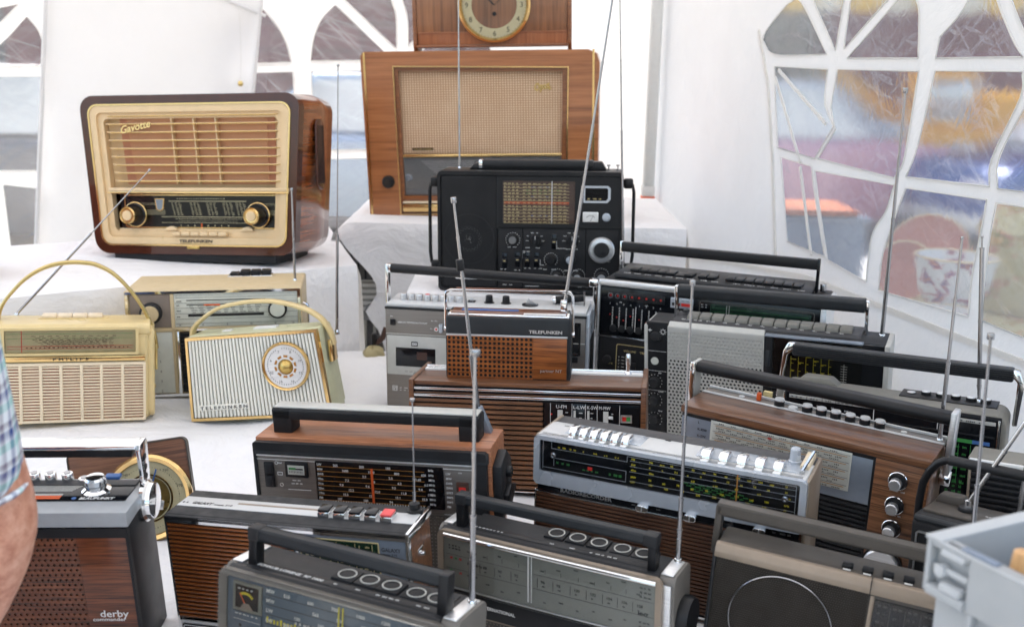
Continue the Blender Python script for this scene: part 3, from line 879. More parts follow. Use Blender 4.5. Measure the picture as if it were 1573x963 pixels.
# --- cloths
def cloth_grid(name, label, top, nx, ny, zf, skirts, pull=None):
    t = Thing(name, label, "tablecloth")
    v = []; f = []
    for j in range(ny + 1):
        for i in range(nx + 1):
            x, y = top(i / nx, j / ny); v.append((x, y, zf(x, y)))
    for j in range(ny):
        for i in range(nx):
            a = j * (nx + 1) + i; f.append((a, a + 1, a + nx + 2, a + nx + 1))
    idx = {'front': [i for i in range(nx + 1)], 'back': [ny * (nx + 1) + i for i in range(nx + 1)],
           'left': [j * (nx + 1) for j in range(ny + 1)], 'right': [j * (nx + 1) + nx for j in range(ny + 1)]}
    for side, zb, nrow, amp in skirts:
        ids = idx[side]; P = [Vector(v[k]) for k in ids]; prev = ids
        c = Vector((sum(p.x for p in P) / len(P), sum(p.y for p in P) / len(P), 0))
        mid = Vector(top(.5, .5)).to_3d()
        tdir = (P[-1] - P[0]); tdir.z = 0; tdir.normalize(); nrm = Vector((tdir.y, -tdir.x, 0))
        if nrm.dot(c - mid) < 0: nrm = -nrm
        for r in range(1, nrow + 1):
            q = r / nrow; cur = []
            for k, p in zip(ids, P):
                s_ = (p - P[0]).dot(tdir)
                zb_ = zb(s_) if callable(zb) else zb
                wob = amp * (q ** .7) * (.6 * math.sin(s_ * 17 + 1.2) + .5 * math.sin(s_ * 31 + 2) + .35 * math.sin(s_ * 7.3))
                pu = pull(s_, q) if (pull and side == 'front') else 0
                v.append((p.x + pu + nrm.x * (.006 + .03 * q ** .5 * 0.3 + wob), p.y + nrm.y * (.006 + .009 * q ** .5 + wob), p.z + (zb_ - p.z) * q))
                cur.append(len(v) - 1)
            for a in range(len(ids) - 1): f.append((prev[a], prev[a + 1], cur[a + 1], cur[a]))
            prev = cur
    link("cloth", raw("cloth", v, f, M.cloth, True, 70), t.o)
    return t
def zt(x, y):
    z = .744 + .024 * sm(1.80, 1.93, y + .1 * x) * sm(-.20, -.32, x) + .0045 * nz(x, y, 2.1) + .0016 * nz(x, y, 6) + .0009 * nz(x, y, 15, 3)
    z += .010 * math.exp(-((x + .40) ** 2 + (y - 2.13) ** 2) / .006) - .020 * math.exp(-((x + .62) ** 2 + (y - 2.12) ** 2) / .014)
    z += .02 * math.exp(-((x + .33) ** 2 + (y - 2.48) ** 2) / .02)
    return z
cloth_grid("tablecloth", "crumpled white cloth on the long front table under most of the radios",
           lambda a, b: ((-1.35 + (wall_x(.45 + 2.21 * b) - .05 + 1.35) * a), .45 + 2.21 * b), 90, 90, zt,
           [('front', .04, 6, .02), ('back', .1, 5, .015), ('left', .04, 5, .02), ('right', .04, 5, .004)])
A_ = Vector((-.397, 2.70)); B_ = Vector((-1.06, 2.26)); D_ = Vector((-.528, 3.16))
def top_left(a, b):
    f0 = A_ + (B_ - A_) * 1.7; p0 = f0 + (A_ - f0) * a
    bk0 = f0 + Vector((-.1, .75)); bk1 = D_ + Vector((-.06, .22)); p1 = bk0 + (bk1 - bk0) * a
    return tuple(p0 + (p1 - p0) * b)
cloth_grid("tablecloth", "white cloth on the raised stand under the big ivory and brown radio", top_left, 40, 30, lambda x, y: .984 + .002 * nz(x, y, 3, 1),
           [('front', .62, 12, .009), ('right', .62, 12, .008), ('left', .5, 6, .01)])
def zb_r(s_): return .62
cloth_grid("tablecloth", "white cloth on the raised table under the honey brown radio", lambda a, b: (-.505 + 1.0 * a, 3.07 + .72 * b), 40, 24,
           lambda x, y: 1.040 + .002 * nz(x, y, 3, 4) - .02 * sm(-.47, -.505, x),
           [('front', .60, 16, .010), ('left', .965, 5, .010), ('right', .6, 6, .01)],
           lambda s_, q: math.exp(-s_ / .12) * (.115 * sm(0, .42, q) - .035 * math.exp(-((q - .57) / .08) ** 2) + .03 * sm(.6, .95, q)))
cloth_grid("tablecloth", "white cloth over the box under the black receiver", lambda a, b: (-.255 + .60 * a, 2.50 + .34 * b), 24, 14, lambda x, y: .950 + .0015 * nz(x, y, 4, 2),
           [('front', .70, 8, .006), ('left', .72, 8, .007), ('right', .72, 6, .007)])

# --- clutter on the ground behind the gap between the cloths
t = Thing("plastic_crate", "dark grey ribbed plastic crate behind the gap between the white cloths", "crate", (-.60, 3.42, .80))
t.part("body", G().m(M.grey).box(-60, 150, 0, 250, 0, 170, 4))
t.part("rim", G().m(M.grey).box(-66, 156, -5, 255, 150, 168, 3))
t.rep("rib", G().m(M.slate).box(-3, 3, -8, 0, 5, 148, 1), [(x, 0, 0) for x in range(-50, 150, 22)])
t = Thing("wire_rack", "pale galvanised slatted rack behind the gap between the white cloths", "rack", (-.55, 3.50, .56))
t.rep("slat", G().m(M.white_plastic).box(0, 190, 0, 6, 0, 13, 1), [(0, 0, z) for z in range(0, 300, 20)])
t.part("back_sheet", G().m(M.silver_mid).box(0, 190, 9, 12, -100, 300, .5))
t.rep("upright", G().m(M.galv).box(0, 8, 12, 22, -560, 320, 1), [(0, 0, 0), (182, 0, 0)])
t = Thing("storage_bin", "small slatted grey bin low in the gap beside the cassette recorder", "bin", (-.47, 3.30, .60))
t.part("body", G().m(M.grey).box(0, 160, 10, 170, 0, 105, 3))
t.part("rim", G().m(M.galv).box(-6, 166, 0, 176, 96, 110, 2))
t.rep("bar", G().m(M.silver_mid).box(0, 9, 0, 10, 0, 96, 1), [(x, 0, 0) for x in range(4, 160, 30)])
t = Thing("metal_case", "dented grey metal case under the slatted bin in the gap", "case", (-.50, 3.10, .0))
t.part("body", G().m(M.galv).box(0, 300, 0, 300, 0, 580, 6))
t.part("lid_edge", G().m(M.alu_dark).box(-4, 304, -4, 304, 560, 572, 2))
t.part("catch", G().m(M.black).box(60, 84, -12, 0, 520, 552, 2))
t = Thing("rag", "pale yellow rag beside the grey cassette recorder", "rag", (-.345, 2.60, .765))
vs = []; fs = []
for j in range(13):
    for i in range(20):
        a_ = 2 * PI * i / 20; ph = PI * j / 12; r = 26 * math.sin(ph) * (1 + .22 * math.sin(3 * a_ + 1) + .16 * math.sin(7 * a_ + 2 * ph))
        vs.append((r * math.cos(a_), .8 * r * math.sin(a_), 14 - 20 * math.cos(ph) * (1 + .2 * math.sin(5 * a_))))
for j in range(12):
    for i in range(20): fs.append((j * 20 + i, j * 20 + (i + 1) % 20, (j + 1) * 20 + (i + 1) % 20, (j + 1) * 20 + i))
t.part("cloth", G().m(M.olive_dial).faces(vs, fs), ang=70)
t = Thing("pocket_tool", "dark red and black tool lying by the pale yellow rag", "tool", (-.33, 2.63, .80))
t.part("handle", G().m(M.maroon).tube([(-10, 0, 0), (6, 4, 14), (14, 6, 40)], 7, 8))
t.part("jaw", G().m(M.black).box(-22, -8, -6, 8, -4, 26, 3))
t = Thing("case", "pinkish brown case with dark base at the left edge on the raised cloth", "case", (-1.30, 2.36, .986), (0, 0, R_(20)))
t.part("body", G().m(M.pink_box).box(-200, 92, 0, 200, 28, 190, 10))
t.part("base", G().m(M.black).box(-205, 96, -4, 204, 0, 26, 4))
t.part("latch", G().m(M.steel).box(96, 118, 30, 60, 18, 28, 2))

# ---------------------------------------------------------------- outside, behind the film
def car(label, loc, yaw, paint, cabin=None):
    t = Thing("parked_car", label, "car", loc, (0, 0, R_(yaw)), 0, "cars parked outside the tent")
    b = [(-2050, 260), (-2050, 640), (-1950, 800), (-900, 900), (-880, 905), (1500, 900), (1950, 830), (2060, 600), (2060, 260), (1650, 220), (-1650, 220)]
    t.part("body", G().m(paint).prism(b, 'y', -840, 840, 60, 3))
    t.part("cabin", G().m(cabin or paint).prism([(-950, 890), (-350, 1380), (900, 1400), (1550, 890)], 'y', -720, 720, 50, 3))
    g = G().m(M.car_glass).prism([(-760, 930), (-300, 1320), (240, 1335), (240, 930)], 'y', -727, -719)
    t.part("side_window", g)
    t.part("side_window", G().m(M.car_glass).prism([(300, 930), (300, 1335), (840, 1330), (1280, 930)], 'y', -727, -719))
    t.part("side_window", G().m(M.car_glass).prism([(-760, 930), (-300, 1320), (840, 1330), (1280, 930)], 'y', 719, 727))
    t.part("windscreen", G().m(M.car_glass).faces([(-962, -640, 915), (-962, 640, 915), (-400, 600, 1362), (-400, -600, 1362)], [(0, 1, 2, 3)]))
    t.part("rear_window", G().m(M.car_glass).faces([(1562, -640, 905), (1562, 640, 905), (960, 600, 1378), (960, -600, 1378)], [(0, 1, 2, 3)]))
    for x in (-1300, 1300):
        for y in (-850, 850):
            w = t.part("wheel", G().m(M.rubber).lathe([(0, 0), (200, 0), (310, 20), (320, 60), (320, 150), (300, 180), (0, 180)], (x, y + (90 if y > 0 else -90), 320), 'y-' if y > 0 else 'y', 22))
            t.part("rim", G().m(M.silver).lathe([(0, 0), (170, 0), (195, 20), (0, 26)], (x, y + (98 if y > 0 else -98), 320), 'y' if y > 0 else 'y-', 18), None, w)
    for y in (-600, 600):
        t.part("headlight", G().m(M.alu_bright).box(-2072, -2030, y - 150, y + 150, 560, 690, 20))
        t.part("tail_light", G().m(M.red).box(2030, 2072, y - 120, y + 120, 560, 700, 15))
    t.part("bumper", G().m(M.silver_mid).box(-2110, -2030, -800, 800, 300, 420, 25))
    return t
car("dusty pink car with roof coloured as sky glare parked nearest outside the right hand window", (2.15, 9.9, 0), 186, M.car_pink, M.silver_top)  # pale silver cabin: white sky glare put into the colour
car("blue car parked to the right of the pink one", (5.35, 9.3, 0), 14, M.car_blue, M.silver_top)  # cabin coloured pale to imitate sky reflected on its top
car("pale silver car parked behind the pink one", (3.3, 13.6, 0), 186, M.car_silver)
car("dark grey car seen through the window at the far left", (-4.3, 8.2, 0), 12, M.car_dark)
car("pale grey car seen behind the ivory and brown radio", (-1.2, 9.4, 0), -6, M.car_silver)
t = Thing("excavator", "yellow excavator standing behind the parked cars", "excavator", (5.6, 13.4, 0), (0, 0, R_(-8)), 0, None, .9)
t.part("track", G().m(M.rubber).prism(rrect(-1150, 1150, 0, 480, 230), 'y', -850, -450, 20))
t.part("track", G().m(M.rubber).prism(rrect(-1150, 1150, 0, 480, 230), 'y', 450, 850, 20))
t.part("chassis", G().m(M.digger).box(-1000, 1000, -800, 800, 500, 900, 60))
t.part("engine_cover", G().m(M.digger).box(-150, 1100, -780, 780, 880, 1380, 90))
t.part("cab", G().m(M.digger).box(-900, -180, -760, 100, 880, 1650, 60))
t.part("cab_window", G().m(M.car_glass).box(-840, -260, -770, -755, 1020, 1560, 10))
t.part("boom", G().m(M.digger).prism([(-900, 900), (-1000, 1150), (-1900, 1750), (-2050, 1650), (-1150, 850)], 'y', 150, 420, 20))
t.part("dipper", G().m(M.digger).prism([(-1880, 1780), (-2080, 1700), (-2000, 700), (-1850, 700)], 'y', 170, 400, 15))
t.part("bucket", G().m(M.grey_dark).prism([(-2100, 760), (-1750, 760), (-1700, 420), (-1950, 260), (-2150, 420)], 'y', 60, 520, 15))
t.part("counterweight", G().m(M.maroon).box(1050, 1250, -760, 760, 700, 1250, 60))
t = Thing("market_stall", "market stall with yellow and cream striped awning beyond the cars", "stall", (1.6, 9.6, 0))
for k in range(16):
    x0 = k * 300
    g = G().m(M.awn_y if k % 2 == 0 else M.awn_w)
    sc = [(x0, 2600), (x0, 2070)] + [(x0 + 150 - 150 * math.cos(PI * q / 6), 2070 - 120 * math.sin(PI * q / 6)) for q in range(1, 6)] + [(x0 + 299, 2070), (x0 + 299, 2600)]
    g.prism(sc, 'y', -6, 6)
    g.prism([(0, 2600), (1800, 3100), (1800, 3112), (0, 2612)], 'x', x0, x0 + 299)
    t.part("awning_stripe", g)
for x in (60, 4740): t.part("post", G().m(M.galv).cyl((x, 40, 0), (x, 40, 2600), 25, 25, 10))
t.part("counter", G().m(M.tan_wood).box(100, 4700, 300, 1100, 700, 760, 8))
def building(label, loc, w, h, d, mat, cols, rows, yaw=0):
    t = Thing("building", label, "building", loc, (0, 0, R_(yaw)))
    t.part("wall", G().m(mat).box(-w / 2, w / 2, 0, d, 0, h))
    t.part("roof", G().m(M.grey_dark).prism([(-200, h), (d / 2, h + 1800), (d + 200, h)], 'x', -w / 2 - 200, w / 2 + 200))
    t.part("plinth", G().m(M.grey).box(-w / 2 - 30, w / 2 + 30, -40, 0, 0, 450, 8))
    for r in range(rows):
        for c in range(cols):
            x = -w / 2 + w * (c + .5) / cols; z = 2500 + r * 2700
            fr = t.part("window", G().m(M.white_plastic).frame([(x - 560, z), (x + 560, z), (x + 560, z + 1400), (x - 560, z + 1400)], [(x - 480, z + 80), (x + 480, z + 80), (x + 480, z + 1320), (x - 480, z + 1320)], -50, -2))
            t.part("glass", G().m(M.car_glass).box(x - 480, x + 480, -22, -2, z + 80, z + 1320), None, fr)
            t.part("mullion", G().m(M.white_plastic).box(x - 30, x + 30, -46, -24, z + 80, z + 1320), None, fr)
    t.part("door", G().m(M.grey_dark).box(-500, 500, -30, -2, 0, 2100, 6))
    return t
building("long maroon clad building beyond the market square", (1, 17, 0), 34000, 7000, 7000, M.maroon_wall, 9, 2)
building("maroon clad house seen through the back windows", (-6.5, 13, 0), 11000, 6500, 3500, M.maroon_wall, 3, 2)
t = Thing("hedge", "dark green hedge beside the yellow excavator", "hedge", (2.7, 12.6, 0))
vs = []; fs = []
for k in range(1500):
    c = Vector((rnd.uniform(-700, 700), rnd.uniform(-400, 400), rnd.uniform(100, 2300))); 
    u = Vector((rnd.uniform(-1, 1), rnd.uniform(-1, 1), rnd.uniform(-1, 1))).normalized() * 90; w_ = u.orthogonal().normalized() * 60
    i = len(vs); vs += [tuple(c - u), tuple(c + w_), tuple(c + u), tuple(c - w_)]; fs.append((i, i + 1, i + 2, i + 3))
t.part("foliage", G().m(M.leaf).faces(vs, fs))
t.part("stem", G().m(M.slat_dark).cyl((0, 0, 0), (0, 0, 1800), 60, 30, 8))
# goods table just outside the side wall
def trestle(label, x0, x1, y0, y1, h, mat):
    t = Thing("trestle_table", label, "table", (x0, y0, 0))
    w, d = (x1 - x0) * 1000, (y1 - y0) * 1000
    t.part("tabletop", G().m(mat).box(0, w, 0, d, h - 30, h, 4))
    for x in (60, w - 60):
        for y in (60, d - 60): t.part("leg", G().m(M.galv).cyl((x, y, 0), (x, y, h - 30), 16, 16, 10))
trestle("trestle table of china just outside the right tent window", .99, 2.0, 2.30, 3.2, 880, M.flower_cloth)
trestle("trestle table with a blue grey box outside the right window", .86, 2.0, 3.35, 4.3, 760, M.white_plastic)
def dish(label, loc, prof, mat, cat, ax, rimr, rimt, rim=M.china_rim):
    t = Thing(cat, label, cat, loc)
    t.part("bowl", G().m(mat).lathe(prof, (0, 0, 0), ax, 36))
    a = Vector(ax) if not isinstance(ax, str) else Vector((0, 0, 1)); a.normalize(); u = a.orthogonal().normalized(); w_ = a.cross(u)
    t.part("rim", G().m(rim).tube([tuple(a * rimt + (u * math.cos(2 * PI * k / 36) + w_ * math.sin(2 * PI * k / 36)) * rimr) for k in range(37)], 3, 6))
plate_prof = [(0, 0), (60, 0), (95, 14), (112, 20), (112, 24), (94, 18), (58, 5), (0, 5)]
dish("big red patterned china plate propped up outside the window", (1.16, 2.98, .995), plate_prof, M.china_red, "plate", (-.45, -.75, .35), 112, 22)
dish("small red patterned plate leaning in front of the big plate", (1.055, 2.86, .97), [(r * .72, t_) for r, t_ in plate_prof], M.china_red, "plate", (-.45, -.75, .3), 80, 22)
dish("flowered white tureen standing in front of the red plates", (1.105, 2.66, .90), [(0, 0), (46, 0), (52, 14), (82, 60), (92, 110), (100, 150), (96, 150), (86, 108), (0, 100)], M.china_flower, "tureen", 'z', 98, 150)
dish("low flowered white bowl in front of the tureen", (1.03, 2.52, .882), [(0, 0), (40, 0), (46, 8), (86, 44), (90, 56), (86, 56), (44, 14), (0, 12)], M.china_flower, "bowl", 'z', 89, 56)
t = Thing("vase", "dark vase at the right edge outside the window", "vase", (1.37, 2.52, .882))
t.part("body", G().m(M.grey_dark).lathe([(0, 0), (34, 0), (46, 40), (50, 90), (38, 150), (24, 170), (30, 190), (0, 186)], (0, 0, 0), 'z', 24))
t = Thing("parasol_bundle", "bundle of flowered cloth behind the vase outside the window", "cloth", (1.36, 2.84, .882))
t.part("cloth", G().m(M.flower_cloth).lathe([(0, 0), (120, 0), (135, 60), (110, 150), (124, 210), (90, 280), (0, 300)], (0, 0, 0), 'z', 18))
t = Thing("storage_box", "blue grey plastic box under an orange tray outside the window", "box", (.90, 3.55, .762))
t.part("body", G().m(M.grey_blue).box(0, 270, 0, 300, 0, 262, 12)); t.part("rim", G().m(M.grey_blue).box(-8, 278, -8, 308, 240, 258, 4))
t = Thing("tray", "orange tray lying on the blue grey box outside the window", "tray", (.885, 3.53, 1.026))
t.part("base", G().m(M.orange_box).box(0, 250, 0, 300, 0, 8, 2)); t.part("rim", G().m(M.orange_box).frame(rrect(0, 250, 0, 16, 4), rrect(4, 246, 4, 14, 3), 0, 300))

# ---------------------------------------------------------------- clock on the honey brown radio
t = Thing("mantel_clock", "wooden mantel clock with gilt ring dial standing on the honey brown radio", "clock", (-.0745, 3.265, 1.527), (0, R_(-2.0), R_(-3)))
t.part("case", G().m(M.clock_band).box(-221, 221, 0, 110, 14, 268, 6))
t.part("side_panel", G().m(M.opus_frame).prism([(8, 0), (100, 0), (112, 20), (112, 240), (60, 285), (-4, 240), (-4, 20)], 'x', -233, -221, 2))
t.part("side_panel", G().m(M.opus_frame).prism([(8, 0), (100, 0), (112, 20), (112, 240), (60, 285), (-4, 240), (-4, 20)], 'x', 221, 233, 2))
t.part("front_band", G().m(M.clock_wood).box(-220, 220, -3, 0, 54, 200, 1))
for z in (52.5, 201): t.part("inlay", G().m(M.teak).box(-220, 220, -4, 0, z - 1.5, z + 1.5, .5))
t.part("base_moulding", G().m(M.opus_frame).box(-224, 224, -8, 114, 10, 18, 3))
ring = t.part("dial_ring", G().m(M.gold).lathe([(98, 2), (106, 2), (106, 16), (100, 22), (95, 16), (93, 8), (93, 2)], (8, -2, 128), 'y-', 48))
t.part("dial", G().m(M.gold_dial).lathe([(66, 4), (94, 4), (94, 8), (66, 8)], (8, -2, 128), 'y-', 48))
t.part("dial_centre", G().m(M.clock_wood).lathe([(0, 4), (66, 4), (66, 7), (0, 7)], (8, -2, 128), 'y-', 40))  # brown wood tone paints in the reflection on the inner face
g = G().m(M.black_print)
for k in range(1, 13):
    a = R_(90 - 30 * k); g.text(str(k), 8 + 80 * math.cos(a), 128 + 80 * math.sin(a) - 7, 21, 'F', 10.4, align='CENTER')
for k in range(60):
    a = R_(6 * k); x, z = 8 + 91 * math.cos(a), 128 + 91 * math.sin(a); g.box(x - .7, x + .7, -11, -10.2, z - .7, z + .7)
t.part("numerals", g)
t.part("winding_hole", G().m(M.black).lathe([(0, 0), (6, 0), (6, 3), (0, 3)], (8, -9, 103), 'y-', 14))
t.part("hour_hand", G().m(M.black).prism([(5, 128), (11, 128), (-30, 168), (-33, 166)], 'y', -12, -11))
t.part("minute_hand", G().m(M.black).prism([(5, 126), (11, 130), (64, 170), (62, 173)], 'y', -13.4, -12.4))
t.part("glass", G().m(M.pane).lathe([(96, 17), (60, 21), (0, 23)], (8, -2, 128), 'y-', 40))

# ---------------------------------------------------------------- grey crate in the right foreground
t = Thing("storage_crate", "pale grey plastic crate with recessed grip in the right foreground", "crate", (.335, .80, 1.139), (0, 0, R_(-63.7)))
CW, CD, CZ = 300, 400, -392
g = G().m(M.crate)
g = G().m(M.crate)
# front face band with a grip opening, built from pieces round the opening
g.box(0, 5, 0, 14, -46, 0, 1.5).box(5, 42, 0, 14, -6, 0, 1.2).box(42, CW, 0, 14, -46, 0, 1.5).box(5, 42, 9, 14, -46, -6, 0)
g.box(5, 42, -3, 9, -46, -38, 1.5)
g.box(0, CW, CD - 14, CD, -46, 0, 1.5).box(0, 14, 14, CD - 14, -46, 0, 1.5).box(CW - 14, CW, 14, CD - 14, -46, 0, 1.5)
t.part("rim_band", g)
g = G().m(M.crate).box(8, CW - 8, 8, 13, CZ, -44, 1).box(8, CW - 8, CD - 13, CD - 8, CZ, -44, 1).box(8, 13, 13, CD - 13, CZ, -44, 1).box(CW - 13, CW - 8, 13, CD - 13, CZ, -44, 1).box(8, CW - 8, 8, CD - 8, CZ, CZ + 6, 1)
t.part("wall", g)
t.part("lip", G().m(M.crate_lt).prism([(-1, -1), (CW + 1, -1), (CW + 1, 0.5), (-1, .5)], 'z', -1.5, 1.2, .5).box(-1, 14, -1, CD + 1, -.6, 1.3, .4))
t.part("rim_pocket", G().m(M.grey_blue).box(30, 62, 3, 11, -.8, 1.6, .5))
t.part("grip_peg", G().m(M.crate_lt).cyl((15, 8, -24), (15, -1, -24), 6, 5.2, 18, 1).box(18, 40, 2, 8, -25, -20, 1).box(6, 12, 3, 8, -25, -21, 1))
t.part("latch", G().m(M.crate_lt).prism([(8, -9), (-2, -9), (-2, -6), (4, 0), (8, 0)], 'x', 16, 38, .8)); t.part("grip_lip", G().m(M.crate_lt).box(18, 38, -3, 8, -38, -31, 1.5))
t.rep("rib", G().m(M.crate).box(0, 5, 1, 9, CZ, -46, 1), [(x, 0, 0) for x in (44, 110, 176, 242)])
t = Thing("plastic_sleeve", "clear plastic sleeve stuffed in the grey crate", "sleeve", (.335, .80, 1.139), (0, 0, R_(-63.7)))
vs = []; fs = []
for j in range(7):
    for i in range(31):
        vs.append((60 + i * 7, 120 + 10 * math.sin(i * .8) + j * 3, -150 + j * 26 + 2 * math.sin(i * .9)))
for j in range(6):
    for i in range(30): fs.append((j * 31 + i, j * 31 + i + 1, j * 31 + i + 32, j * 31 + i + 31))
t.part("film", G().m(M.bagplastic).faces(vs, fs))
t.part("seam", G().m(M.bagplastic).tube([(60 + i * 7, 138 + 10 * math.sin(i * .8), 6 + 2 * math.sin(i * .9)) for i in range(31)], 1.4, 6))
t = Thing("wooden_dowel", "pale rounded wooden peg sticking up inside the grey crate", "wood", (.388, .752, .765))
t.part("peg", G().m(M.tan_wood).lathe([(0, 0), (8, 0), (8, 370), (6.4, 384), (0, 387)], (0, 0, 0), 'z', 20))
t.part("dark_plug", G().m(M.black).cyl((-9, -3, 352), (-7, -2, 352), 2.4, 2.4, 10))

# ---------------------------------------------------------------- person at the left edge
ps = Thing("person", "person in a plaid short sleeved shirt at the left edge, bare elbow bent", "person", (-.76, .90, 0))
def add_skin_layer(me):
    bm = bmesh.new(); bm.from_mesh(me); bm.verts.layers.skin.verify(); bm.to_mesh(me); bm.free()
def skinned(name, chains, mat, parent, sub=2):
    """chains: lists of (x,y,z,r); a chain starting with an int hangs on that vertex of what came before"""
    V, E, Rr = [], [], []
    for ch in chains:
        prev = None
        for it in ch:
            if isinstance(it, int): prev = it; continue
            V.append(it[:3]); Rr.append(it[3] if len(it) == 4 else (it[3], it[4]))
            if prev is not None: E.append((prev, len(V) - 1))
            prev = len(V) - 1
    me = bpy.data.meshes.new(name); me.from_pydata(V, E, []); me.materials.append(mat)
    add_skin_layer(me)
    for i, sv in enumerate(me.skin_vertices[0].data):
        r = Rr[i]; sv.radius = r if isinstance(r, tuple) else (r, r); sv.use_root = (i == 0); 
    o = bpy.data.objects.new(name, me); COL.objects.link(o); o.parent = parent
    m1 = o.modifiers.new("skin", 'SKIN'); m1.use_smooth_shade = True
    m2 = o.modifiers.new("smooth", 'SUBSURF'); m2.levels = sub; m2.render_levels = sub
    return o
# thing-local metres; the person's origin is between the feet
body = [
    [(0, 0, .96, .13), (0, 0, 1.10, .14), (0, 0, 1.28, .155), (0, .0, 1.40, .12), (0, .01, 1.47, .058), (0, .02, 1.53, .056), (0, .03, 1.62, .082), (0, .03, 1.70, .078)],
    [3, (.13, 0, 1.405, .062), (.205, .0, 1.39, .062), (.228, .01, 1.31, .058), (.247, .03, 1.19, .053), (.262, .05, 1.10, .049), (.268, .052, 1.062, .0485), (.258, .06, 1.032, .0475), (.232, .07, .98, .045), (.198, .082, .92, .040), (.158, .094, .85, .031), (.136, .10, .805, .027), (.112, .104, .76, .031)],
    [3, (-.13, 0, 1.405, .062), (-.205, 0, 1.37, .058), (-.24, 0, 1.22, .050), (-.25, 0, 1.08, .042), (-.26, .06, .95, .040), (-.265, .10, .84, .028), (-.265, .12, .77, .030)],
    [0, (.09, 0, .88, .095), (.10, .01, .70, .080), (.105, .0, .50, .058), (.105, -.02, .30, .052), (.105, -.02, .10, .037), (.105, .03, .05, .040), (.11, .13, .035, .034)],
    [0, (-.09, 0, .88, .095), (-.10, .01, .70, .080), (-.105, .0, .50, .058), (-.105, -.02, .30, .052), (-.105, -.02, .10, .037), (-.105, .03, .05, .040), (-.11, .13, .035, .034)]]
def fingers(x, y, z, sx):
    out = []
    for k, (dx, l) in enumerate(((-.024, .072), (-.008, .082), (.008, .078), (.023, .062))):
        out.append([(x + dx, y, z - .02, .0095), (x + dx * 1.1, y + .004, z - .02 - l * .5, .0088), (x + dx * 1.1, y + .018, z - .02 - l * .85, .0078), (x + dx, y + .03, z - .02 - l, .0068)])
    out.append([(x + sx * .02, y + .012, z + .01, .012), (x + sx * .038, y + .026, z - .015, .0105), (x + sx * .044, y + .036, z - .042, .0085)])
    return out
b_ = skinned("body", body, M.skin, ps.o)
for s_, (x, y, z) in ((1, (.105, .105, .742)), (-1, (-.265, .122, .752))):
    for k, ch in enumerate(fingers(x, y, z, -s_)):
        o = skinned("finger" if k < 4 else "thumb", [ch], M.skin, b_, 1)
shirt = [
    [(0, 0, .93, .155), (0, 0, 1.10, .16), (0, 0, 1.28, .185), (0, 0, 1.385, .162), (0, .01, 1.455, .088)],
    [3, (.13, 0, 1.405, .092), (.206, 0, 1.388, .086), (.234, .008, 1.31, .073), (.243, .018, 1.22, .068), (.248, .03, 1.14, .066), (.251, .038, 1.085, .066)],
    [3, (-.13, 0, 1.405, .092), (-.21, 0, 1.372, .084), (-.245, 0, 1.22, .068), (-.252, 0, 1.12, .066)]]
sh_ = skinned("shirt", shirt, M.plaid, ps.o)
ps.part("sleeve_hem", G().m(M.plaid).tube([(249.5 + 57 * math.cos(2 * PI * k / 24), 38 + 57 * math.sin(2 * PI * k / 24), 1092 + 10 * math.cos(2 * PI * k / 24)) for k in range(25)], 3, 6), None, sh_)
skinned("trousers", [[(0, 0, .95, .145), (.09, 0, .86, .105), (.102, .01, .68, .09), (.107, 0, .48, .072), (.107, -.02, .28, .066), (.107, -.02, .10, .062)], [0, (-.09, 0, .86, .105), (-.102, .01, .68, .09), (-.107, 0, .48, .072), (-.107, -.02, .28, .066), (-.107, -.02, .10, .062)]], M.denim, ps.o)
for s_ in (-1, 1):
    ps.part("shoe", G().m(M.black).prism(rrect(s_ * 108 - 45, s_ * 108 + 45, -80, 190, 40), 'z', 0, 75, 14))
ps.part("hair", G().m(M.hair).lathe([(0, 112), (50, 100), (84, 62), (94, 20), (90, -30), (72, -44), (76, -20), (70, 10), (0, 40)], (0, 14, 1690), 'z', 24))
ps.part("nose", G().m(M.skin).lathe([(0, 26), (9, 14), (14, -6), (0, -10)], (0, 106, 1635), 'y', 10))
for s_ in (-1, 1):
    ps.part("ear", G().m(M.skin).lathe([(0, 8), (18, 4), (24, 0), (0, -6)], (s_ * 82, 22, 1640), 'x', 12))
    ps.part("eye", G().m(M.white_plastic).lathe([(0, 4), (9, 0), (0, -4)], (s_ * 30, 104, 1655), 'y', 12))
ps.part("mouth", G().m(M.china_red).box(-22, 22, 98, 106, 1592, 1600, 3))

# ---------------------------------------------------------------- radios
def back_shell(T, mat, x0=0, x1=None, y0=0, z0=0, z1=None, b=4, name="cabinet", y1=None):
    return T.box(name, mat, x0, T.w if x1 is None else x1, y0, T.d if y1 is None else y1, z0, T.h if z1 is None else z1, b)
def feet(T, n=4, mat=None, x=(30,), y=(12,), h=6, z=0):
    pts = [(a, b, 0) for a in (x[0], T.w - x[0]) for b in (y[0], T.d - y[0])]
    T.rep("foot", G().m(mat or M.black).cyl((0, 0, z - h), (0, 0, z + 1), 6, 6.5, 12), pts)

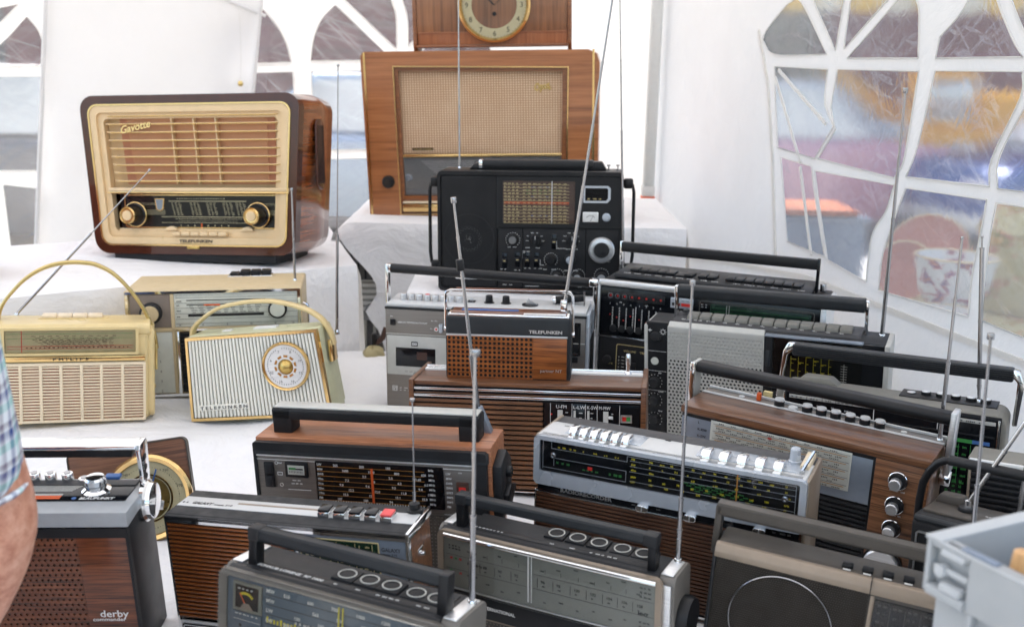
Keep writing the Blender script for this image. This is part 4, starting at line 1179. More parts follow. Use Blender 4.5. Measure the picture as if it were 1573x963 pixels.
# 1 -- large ivory and brown table radio -------------------------------------------------
T = radio('gavotte', "table_radio", "large brown lacquered table radio with ivory louvred front and gilt ringed knobs")
def gx(z): return (1 - z / 372) * .09      # the cabinet narrows towards the base
def gout(i, r, z0=14, z1=372):
    tp = 0
    xa, xb = 27 + i, 542 - 25 - i
    return [(x + (-1 if x < 271 else 1) * (z - z0) / (z1 - z0) * 24, z) for x, z in rrect(xa, xb, z0 + i, z1 - i, r, 6)]
g = G().m(M.gav_front); g.frame(gout(0, 34), gout(20, 24), 0, 30)
g.m(M.gav_front).frame(gout(0, 34), gout(0, 34), 0, 0.01)
T.part("front_surround", g, ang=60)
n_ = len(gout(0, 34)); g = G().m(M.gav_wood)
A0 = [(p[0], 28, p[1]) for p in gout(0, 34)]; A1 = [(p[0], 120, p[1]) for p in gout(-2, 34)]; A2 = [(p[0], 205, p[1]) for p in gout(2, 38)]; A3 = [(p[0], 222, p[1]) for p in gout(12, 40)]
vs = A0 + A1 + A2 + A3; fs = []
for k in range(3):
    for i in range(n_): fs.append((k * n_ + i, k * n_ + (i + 1) % n_, (k + 1) * n_ + (i + 1) % n_, (k + 1) * n_ + i))
fs.append(tuple(range(3 * n_, 4 * n_)))
T.part("cabinet", g.faces(vs, fs), ang=60)
T.part("gilt_edge", G().m(M.gold).frame(gout(19, 25), gout(22.5, 22), -3, 6), ang=60)
fr = T.part("front_moulding", G().m(M.cream_warm).frame(gout(22, 23), gout(38, 14), -1, 22).frame(gout(37, 16), gout(52, 10), 6, 24), ang=60)
T.part("louvre_panel", G().m(M.cream_warm).prism([(48, 350), (500, 350), (512, 160), (64, 160)], 'y', 25, 33, 2))
T.part("salmon_field", G().m(M.salmon_back).prism([(88, 338), (470, 338), (472, 172), (104, 172)], 'y', 23.5, 25.4))
T.part("speaker_cloth", G().m(M.salmon_cloth).prism([(106, 336), (452, 336), (453, 173), (127, 173)], 'y', 21.5, 23.4))
for k in range(9):
    z = 326 - 18.3 * k; x0 = 64 + 2.6 * k; x1 = 490 + .3 * k
    lv = T.part("louvre", G().m(M.cream_warm).tube([(x0, 17, z + 1), (x0 + 12, 8, z), (x1 - 14, 8, z), (x1, 17, z + 2)], 0, 8, (9, 1.9)))
    T.part("louvre_edge", G().m(M.gold_dark).tube([(x0, 8, z + .5), (x0 + 13, -1.2, z - .6), (x1 - 14, -1.2, z - .6), (x1, 8, z + 1)], .9, 6), None, lv)
for xa, xb in ((226, 236), (280, 290), (334, 343)):
    T.part("upright", G().m(M.cream_warm).prism([(xa - 1.7, 337), (xa + 1.7, 337), (xb + 1.7, 173), (xb - 1.7, 173)], 'y', 6, 20, 1))
T.part("script_badge", G().m(M.gold).text("Gavotte", 106, 286, 23, 'F', 3, 0, .3, .025, w=76, rot=.2, res=4))
T.part("gilt_rail", G().m(M.cream_warm).box(66, 510, -2, 18, 155, 165, 3).m(M.gold).box(66, 510, -4, -1, 152, 156, 1))
dp = T.part("dial_panel", G().m(M.black_gloss).prism(rrect(88, 504, 70, 150, (4, 4, 12, 12)), 'y', 12, 20))
T.part("dial_edge", G().m(M.gold).frame(rrect(99, 497, 73, 149, (2, 2, 9, 9)), rrect(101, 495, 75, 147, (2, 2, 8, 8)), 10.5, 12), None, dp)
g = G().m(M.gold_dial)
g.rect(210, 400, 133.5, 135, 12); g.rect(190, 420, 98, 99.4, 12); g.rect(190, 418, 85, 85.8, 12)
for z in (104, 107, 110, 113): g.rect(100, 200, z, z + .7, 12); g.rect(430, 495, z, z + .7, 12)
for z in (126, 129): g.rect(120, 180, z, z + .5, 12); g.rect(420, 485, z, z + .5, 12)
for r in range(8):
    for cix, x0 in enumerate((216, 262, 302, 342, 374)): g.words(x0 + r * .8, x0 + 26 + r * .8, 129 - r * 3.7, 1.9, 3, 12)
g.dashes(225, 390, 93, 2.2, 40, .35, 12); g.dashes(232, 380, 88.5, 1.2, 60, .4, 12); g.dashes(236, 370, 78, 2, 8, .2, 12); g.dashes(230, 300, 139, 1.8, 12, .5, 12); g.dashes(300, 350, 139, 1.8, 8, .6, 12)
T.part("dial_lettering", g, None, dp)
T.part("tuning_pointer", G().m(M.orange_print).box(288, 291, 10.8, 11.6, 72, 84), None, dp)
T.part("magic_eye", G().m(M.gold).prism([(176, 140), (200, 140), (197, 116), (188, 111), (179, 116)], 'y', 9, 12).m(M.steel_dial).prism([(179, 138), (197, 138), (194, 117), (188, 113.5), (182, 117)], 'y', 8, 9.2), None, dp)
T.part("dial_glass", G().m(M.pane).box(102, 494, 7.2, 7.8, 76, 148), None, dp)
for x in (130, 432):
    z = 104
    k_ = T.part("knob", G().m(M.black_gloss).lathe([(0, 0), (27, 0), (27, 10), (23, 14), (23, 22), (0, 22)], (x, 10, z), 'y-', 36))
    T.part("knob_ring", G().m(M.gold).lathe([(25, 4), (28.5, 4), (28.5, 9), (25, 11)], (x, 10, z), 'y-', 36), None, k_)
    T.part("knob_cap", G().m(M.gold).lathe([(0, 0), (19, 0), (19, 16), (17, 19), (15, 16), (0, 15)], (x - 4, -10, z - 1), 'y-', 32).m(M.cream_warm).lathe([(0, 0), (11, 0), (11, 3), (0, 4)], (x - 4, -25, z - 1), 'y-', 24), None, k_)
for x in (218, 405): T.part("tone_wheel", G().m(M.cream_warm).prism([(x - 16, 68), (x + 16, 68), (x + 11, 75), (x, 78), (x - 11, 75)], 'y', 0, 12, 1.5))
for i in range(6): T.box("push_button", M.cream_warm, 224 + i * 22.6, 245 + i * 22.6, -8, 12, 57, 66 - .4 * (i in (0, 5)), 2)
T.part("brand_letters", G().m(M.black_print).text("TELEFUNKEN", 238, 41.5, 9, 'F', .6, -1, .12, .03, w=82))
T.part("brand_bar", G().m(M.gold_dark).box(240, 318, -2, -.8, 38.6, 39.8, .3))
T.part("badge", G().m(M.gold_dark).box(258, 288, -4, 2, 27, 33, 1))
T.part("lower_fascia", G().m(M.cream_warm).prism(rrect(84, 508, 36, 72, (2, 2, 12, 12)), 'y', 8, 22, 2))
vs_ = T.part("side_vent", G().m(M.gav_front).prism(rrect(78, 128, 158, 318, 20, 6), 'x', 541, 545, 1.2))
for k in range(5): T.part("vent_slot", G().m(M.black).box(544.6, 545.6, 86 + 8 * k, 89 + 8 * k, 172, 304, .3), None, vs_)
T.part("plinth", G().m(M.black_matt).box(70, 470, 4, 190, -4, 16, 2))

# 2 -- honey brown radio -----------------------------------------------------------------
T = radio('opus', "table_radio", "honey brown wooden table radio with tweed speaker cloth, under the clock")
out = [(10, 0), (691, 0), (698, 440), (690, 466), (664, 478), (36, 482), (12, 482), (3, 470)]
inn = [(107, 8), (598, 8), (606, 426), (606, 426), (606, 426), (100, 436), (100, 436), (100, 436)]
T.part("front_frame", G().m(M.opus_wood).frame(out, inn, 0, 30), ang=40)
bb = [(10, 0), (691, 0), (698, 440), (690, 466), (664, 478), (36, 482), (12, 482), (3, 470)]
T.part("cabinet", G().m(M.opus_wood).prism(bb, 'y', 29, 266, 4))
T.part("inner_frame", G().m(M.opus_frame).frame([(107, 9), (597, 9), (605, 425), (101, 435)], [(118, 20), (584, 20), (592, 418), (112, 427)], 6, 40))
T.part("gilt_line", G().m(M.gold).frame([(103, 6), (601, 6), (610, 431), (97, 441)], [(105.5, 8), (598.5, 8), (607, 428), (100, 438)], -1.6, 1))
for xa, xb in ((8, 12), (680, 677)):
    pass
T.part("gilt_stripe", G().m(M.gold).prism([(14, 0), (20, 0), (17, 480), (11, 480)], 'y', -1.5, 1)); T.part("gilt_stripe", G().m(M.gold).prism([(675, 0), (681, 0), (684, 478), (678, 478)], 'y', -1.5, 1))
T.part("speaker_cloth", G().m(M.opus_cloth).prism([(114, 186), (586, 184), (592, 420), (111, 428)], 'y', 20, 26))
T.part("script_badge", G().m(M.gold_dark).text("Opus", 508, 362, 30, 'F', 2, 20, .35, .02, w=46, rot=.2).text("50", 546, 364, 13, 'F', 2, 20, .2, .01, rot=.2))
T.part("brand_letters", G().m(M.black_print).box(143, 206, 18, 20, 196, 202).m(M.gold_dark).text("TELEFUNKEN", 146, 197, 4.4, 'F', .4, 17.6, .1, .02, w=57))
T.part("gilt_rail", G().m(M.gold).box(110, 590, 8, 22, 176, 184, 2))
dp = T.part("dial_panel", G().m(M.grey).prism([(112, 80), (588, 80), (586, 174), (112, 174)], 'y', 16, 24))
g = G().m(M.white_print)
for r in range(13): g.rect(170 + r * 6, 330, 162 - r * 5.4, 162.7 - r * 5.4, 16); g.dashes(350, 560, 162 - r * 5.4, 1.6, 16, .6, 16)
T.part("dial_lettering", g, None, dp)
T.part("magic_eye", G().m(M.steel_dial).lathe([(0, 0), (11, 0), (11, 3), (0, 4)], (129, 16, 115), 'y-', 20), None, dp)
T.part("dial_glass", G().m(M.pane).box(113, 586, 11, 11.6, 82, 173), None, dp)
T.part("lower_panel", G().m(M.grey).box(112, 588, 15, 24, 62, 80, 1)); T.part("key_bed", G().m(M.opus_frame).box(112, 588, 4, 26, 46, 62, 2))
T.part("key_rail", G().m(M.cream_pale).box(112, 588, -2, 22, 40, 46, 1)); T.part("lower_rail", G().m(M.gold).box(110, 590, -4, 22, 14, 38, 5))
k_ = T.part("knob", G().m(M.black).lathe([(0, 0), (19, 0), (19, 8), (16, 16), (13, 18), (0, 18)], (71, 0, 105), 'y-', 30))
T.part("knob_cap", G().m(M.brown_grille).lathe([(0, 17), (9, 17), (9, 22), (0, 24)], (71, 0, 105), 'y-', 24), None, k_)
T.part("knob", G().m(M.black).lathe([(0, 0), (19, 0), (19, 8), (16, 16), (13, 18), (0, 18)], (636, 0, 105), 'y-', 30))
T.part("foot_rail", G().m(M.black).box(30, 670, 10, 250, -8, 1, 2))

# 3 -- black world receiver ---------------------------------------------------------------
T = radio('black', "world_receiver", "large black multi band receiver with film dial, side bars and silver tuning knob")
T.part("cabinet", G().m(M.black).prism(rrect(0, 444, 0, 290, 12), 'y', 6, 126, 4))
T.part("front_bezel", G().m(M.black_matt).frame(rrect(0, 444, 0, 290, 12), rrect(7, 437, 8, 281, 7), 0, 10))
sp = T.part("speaker_panel", G().m(M.black_matt).box(9, 142, 3, 10, 10, 279, 2))
for r in (60, 31, 12): T.part("speaker_ring", G().m(M.charcoal).lathe([(r - 1.3, 0), (r + 1.3, 0), (r + 1.3, 2), (r - 1.3, 2)], (76, 3, 127), 'y-', 40), None, sp)
T.part("speaker_mesh", G().m(M.black_matt).perf(14, 138, 14, 274, 31, 65, 1.3, 1.5, 2.6, True, 4), None, sp)
g = G().m(M.grey)
for k in range(40):
    a = 2 * PI * k / 40; r = 25 + (k % 2) * 3; g.box(76 + r * math.cos(a) - .7, 76 + r * math.cos(a) + .7, 1.8, 2.4, 127 + r * math.sin(a) - .7, 127 + r * math.sin(a) + .7)
for k in range(26): a = rnd.random() * 6.3; r = rnd.random() * 10; g.box(76 + r * math.cos(a) - .7, 76 + r * math.cos(a) + .7, 1.8, 2.4, 127 + r * math.sin(a) - .7, 127 + r * math.sin(a) + .7)
T.part("speaker_dots", g, None, sp)
T.part("dial_bezel", G().m(M.black).frame(rrect(147, 436, 157, 278, 4), rrect(158, 330, 167, 268, 3), 0, 6))
T.part("right_panel", G().m(M.black_matt).box(146, 437, 4, 10, 10, 156, 1)); T.part("upper_right_panel", G().m(M.black_matt).box(331, 436, 2, 8, 157, 278, 2))
dp = T.part("film_dial", G().m(M.maroon).box(158, 331, 4, 8, 167, 269))
g = G(); zz = [262 - k * 7.6 for k in range(13)]
for k, z in enumerate(zz):
    g.m(M.orange_print if k == 6 else M.cream_print).rect(160, 316, z - 3.6, z - 2.9, 4)
    if k == 6: g.rect(160, 316, z - 1, z + 1.4, 4)
    g.m(M.cream_print).words(160, 200, z - 2, 3.2, 4, 4)
    for c in (g.m(M.cream_print), ): g.words(206, 315, z - 2, 2.6, 9, 4)
    if k in (2, 3): g.m(M.green_print).words(214, 300, z - 2, 2.4, 6, 4.2)
    if k in (1, 4, 10): g.m(M.blue_print).words(226, 290, z - 2, 2.2, 4, 4.2)
T.part("dial_lettering", g, None, dp)
T.part("tuning_pointer", G().m(M.white_print).box(274, 276, 1.5, 3, 166, 268), None, dp); T.part("dial_glass", G().m(M.pane).box(158, 331, .6, 1.1, 168, 268), None, dp)
T.part("display_frame", G().m(M.silver).frame([(350, 218), (406, 218), (414, 226), (414, 252), (408, 258), (350, 258)], [(354, 223), (403, 223), (408, 229), (408, 250), (405, 253), (354, 253)], -3, 3)); T.part("display_glass", G().m(M.black_gloss).box(352, 410, 0, 3, 221, 255))
T.part("display_print", G().m(M.cream_print).words(360, 400, 226, 3, 3, 0))
mt = T.part("level_meter", G().m(M.alu_bright).box(349, 386, -1, 3, 172, 196, 1)); g = G().m(M.white_plastic).box(351, 384, -1.6, -1, 174, 194).m(M.black_print)
for k in range(9): a = R_(40 + 12.5 * k); g.box(367.5 + 12 * math.cos(a) - .4, 367.5 + 12 * math.cos(a) + .4, -2.2, -1.6, 176 + 12 * math.sin(a) - 1.2, 176 + 12 * math.sin(a) + 1.2)
g.prism([(367, 175), (368, 175), (375, 189), (374.4, 189)], 'y', -2.3, -1.8); T.part("meter_face", g, None, mt)
T.part("dimmer_knob", G().m(M.silver).lathe([(0, 0), (10, 0), (10, 5), (6, 6), (6, 10), (0, 10)], (405, 2, 184), 'y-', 24))
def dotring(g, x, z, r, n, a0=-45, a1=225, y=4):
    for k in range(n):
        a = R_(a0 + (a1 - a0) * k / (n - 1)); g.box(x + r * math.cos(a) - .8, x + r * math.cos(a) + .8, y - .6, y - .2, z + r * math.sin(a) - .8, z + r * math.sin(a) + .8)
g = G().m(M.white_print)
for x, z, r in ((182, 127, 17), (274, 80, 16), (290, 42, 16), (340, 42, 16), (396, 44, 17)): dotring(g, x, z, r, 15)
for x, z in ((237, 128), (325, 129)):
    for k in range(6):
        a = R_(-10 + 40 * k); g.words(x + 19 * math.cos(a) - 5, x + 19 * math.cos(a) + 5, z + 17 * math.sin(a) - 1, 2.2, 1, 4)
for x0, x1, z in ((170, 194, 108), (213, 262, 107), (310, 350, 105), (152, 172, 54), (186, 206, 52), (210, 232, 57), (234, 256, 57), (256, 296, 55), (306, 350, 53), (400, 420, 76), (158, 190, 16), (340, 372, 14), (205, 226, 98), (340, 420, 204)): g.words(x0, x1, z, 2.4, 2, 4)
for q in ((286, 288, 108, 126), (286, 310, 107, 108), (205, 206, 82, 96), (205, 214, 95.5, 96.5), (248, 249, 66, 80), (248, 258, 66, 67), (212, 246, 14, 15)): g.rect(*q, 4)
T.part("panel_print", g)
for x, z, r, m_ in ((182, 127, 13, M.grey), (274, 80, 12, M.black), (320, 81, 13, M.silver), (287, 38, 12, M.alu), (338, 38, 12, M.alu), (396, 38, 14, M.alu)):
    k_ = T.part("knob", G().m(M.black).lathe(knob_prof(r, 12, 1.08), (x, 4, z), 'y-', 24)); T.part("knob_cap", G().m(m_).lathe([(0, 0), (r * .72, 0), (r * .66, 2), (0, 2.4)], (x, -7.6, z), 'y-', 20), None, k_)
for x in (237, 325):
    k_ = T.part("selector_knob", G().m(M.black).lathe(knob_prof(14, 14, 1.05), (x, 4, 127), 'y-', 22)); T.part("pointer_bar", G().m(M.charcoal).box(x - 3, x + 3, -16, -9, 114, 141, 1.5).m(M.white_print).box(x - .6, x + .6, -16.4, -16, 130, 139), None, k_)
for x, z in ((162, 76), (193, 79), (217, 79), (239, 79), (281, 124)):
    sw = T.part("slide_switch", G().m(M.black_gloss).box(x - 6, x + 6, 2.6, 4, z - 18, z + 18, .5)); T.part("slider", G().m(M.charcoal).box(x - 5, x + 5, -3, 3, z - 5, z + 5, 1).m(M.cream_print).box(x - 3, x + 3, -3.4, -3, z - .8, z + .8), None, sw)
k_ = T.part("tuning_knob", G().m(M.alu).lathe([(0, 0), (31, 0), (31, 10), (28, 14), (20, 15), (19, 13), (0, 13)], (395, 3, 106), 'y-', 44)); T.part("knob_centre", G().m(M.charcoal).lathe([(0, 12), (19, 12), (17, 16), (0, 17)], (395, 3, 106), 'y-', 32).m(M.black).lathe([(0, 0), (5, 0), (0, 1)], (399, -14, 100), 'y-', 12), None, k_)
for x in (145, 206, 357): T.part("panel_groove", G().m(M.black_gloss).box(x - .6, x + .6, 2.6, 4.2, 12, 154))
for xs, xo in ((0, -20), (444, 466)):
    sg = 1 if xo > 0 else -1
    T.part("side_bar", G().m(M.black).tube([(xs + sg * 2, 30, 262), (xo, 30, 258), (xo + sg * 3, 30, 240), (xo + sg * 3, 30, 90), (xo, 30, 66), (xs + sg * 2, 30, 58)], 4.2, 10))
    for z in (262, 58): T.part("bar_boss", G().m(M.black).box(min(xs, xo) - 1 * (sg < 0), max(xs, xo) + 1 * (sg > 0), 20, 42, z - 12, z + 12, 5))
hd = T.part("carry_handle", G().m(M.black).prism([(70, 290), (84, 306), (392, 311), (404, 290)], 'y', 52, 96, 3)); T.part("handle_grip", G().m(M.charcoal).box(104, 372, 48, 90, 294, 314, 5), None, hd); T.part("handle_clip", G().m(M.chrome).box(94, 103, 50, 80, 293, 314, 2), None, hd)
T.antenna((41, 95, 291), (41, 95, 900), (3.2, 2.6, 2, 1.6))
for x in (408, 430): T.part("aerial_terminal", G().m(M.steel).cyl((x, 66, 289), (x, 66, 303), 1.6, 1.6, 8).cyl((x, 66, 300), (x, 66, 304), 4, 4, 12).cyl((x, 66, 289), (x, 66, 293), 4, 4, 12))
for x in (60, 360): T.part("foot", G().m(M.black).box(x, x + 60, 6, 30, -8, 1, 2))
T.part("tilt_bail", G().m(M.alu).tube([(44, -1, 40), (44, -3, 32), (96, -3, 31)], 1.2, 6))

# 4 -- cream portable with the arched gilt handle ------------------------------------------
T = radio('philips', "portable_radio", "cream portable radio with slatted pink grille and arched gilt handle at the left")
T.d = 112
T.part("body", G().m(M.cream).prism(rrect(0, 288, 3, 184, (6, 6, 10, 12)), 'y', 0, 108, 7, 3), ang=45)
T.part("side_cheek", G().m(M.cream).prism(rrect(4, 104, 4, 190, (16, 16, 26, 18)), 'x', 284, 300, 6, 3), ang=45)
T.part("side_cheek", G().m(M.cream).prism(rrect(4, 104, 4, 190, (16, 16, 26, 18)), 'x', -10, 6, 6, 3), ang=45)
T.part("lid", G().m(M.cream).prism([(0, 182), (0, 197), (10, 203), (98, 203), (106, 196), (106, 182)], 'x', -4, 292, 4, 3), ang=45)
dp = T.part("dial_field", G().m(M.olive_dial).box(22, 263, -1.5, 1, 147, 193, 1))
g = G().m(M.green_print).rect(26, 258, 185, 185.6, -1.5).rect(26, 258, 176, 176.5, -1.5).m(M.maroon)
for r in range(5): g.words(70 + r * 7, 235 - r * 8, 180 - r * 4, 1.8, 11, -1.5)
for r in range(6): g.words(72 + r * 5, 225, 173 - r * 3, 1.4, 12, -1.5)
g.m(M.red).rect(26, 258, 160, 160.8, -1.5).rect(26, 258, 155, 155.6, -1.5).rect(52, 53.2, 148, 192, -1.5).m(M.maroon).dashes(60, 255, 156.5, 2, 24, .4, -1.5)
T.part("dial_lettering", g, None, dp); T.part("dial_window", G().m(M.pane).box(22, 263, -4, -3.4, 147, 193), None, dp)
T.part("window_edge", G().m(M.cream).frame(rrect(16, 269, 142, 198, 3), rrect(22, 263, 147, 193, 2), -5, 1))
T.part("gilt_bar", G().m(M.gold).box(22, 281, -6, 0, 130, 140, 1.5)); T.part("brand_letters", G().m(M.black_print).text("P H I L I P S", 108, 132.2, 7, 'F', .5, -6, 0, .02, w=66))
T.part("grille_backing", G().m(M.salmon_deep).box(12, 279, -.8, 0.5, 9, 124)); T.part("grille_frame", G().m(M.cream_pale).frame(rrect(8, 282, 5, 127, 2), rrect(13, 277, 10, 121, 1), -6, 0))
T.rep("grille_bar", G().m(M.cream_pale).box(12, 278, -4.4, -1.2, -1.7, 1.7, .8), [(0, 0, 14.5 + 6.05 * k) for k in range(18)])
T.rep("grille_upright", G().m(M.cream_pale).box(-3, 3, -6, -1, 9, 122, 1), [(x, 0, 0) for x in (49, 86, 123, 161, 198, 238)])
for i in range(4): T.box("push_button", M.cream_pale, 84 + i * 29, 112 + i * 29, 62, 92, 202, 209, 2)
T.part("button_well", G().m(M.cream).box(78, 212, 58, 60, 201, 205, 1))
hp = [(8, 60, 160), (6, 60, 203), (14, 60, 232), (33, 60, 259), (55, 60, 283), (81, 60, 302), (110, 60, 314), (142, 60, 319), (170, 60, 318), (191, 60, 314), (222, 60, 298), (252, 60, 269), (278, 60, 235), (296, 60, 201), (308, 60, 170), (313, 60, 140)]
hp = [(x if x < 150 else x - (x - 150) * .05, y, z) for x, y, z in hp]
T.part("handle", G().m(M.brass).tube(curve(hp), 0, 8, (7, 3.2)), ang=50); T.part("handle_lining", G().m(M.cream).tube(curve([(x, y, z - 3.4) for x, y, z in hp[1:-1]]), 0, 8, (6, 1.2)), ang=50)
T.part("handle_bracket", G().m(M.brass).prism([(48, 96), (72, 96), (74, 150), (46, 150)], 'x', 300, 306, 1.5)); T.part("handle_bracket", G().m(M.brass).box(-18, -12, 46, 74, 96, 150, 1.5))
T.part("side_screw", G().m(M.gold_dark).cyl((299, 60, 58), (302, 60, 58), 4, 4, 12)); T.part("foot", G().m(M.gold_dark).box(250, 258, 10, 24, -2, 4, 1)); T.part("foot", G().m(M.gold_dark).box(40, 48, 10, 24, -2, 4, 1))
T.antenna((35, 98, 205), (290, 120, 501), (3.6, 3.5, 1.8, 1.5, 1.3), (2.6, 5), cuts=[0, .3, .56, .7, .86, 1])

# 5 -- beige table radio behind -----------------------------------------------------------
T = radio('beige', "table_radio", "beige box shaped radio with pale silver dial behind the two cream portables")
T.part("cabinet", G().m(M.beige).prism([(0, 0), (374, 0), (374, 237), (0, 237)], 'y', 4, 190, 5, 3))
T.part("chrome_edge", G().m(M.chrome).frame(rrect(3, 371, 2, 235, 3), rrect(9, 365, 8, 230, 2), -1, 6)); 
T.part("knob_panel", G().m(M.mauve).box(12, 96, 1, 6, 156, 228, 1)); T.part("divider", G().m(M.beige).box(96, 104, -1, 6, 8, 229, 1.5)); T.part("cross_rail", G().m(M.beige).box(10, 364, -1, 6, 146, 155, 1.5)); T.part("cross_rail_chrome", G().m(M.chrome).box(104, 364, -2, 0, 148.5, 151, .5))
dp = T.part("dial_panel", G().m(M.pale_dial).box(104, 364, 1, 6, 156, 229, .5)); g = G().m(M.grey_print)
for z in (225, 220, 208, 197, 185, 173, 163): g.rect(106, 363, z, z + .6, 1)
g.m(M.black_print).rect(130, 296, 213, 215, 1).rect(130, 300, 203.5, 205.5, 1).rect(132, 292, 178, 184, 1)
for r in range(4): g.words(136 + r * 2, 292, 200 - r * 4.6, 2.3, 9, 1)
for z in (211, 202, 190, 177): g.words(109, 124, z, 3, 1, 1); g.words(302, 316, z, 2.6, 1, 1)
g.m(M.orange_print).rect(166, 200, 202, 205, .8).m(M.black_print)
for x, c in ((112, 'A'), (160, 'A'), (212, 'E'), (262, 'G'), (314, 'B'), (352, 'D')): g.text(c, x, 158, 6, 'F', .4, 1)
T.part("dial_lettering", g, None, dp)
T.part("tuning_knob", G().m(M.black).lathe([(0, 0), (20, 0), (20, 12), (17, 15), (0, 15)], (322, 1, 192), 'y-', 32).m(M.pale_dial).lathe([(0, 15), (16, 15), (15, 17), (0, 17)], (322, 1, 192), 'y-', 28))
T.part("volume_knob", G().m(M.black).lathe([(0, 0), (23, 0), (23, 14), (19, 17), (0, 17)], (56, 1, 189), 'y-', 32).m(M.beige).lathe([(0, 17), (18, 17), (17, 20), (0, 20)], (56, 1, 189), 'y-', 28))
T.part("lower_panel", G().m(M.pale_dial).box(12, 96, 1, 6, 10, 146, .5)); g = G().m(M.grey_print)
for k in range(5): g.text(("-", "5", "4", "3", "2")[k], 66, 100 - 22 * k, 8, 'F', .4, 1)
T.part("lower_print", g); T.part("chrome_upright", G().m(M.chrome).box(104, 111, -3, 4, 9, 147, 1)); T.part("speaker_grille", G().m(M.black).box(112, 364, 3, 6, 10, 146))
T.rep("grille_bar", G().m(M.charcoal).box(112, 364, -1, 3, 0, 4, .8), [(0, 0, z) for z in range(12, 145, 8)])
T.part("key_well", G().m(M.chrome).box(200, 300, 150, 236 - 50, 236, 239, 1))
for i in range(4): T.box("piano_key", M.black, 204 + i * 23.5, 226 + i * 23.5, 158, 184, 238, 250 - 5 * (i == 0), 3)
T.part("side_loop", G().m(M.chrome).tube([(374, 40, 196), (384, 40, 190), (384, 40, 140), (374, 40, 128)], 3, 8))
T.antenna((355, 89, 238), (356, 89, 436), (3.4, 3.0, 2.6), (3, 8))

# 6 -- striped portable -------------------------------------------------------------------
T = radio('striped', "portable_radio", "pale green portable radio with white ribbed front, round gilt dial and cream strap handle")
fr_o = [(0, 172), (281, 176), (292, 4), (-10, 2)]
def lx(z): return -10 + 10 * z / 172
def rx(z): return 292 - 11 * z / 174
T.part("body", G().m(M.ivory_green).prism([(-2, 176), (283, 180), (296, 0), (-13, -2)], 'y', 6, 84, 5, 3), ang=45)
T.part("back", G().m(M.ivory_green).prism([(4, 172), (278, 177), (292, 5), (-8, 3)], 'y', 82, 102, 6, 3), ang=45)
T.part("gilt_frame", G().m(M.gold).frame([(-2, 175), (283, 179), (295, 0), (-13, -2)], [(3, 169), (277, 173), (288, 6), (-7, 4)], -3, 9))
T.part("channel", G().m(M.rib_gap).prism([(2, 170), (278, 174), (289, 5), (-8, 3)], 'y', 3, 8))
n_ = 37
for k in range(n_):
    q = (k + .5) / n_; xt = 3 + (277 - 3) * q; xb = -7 + (288 + 7) * q; zt_ = 169 + 4 * q
    T.part("rib", G().m(M.rib_white).prism([(xb - 2.7, 5), (xb + 2.7, 5), (xt + 2.5, zt_), (xt - 2.5, zt_)], 'y', -2, 4, .8, 1))
dz = (210, 107)
dl = T.part("dial_rim", G().m(M.gold).lathe([(44, 2), (51, 2), (51, 9), (48.5, 13), (45, 10), (44, 4)], (dz[0], 2, dz[1]), 'y-', 48), ang=50)
T.part("dial_face", G().m(M.alu_bright).lathe([(0, 4), (45, 4), (45, 8), (0, 8)], (dz[0], 2, dz[1]), 'y-', 44), None, dl)
g = G().m(M.grey_print)
for k in range(48):
    a = R_(7.5 * k + 4)
    if 100 < math.degrees(a) < 112: continue
    r = 38; x, z = dz[0] + r * math.cos(a), dz[1] + r * math.sin(a); g.prism([(x - .4, z - 1.5), (x + .4, z - 1.5), (x + .4, z + 1.5), (x - .4, z + 1.5)], 'y', -7, -6.4)
for k, tx in enumerate(("52", "6", "7", "8", "10", "12", "14", "16")):
    a = R_(200 - 45 * k); g.text(tx, dz[0] + 33 * math.cos(a), dz[1] + 33 * math.sin(a) - 3, 7.5, 'F', 6.3, 0, align='CENTER')
T.part("dial_figures", g, None, dl)
g = G().m(M.amber_print)
for k in range(10):
    a0 = R_(36 * k); a1 = a0 + R_(22); p = []
    for a, r in ((a0, 24), (a1, 24), (a1, 19.5), (a0, 19.5)): p.append((dz[0] + r * math.cos(a), dz[1] + r * math.sin(a)))
    g.prism(p, 'y', -7, -6.4)
T.part("amber_scale", g, None, dl); T.part("dial_cone", G().m(M.gold_dark).lathe([(0, 6), (17, 6), (16, 9), (0, 24)], (dz[0], 2, dz[1] - 1), 'y-', 36), None, dl)
T.part("dial_glass", G().m(M.pane).lathe([(43, 12), (20, 14), (18, 14)], (dz[0], 2, dz[1]), 'y-', 36), None, dl)
T.part("badge_plate", G().m(M.rib_white).prism([(8, 20), (120, 22), (120, 34), (8, 32)], 'y', -4, -1.5, .5)); T.part("brand_letters", G().m(M.black_print).text("T E L E F U N K E N", 12, 22.6, 9, 'F', .3, -4, 0, .02, w=104, rot=.018))
hp = [(-8, 45, 150), (-6, 45, 179), (3, 45, 193), (17, 45, 204), (40, 45, 218), (64, 45, 228), (93, 45, 233), (123, 45, 236), (150, 45, 236), (180, 45, 234), (214, 45, 226), (248, 45, 214), (270, 45, 200), (284, 45, 186), (296, 45, 162), (300, 45, 138)]
T.part("strap_handle", G().m(M.cream).tube(curve(hp), 0, 8, (11, 3.4)), ang=50)
T.part("handle_bracket", G().m(M.gold).prism([(30, 104), (60, 104), (60, 146), (30, 150)], 'x', 291, 300, 2)); T.part("handle_bracket", G().m(M.gold).box(-18, -10, 30, 60, 100, 150, 2))
T.part("top_button", G().m(M.white_plastic).box(130, 180, 40, 62, 176, 182, 2)); T.part("top_button", G().m(M.white_plastic).box(60, 80, 40, 58, 174, 179, 2)); T.part("top_seam", G().m(M.ivory_green).box(200, 230, 50, 60, 178, 181, 1))
feet(T, 4, M.ivory_green, (40,), (14,), 6, 1)
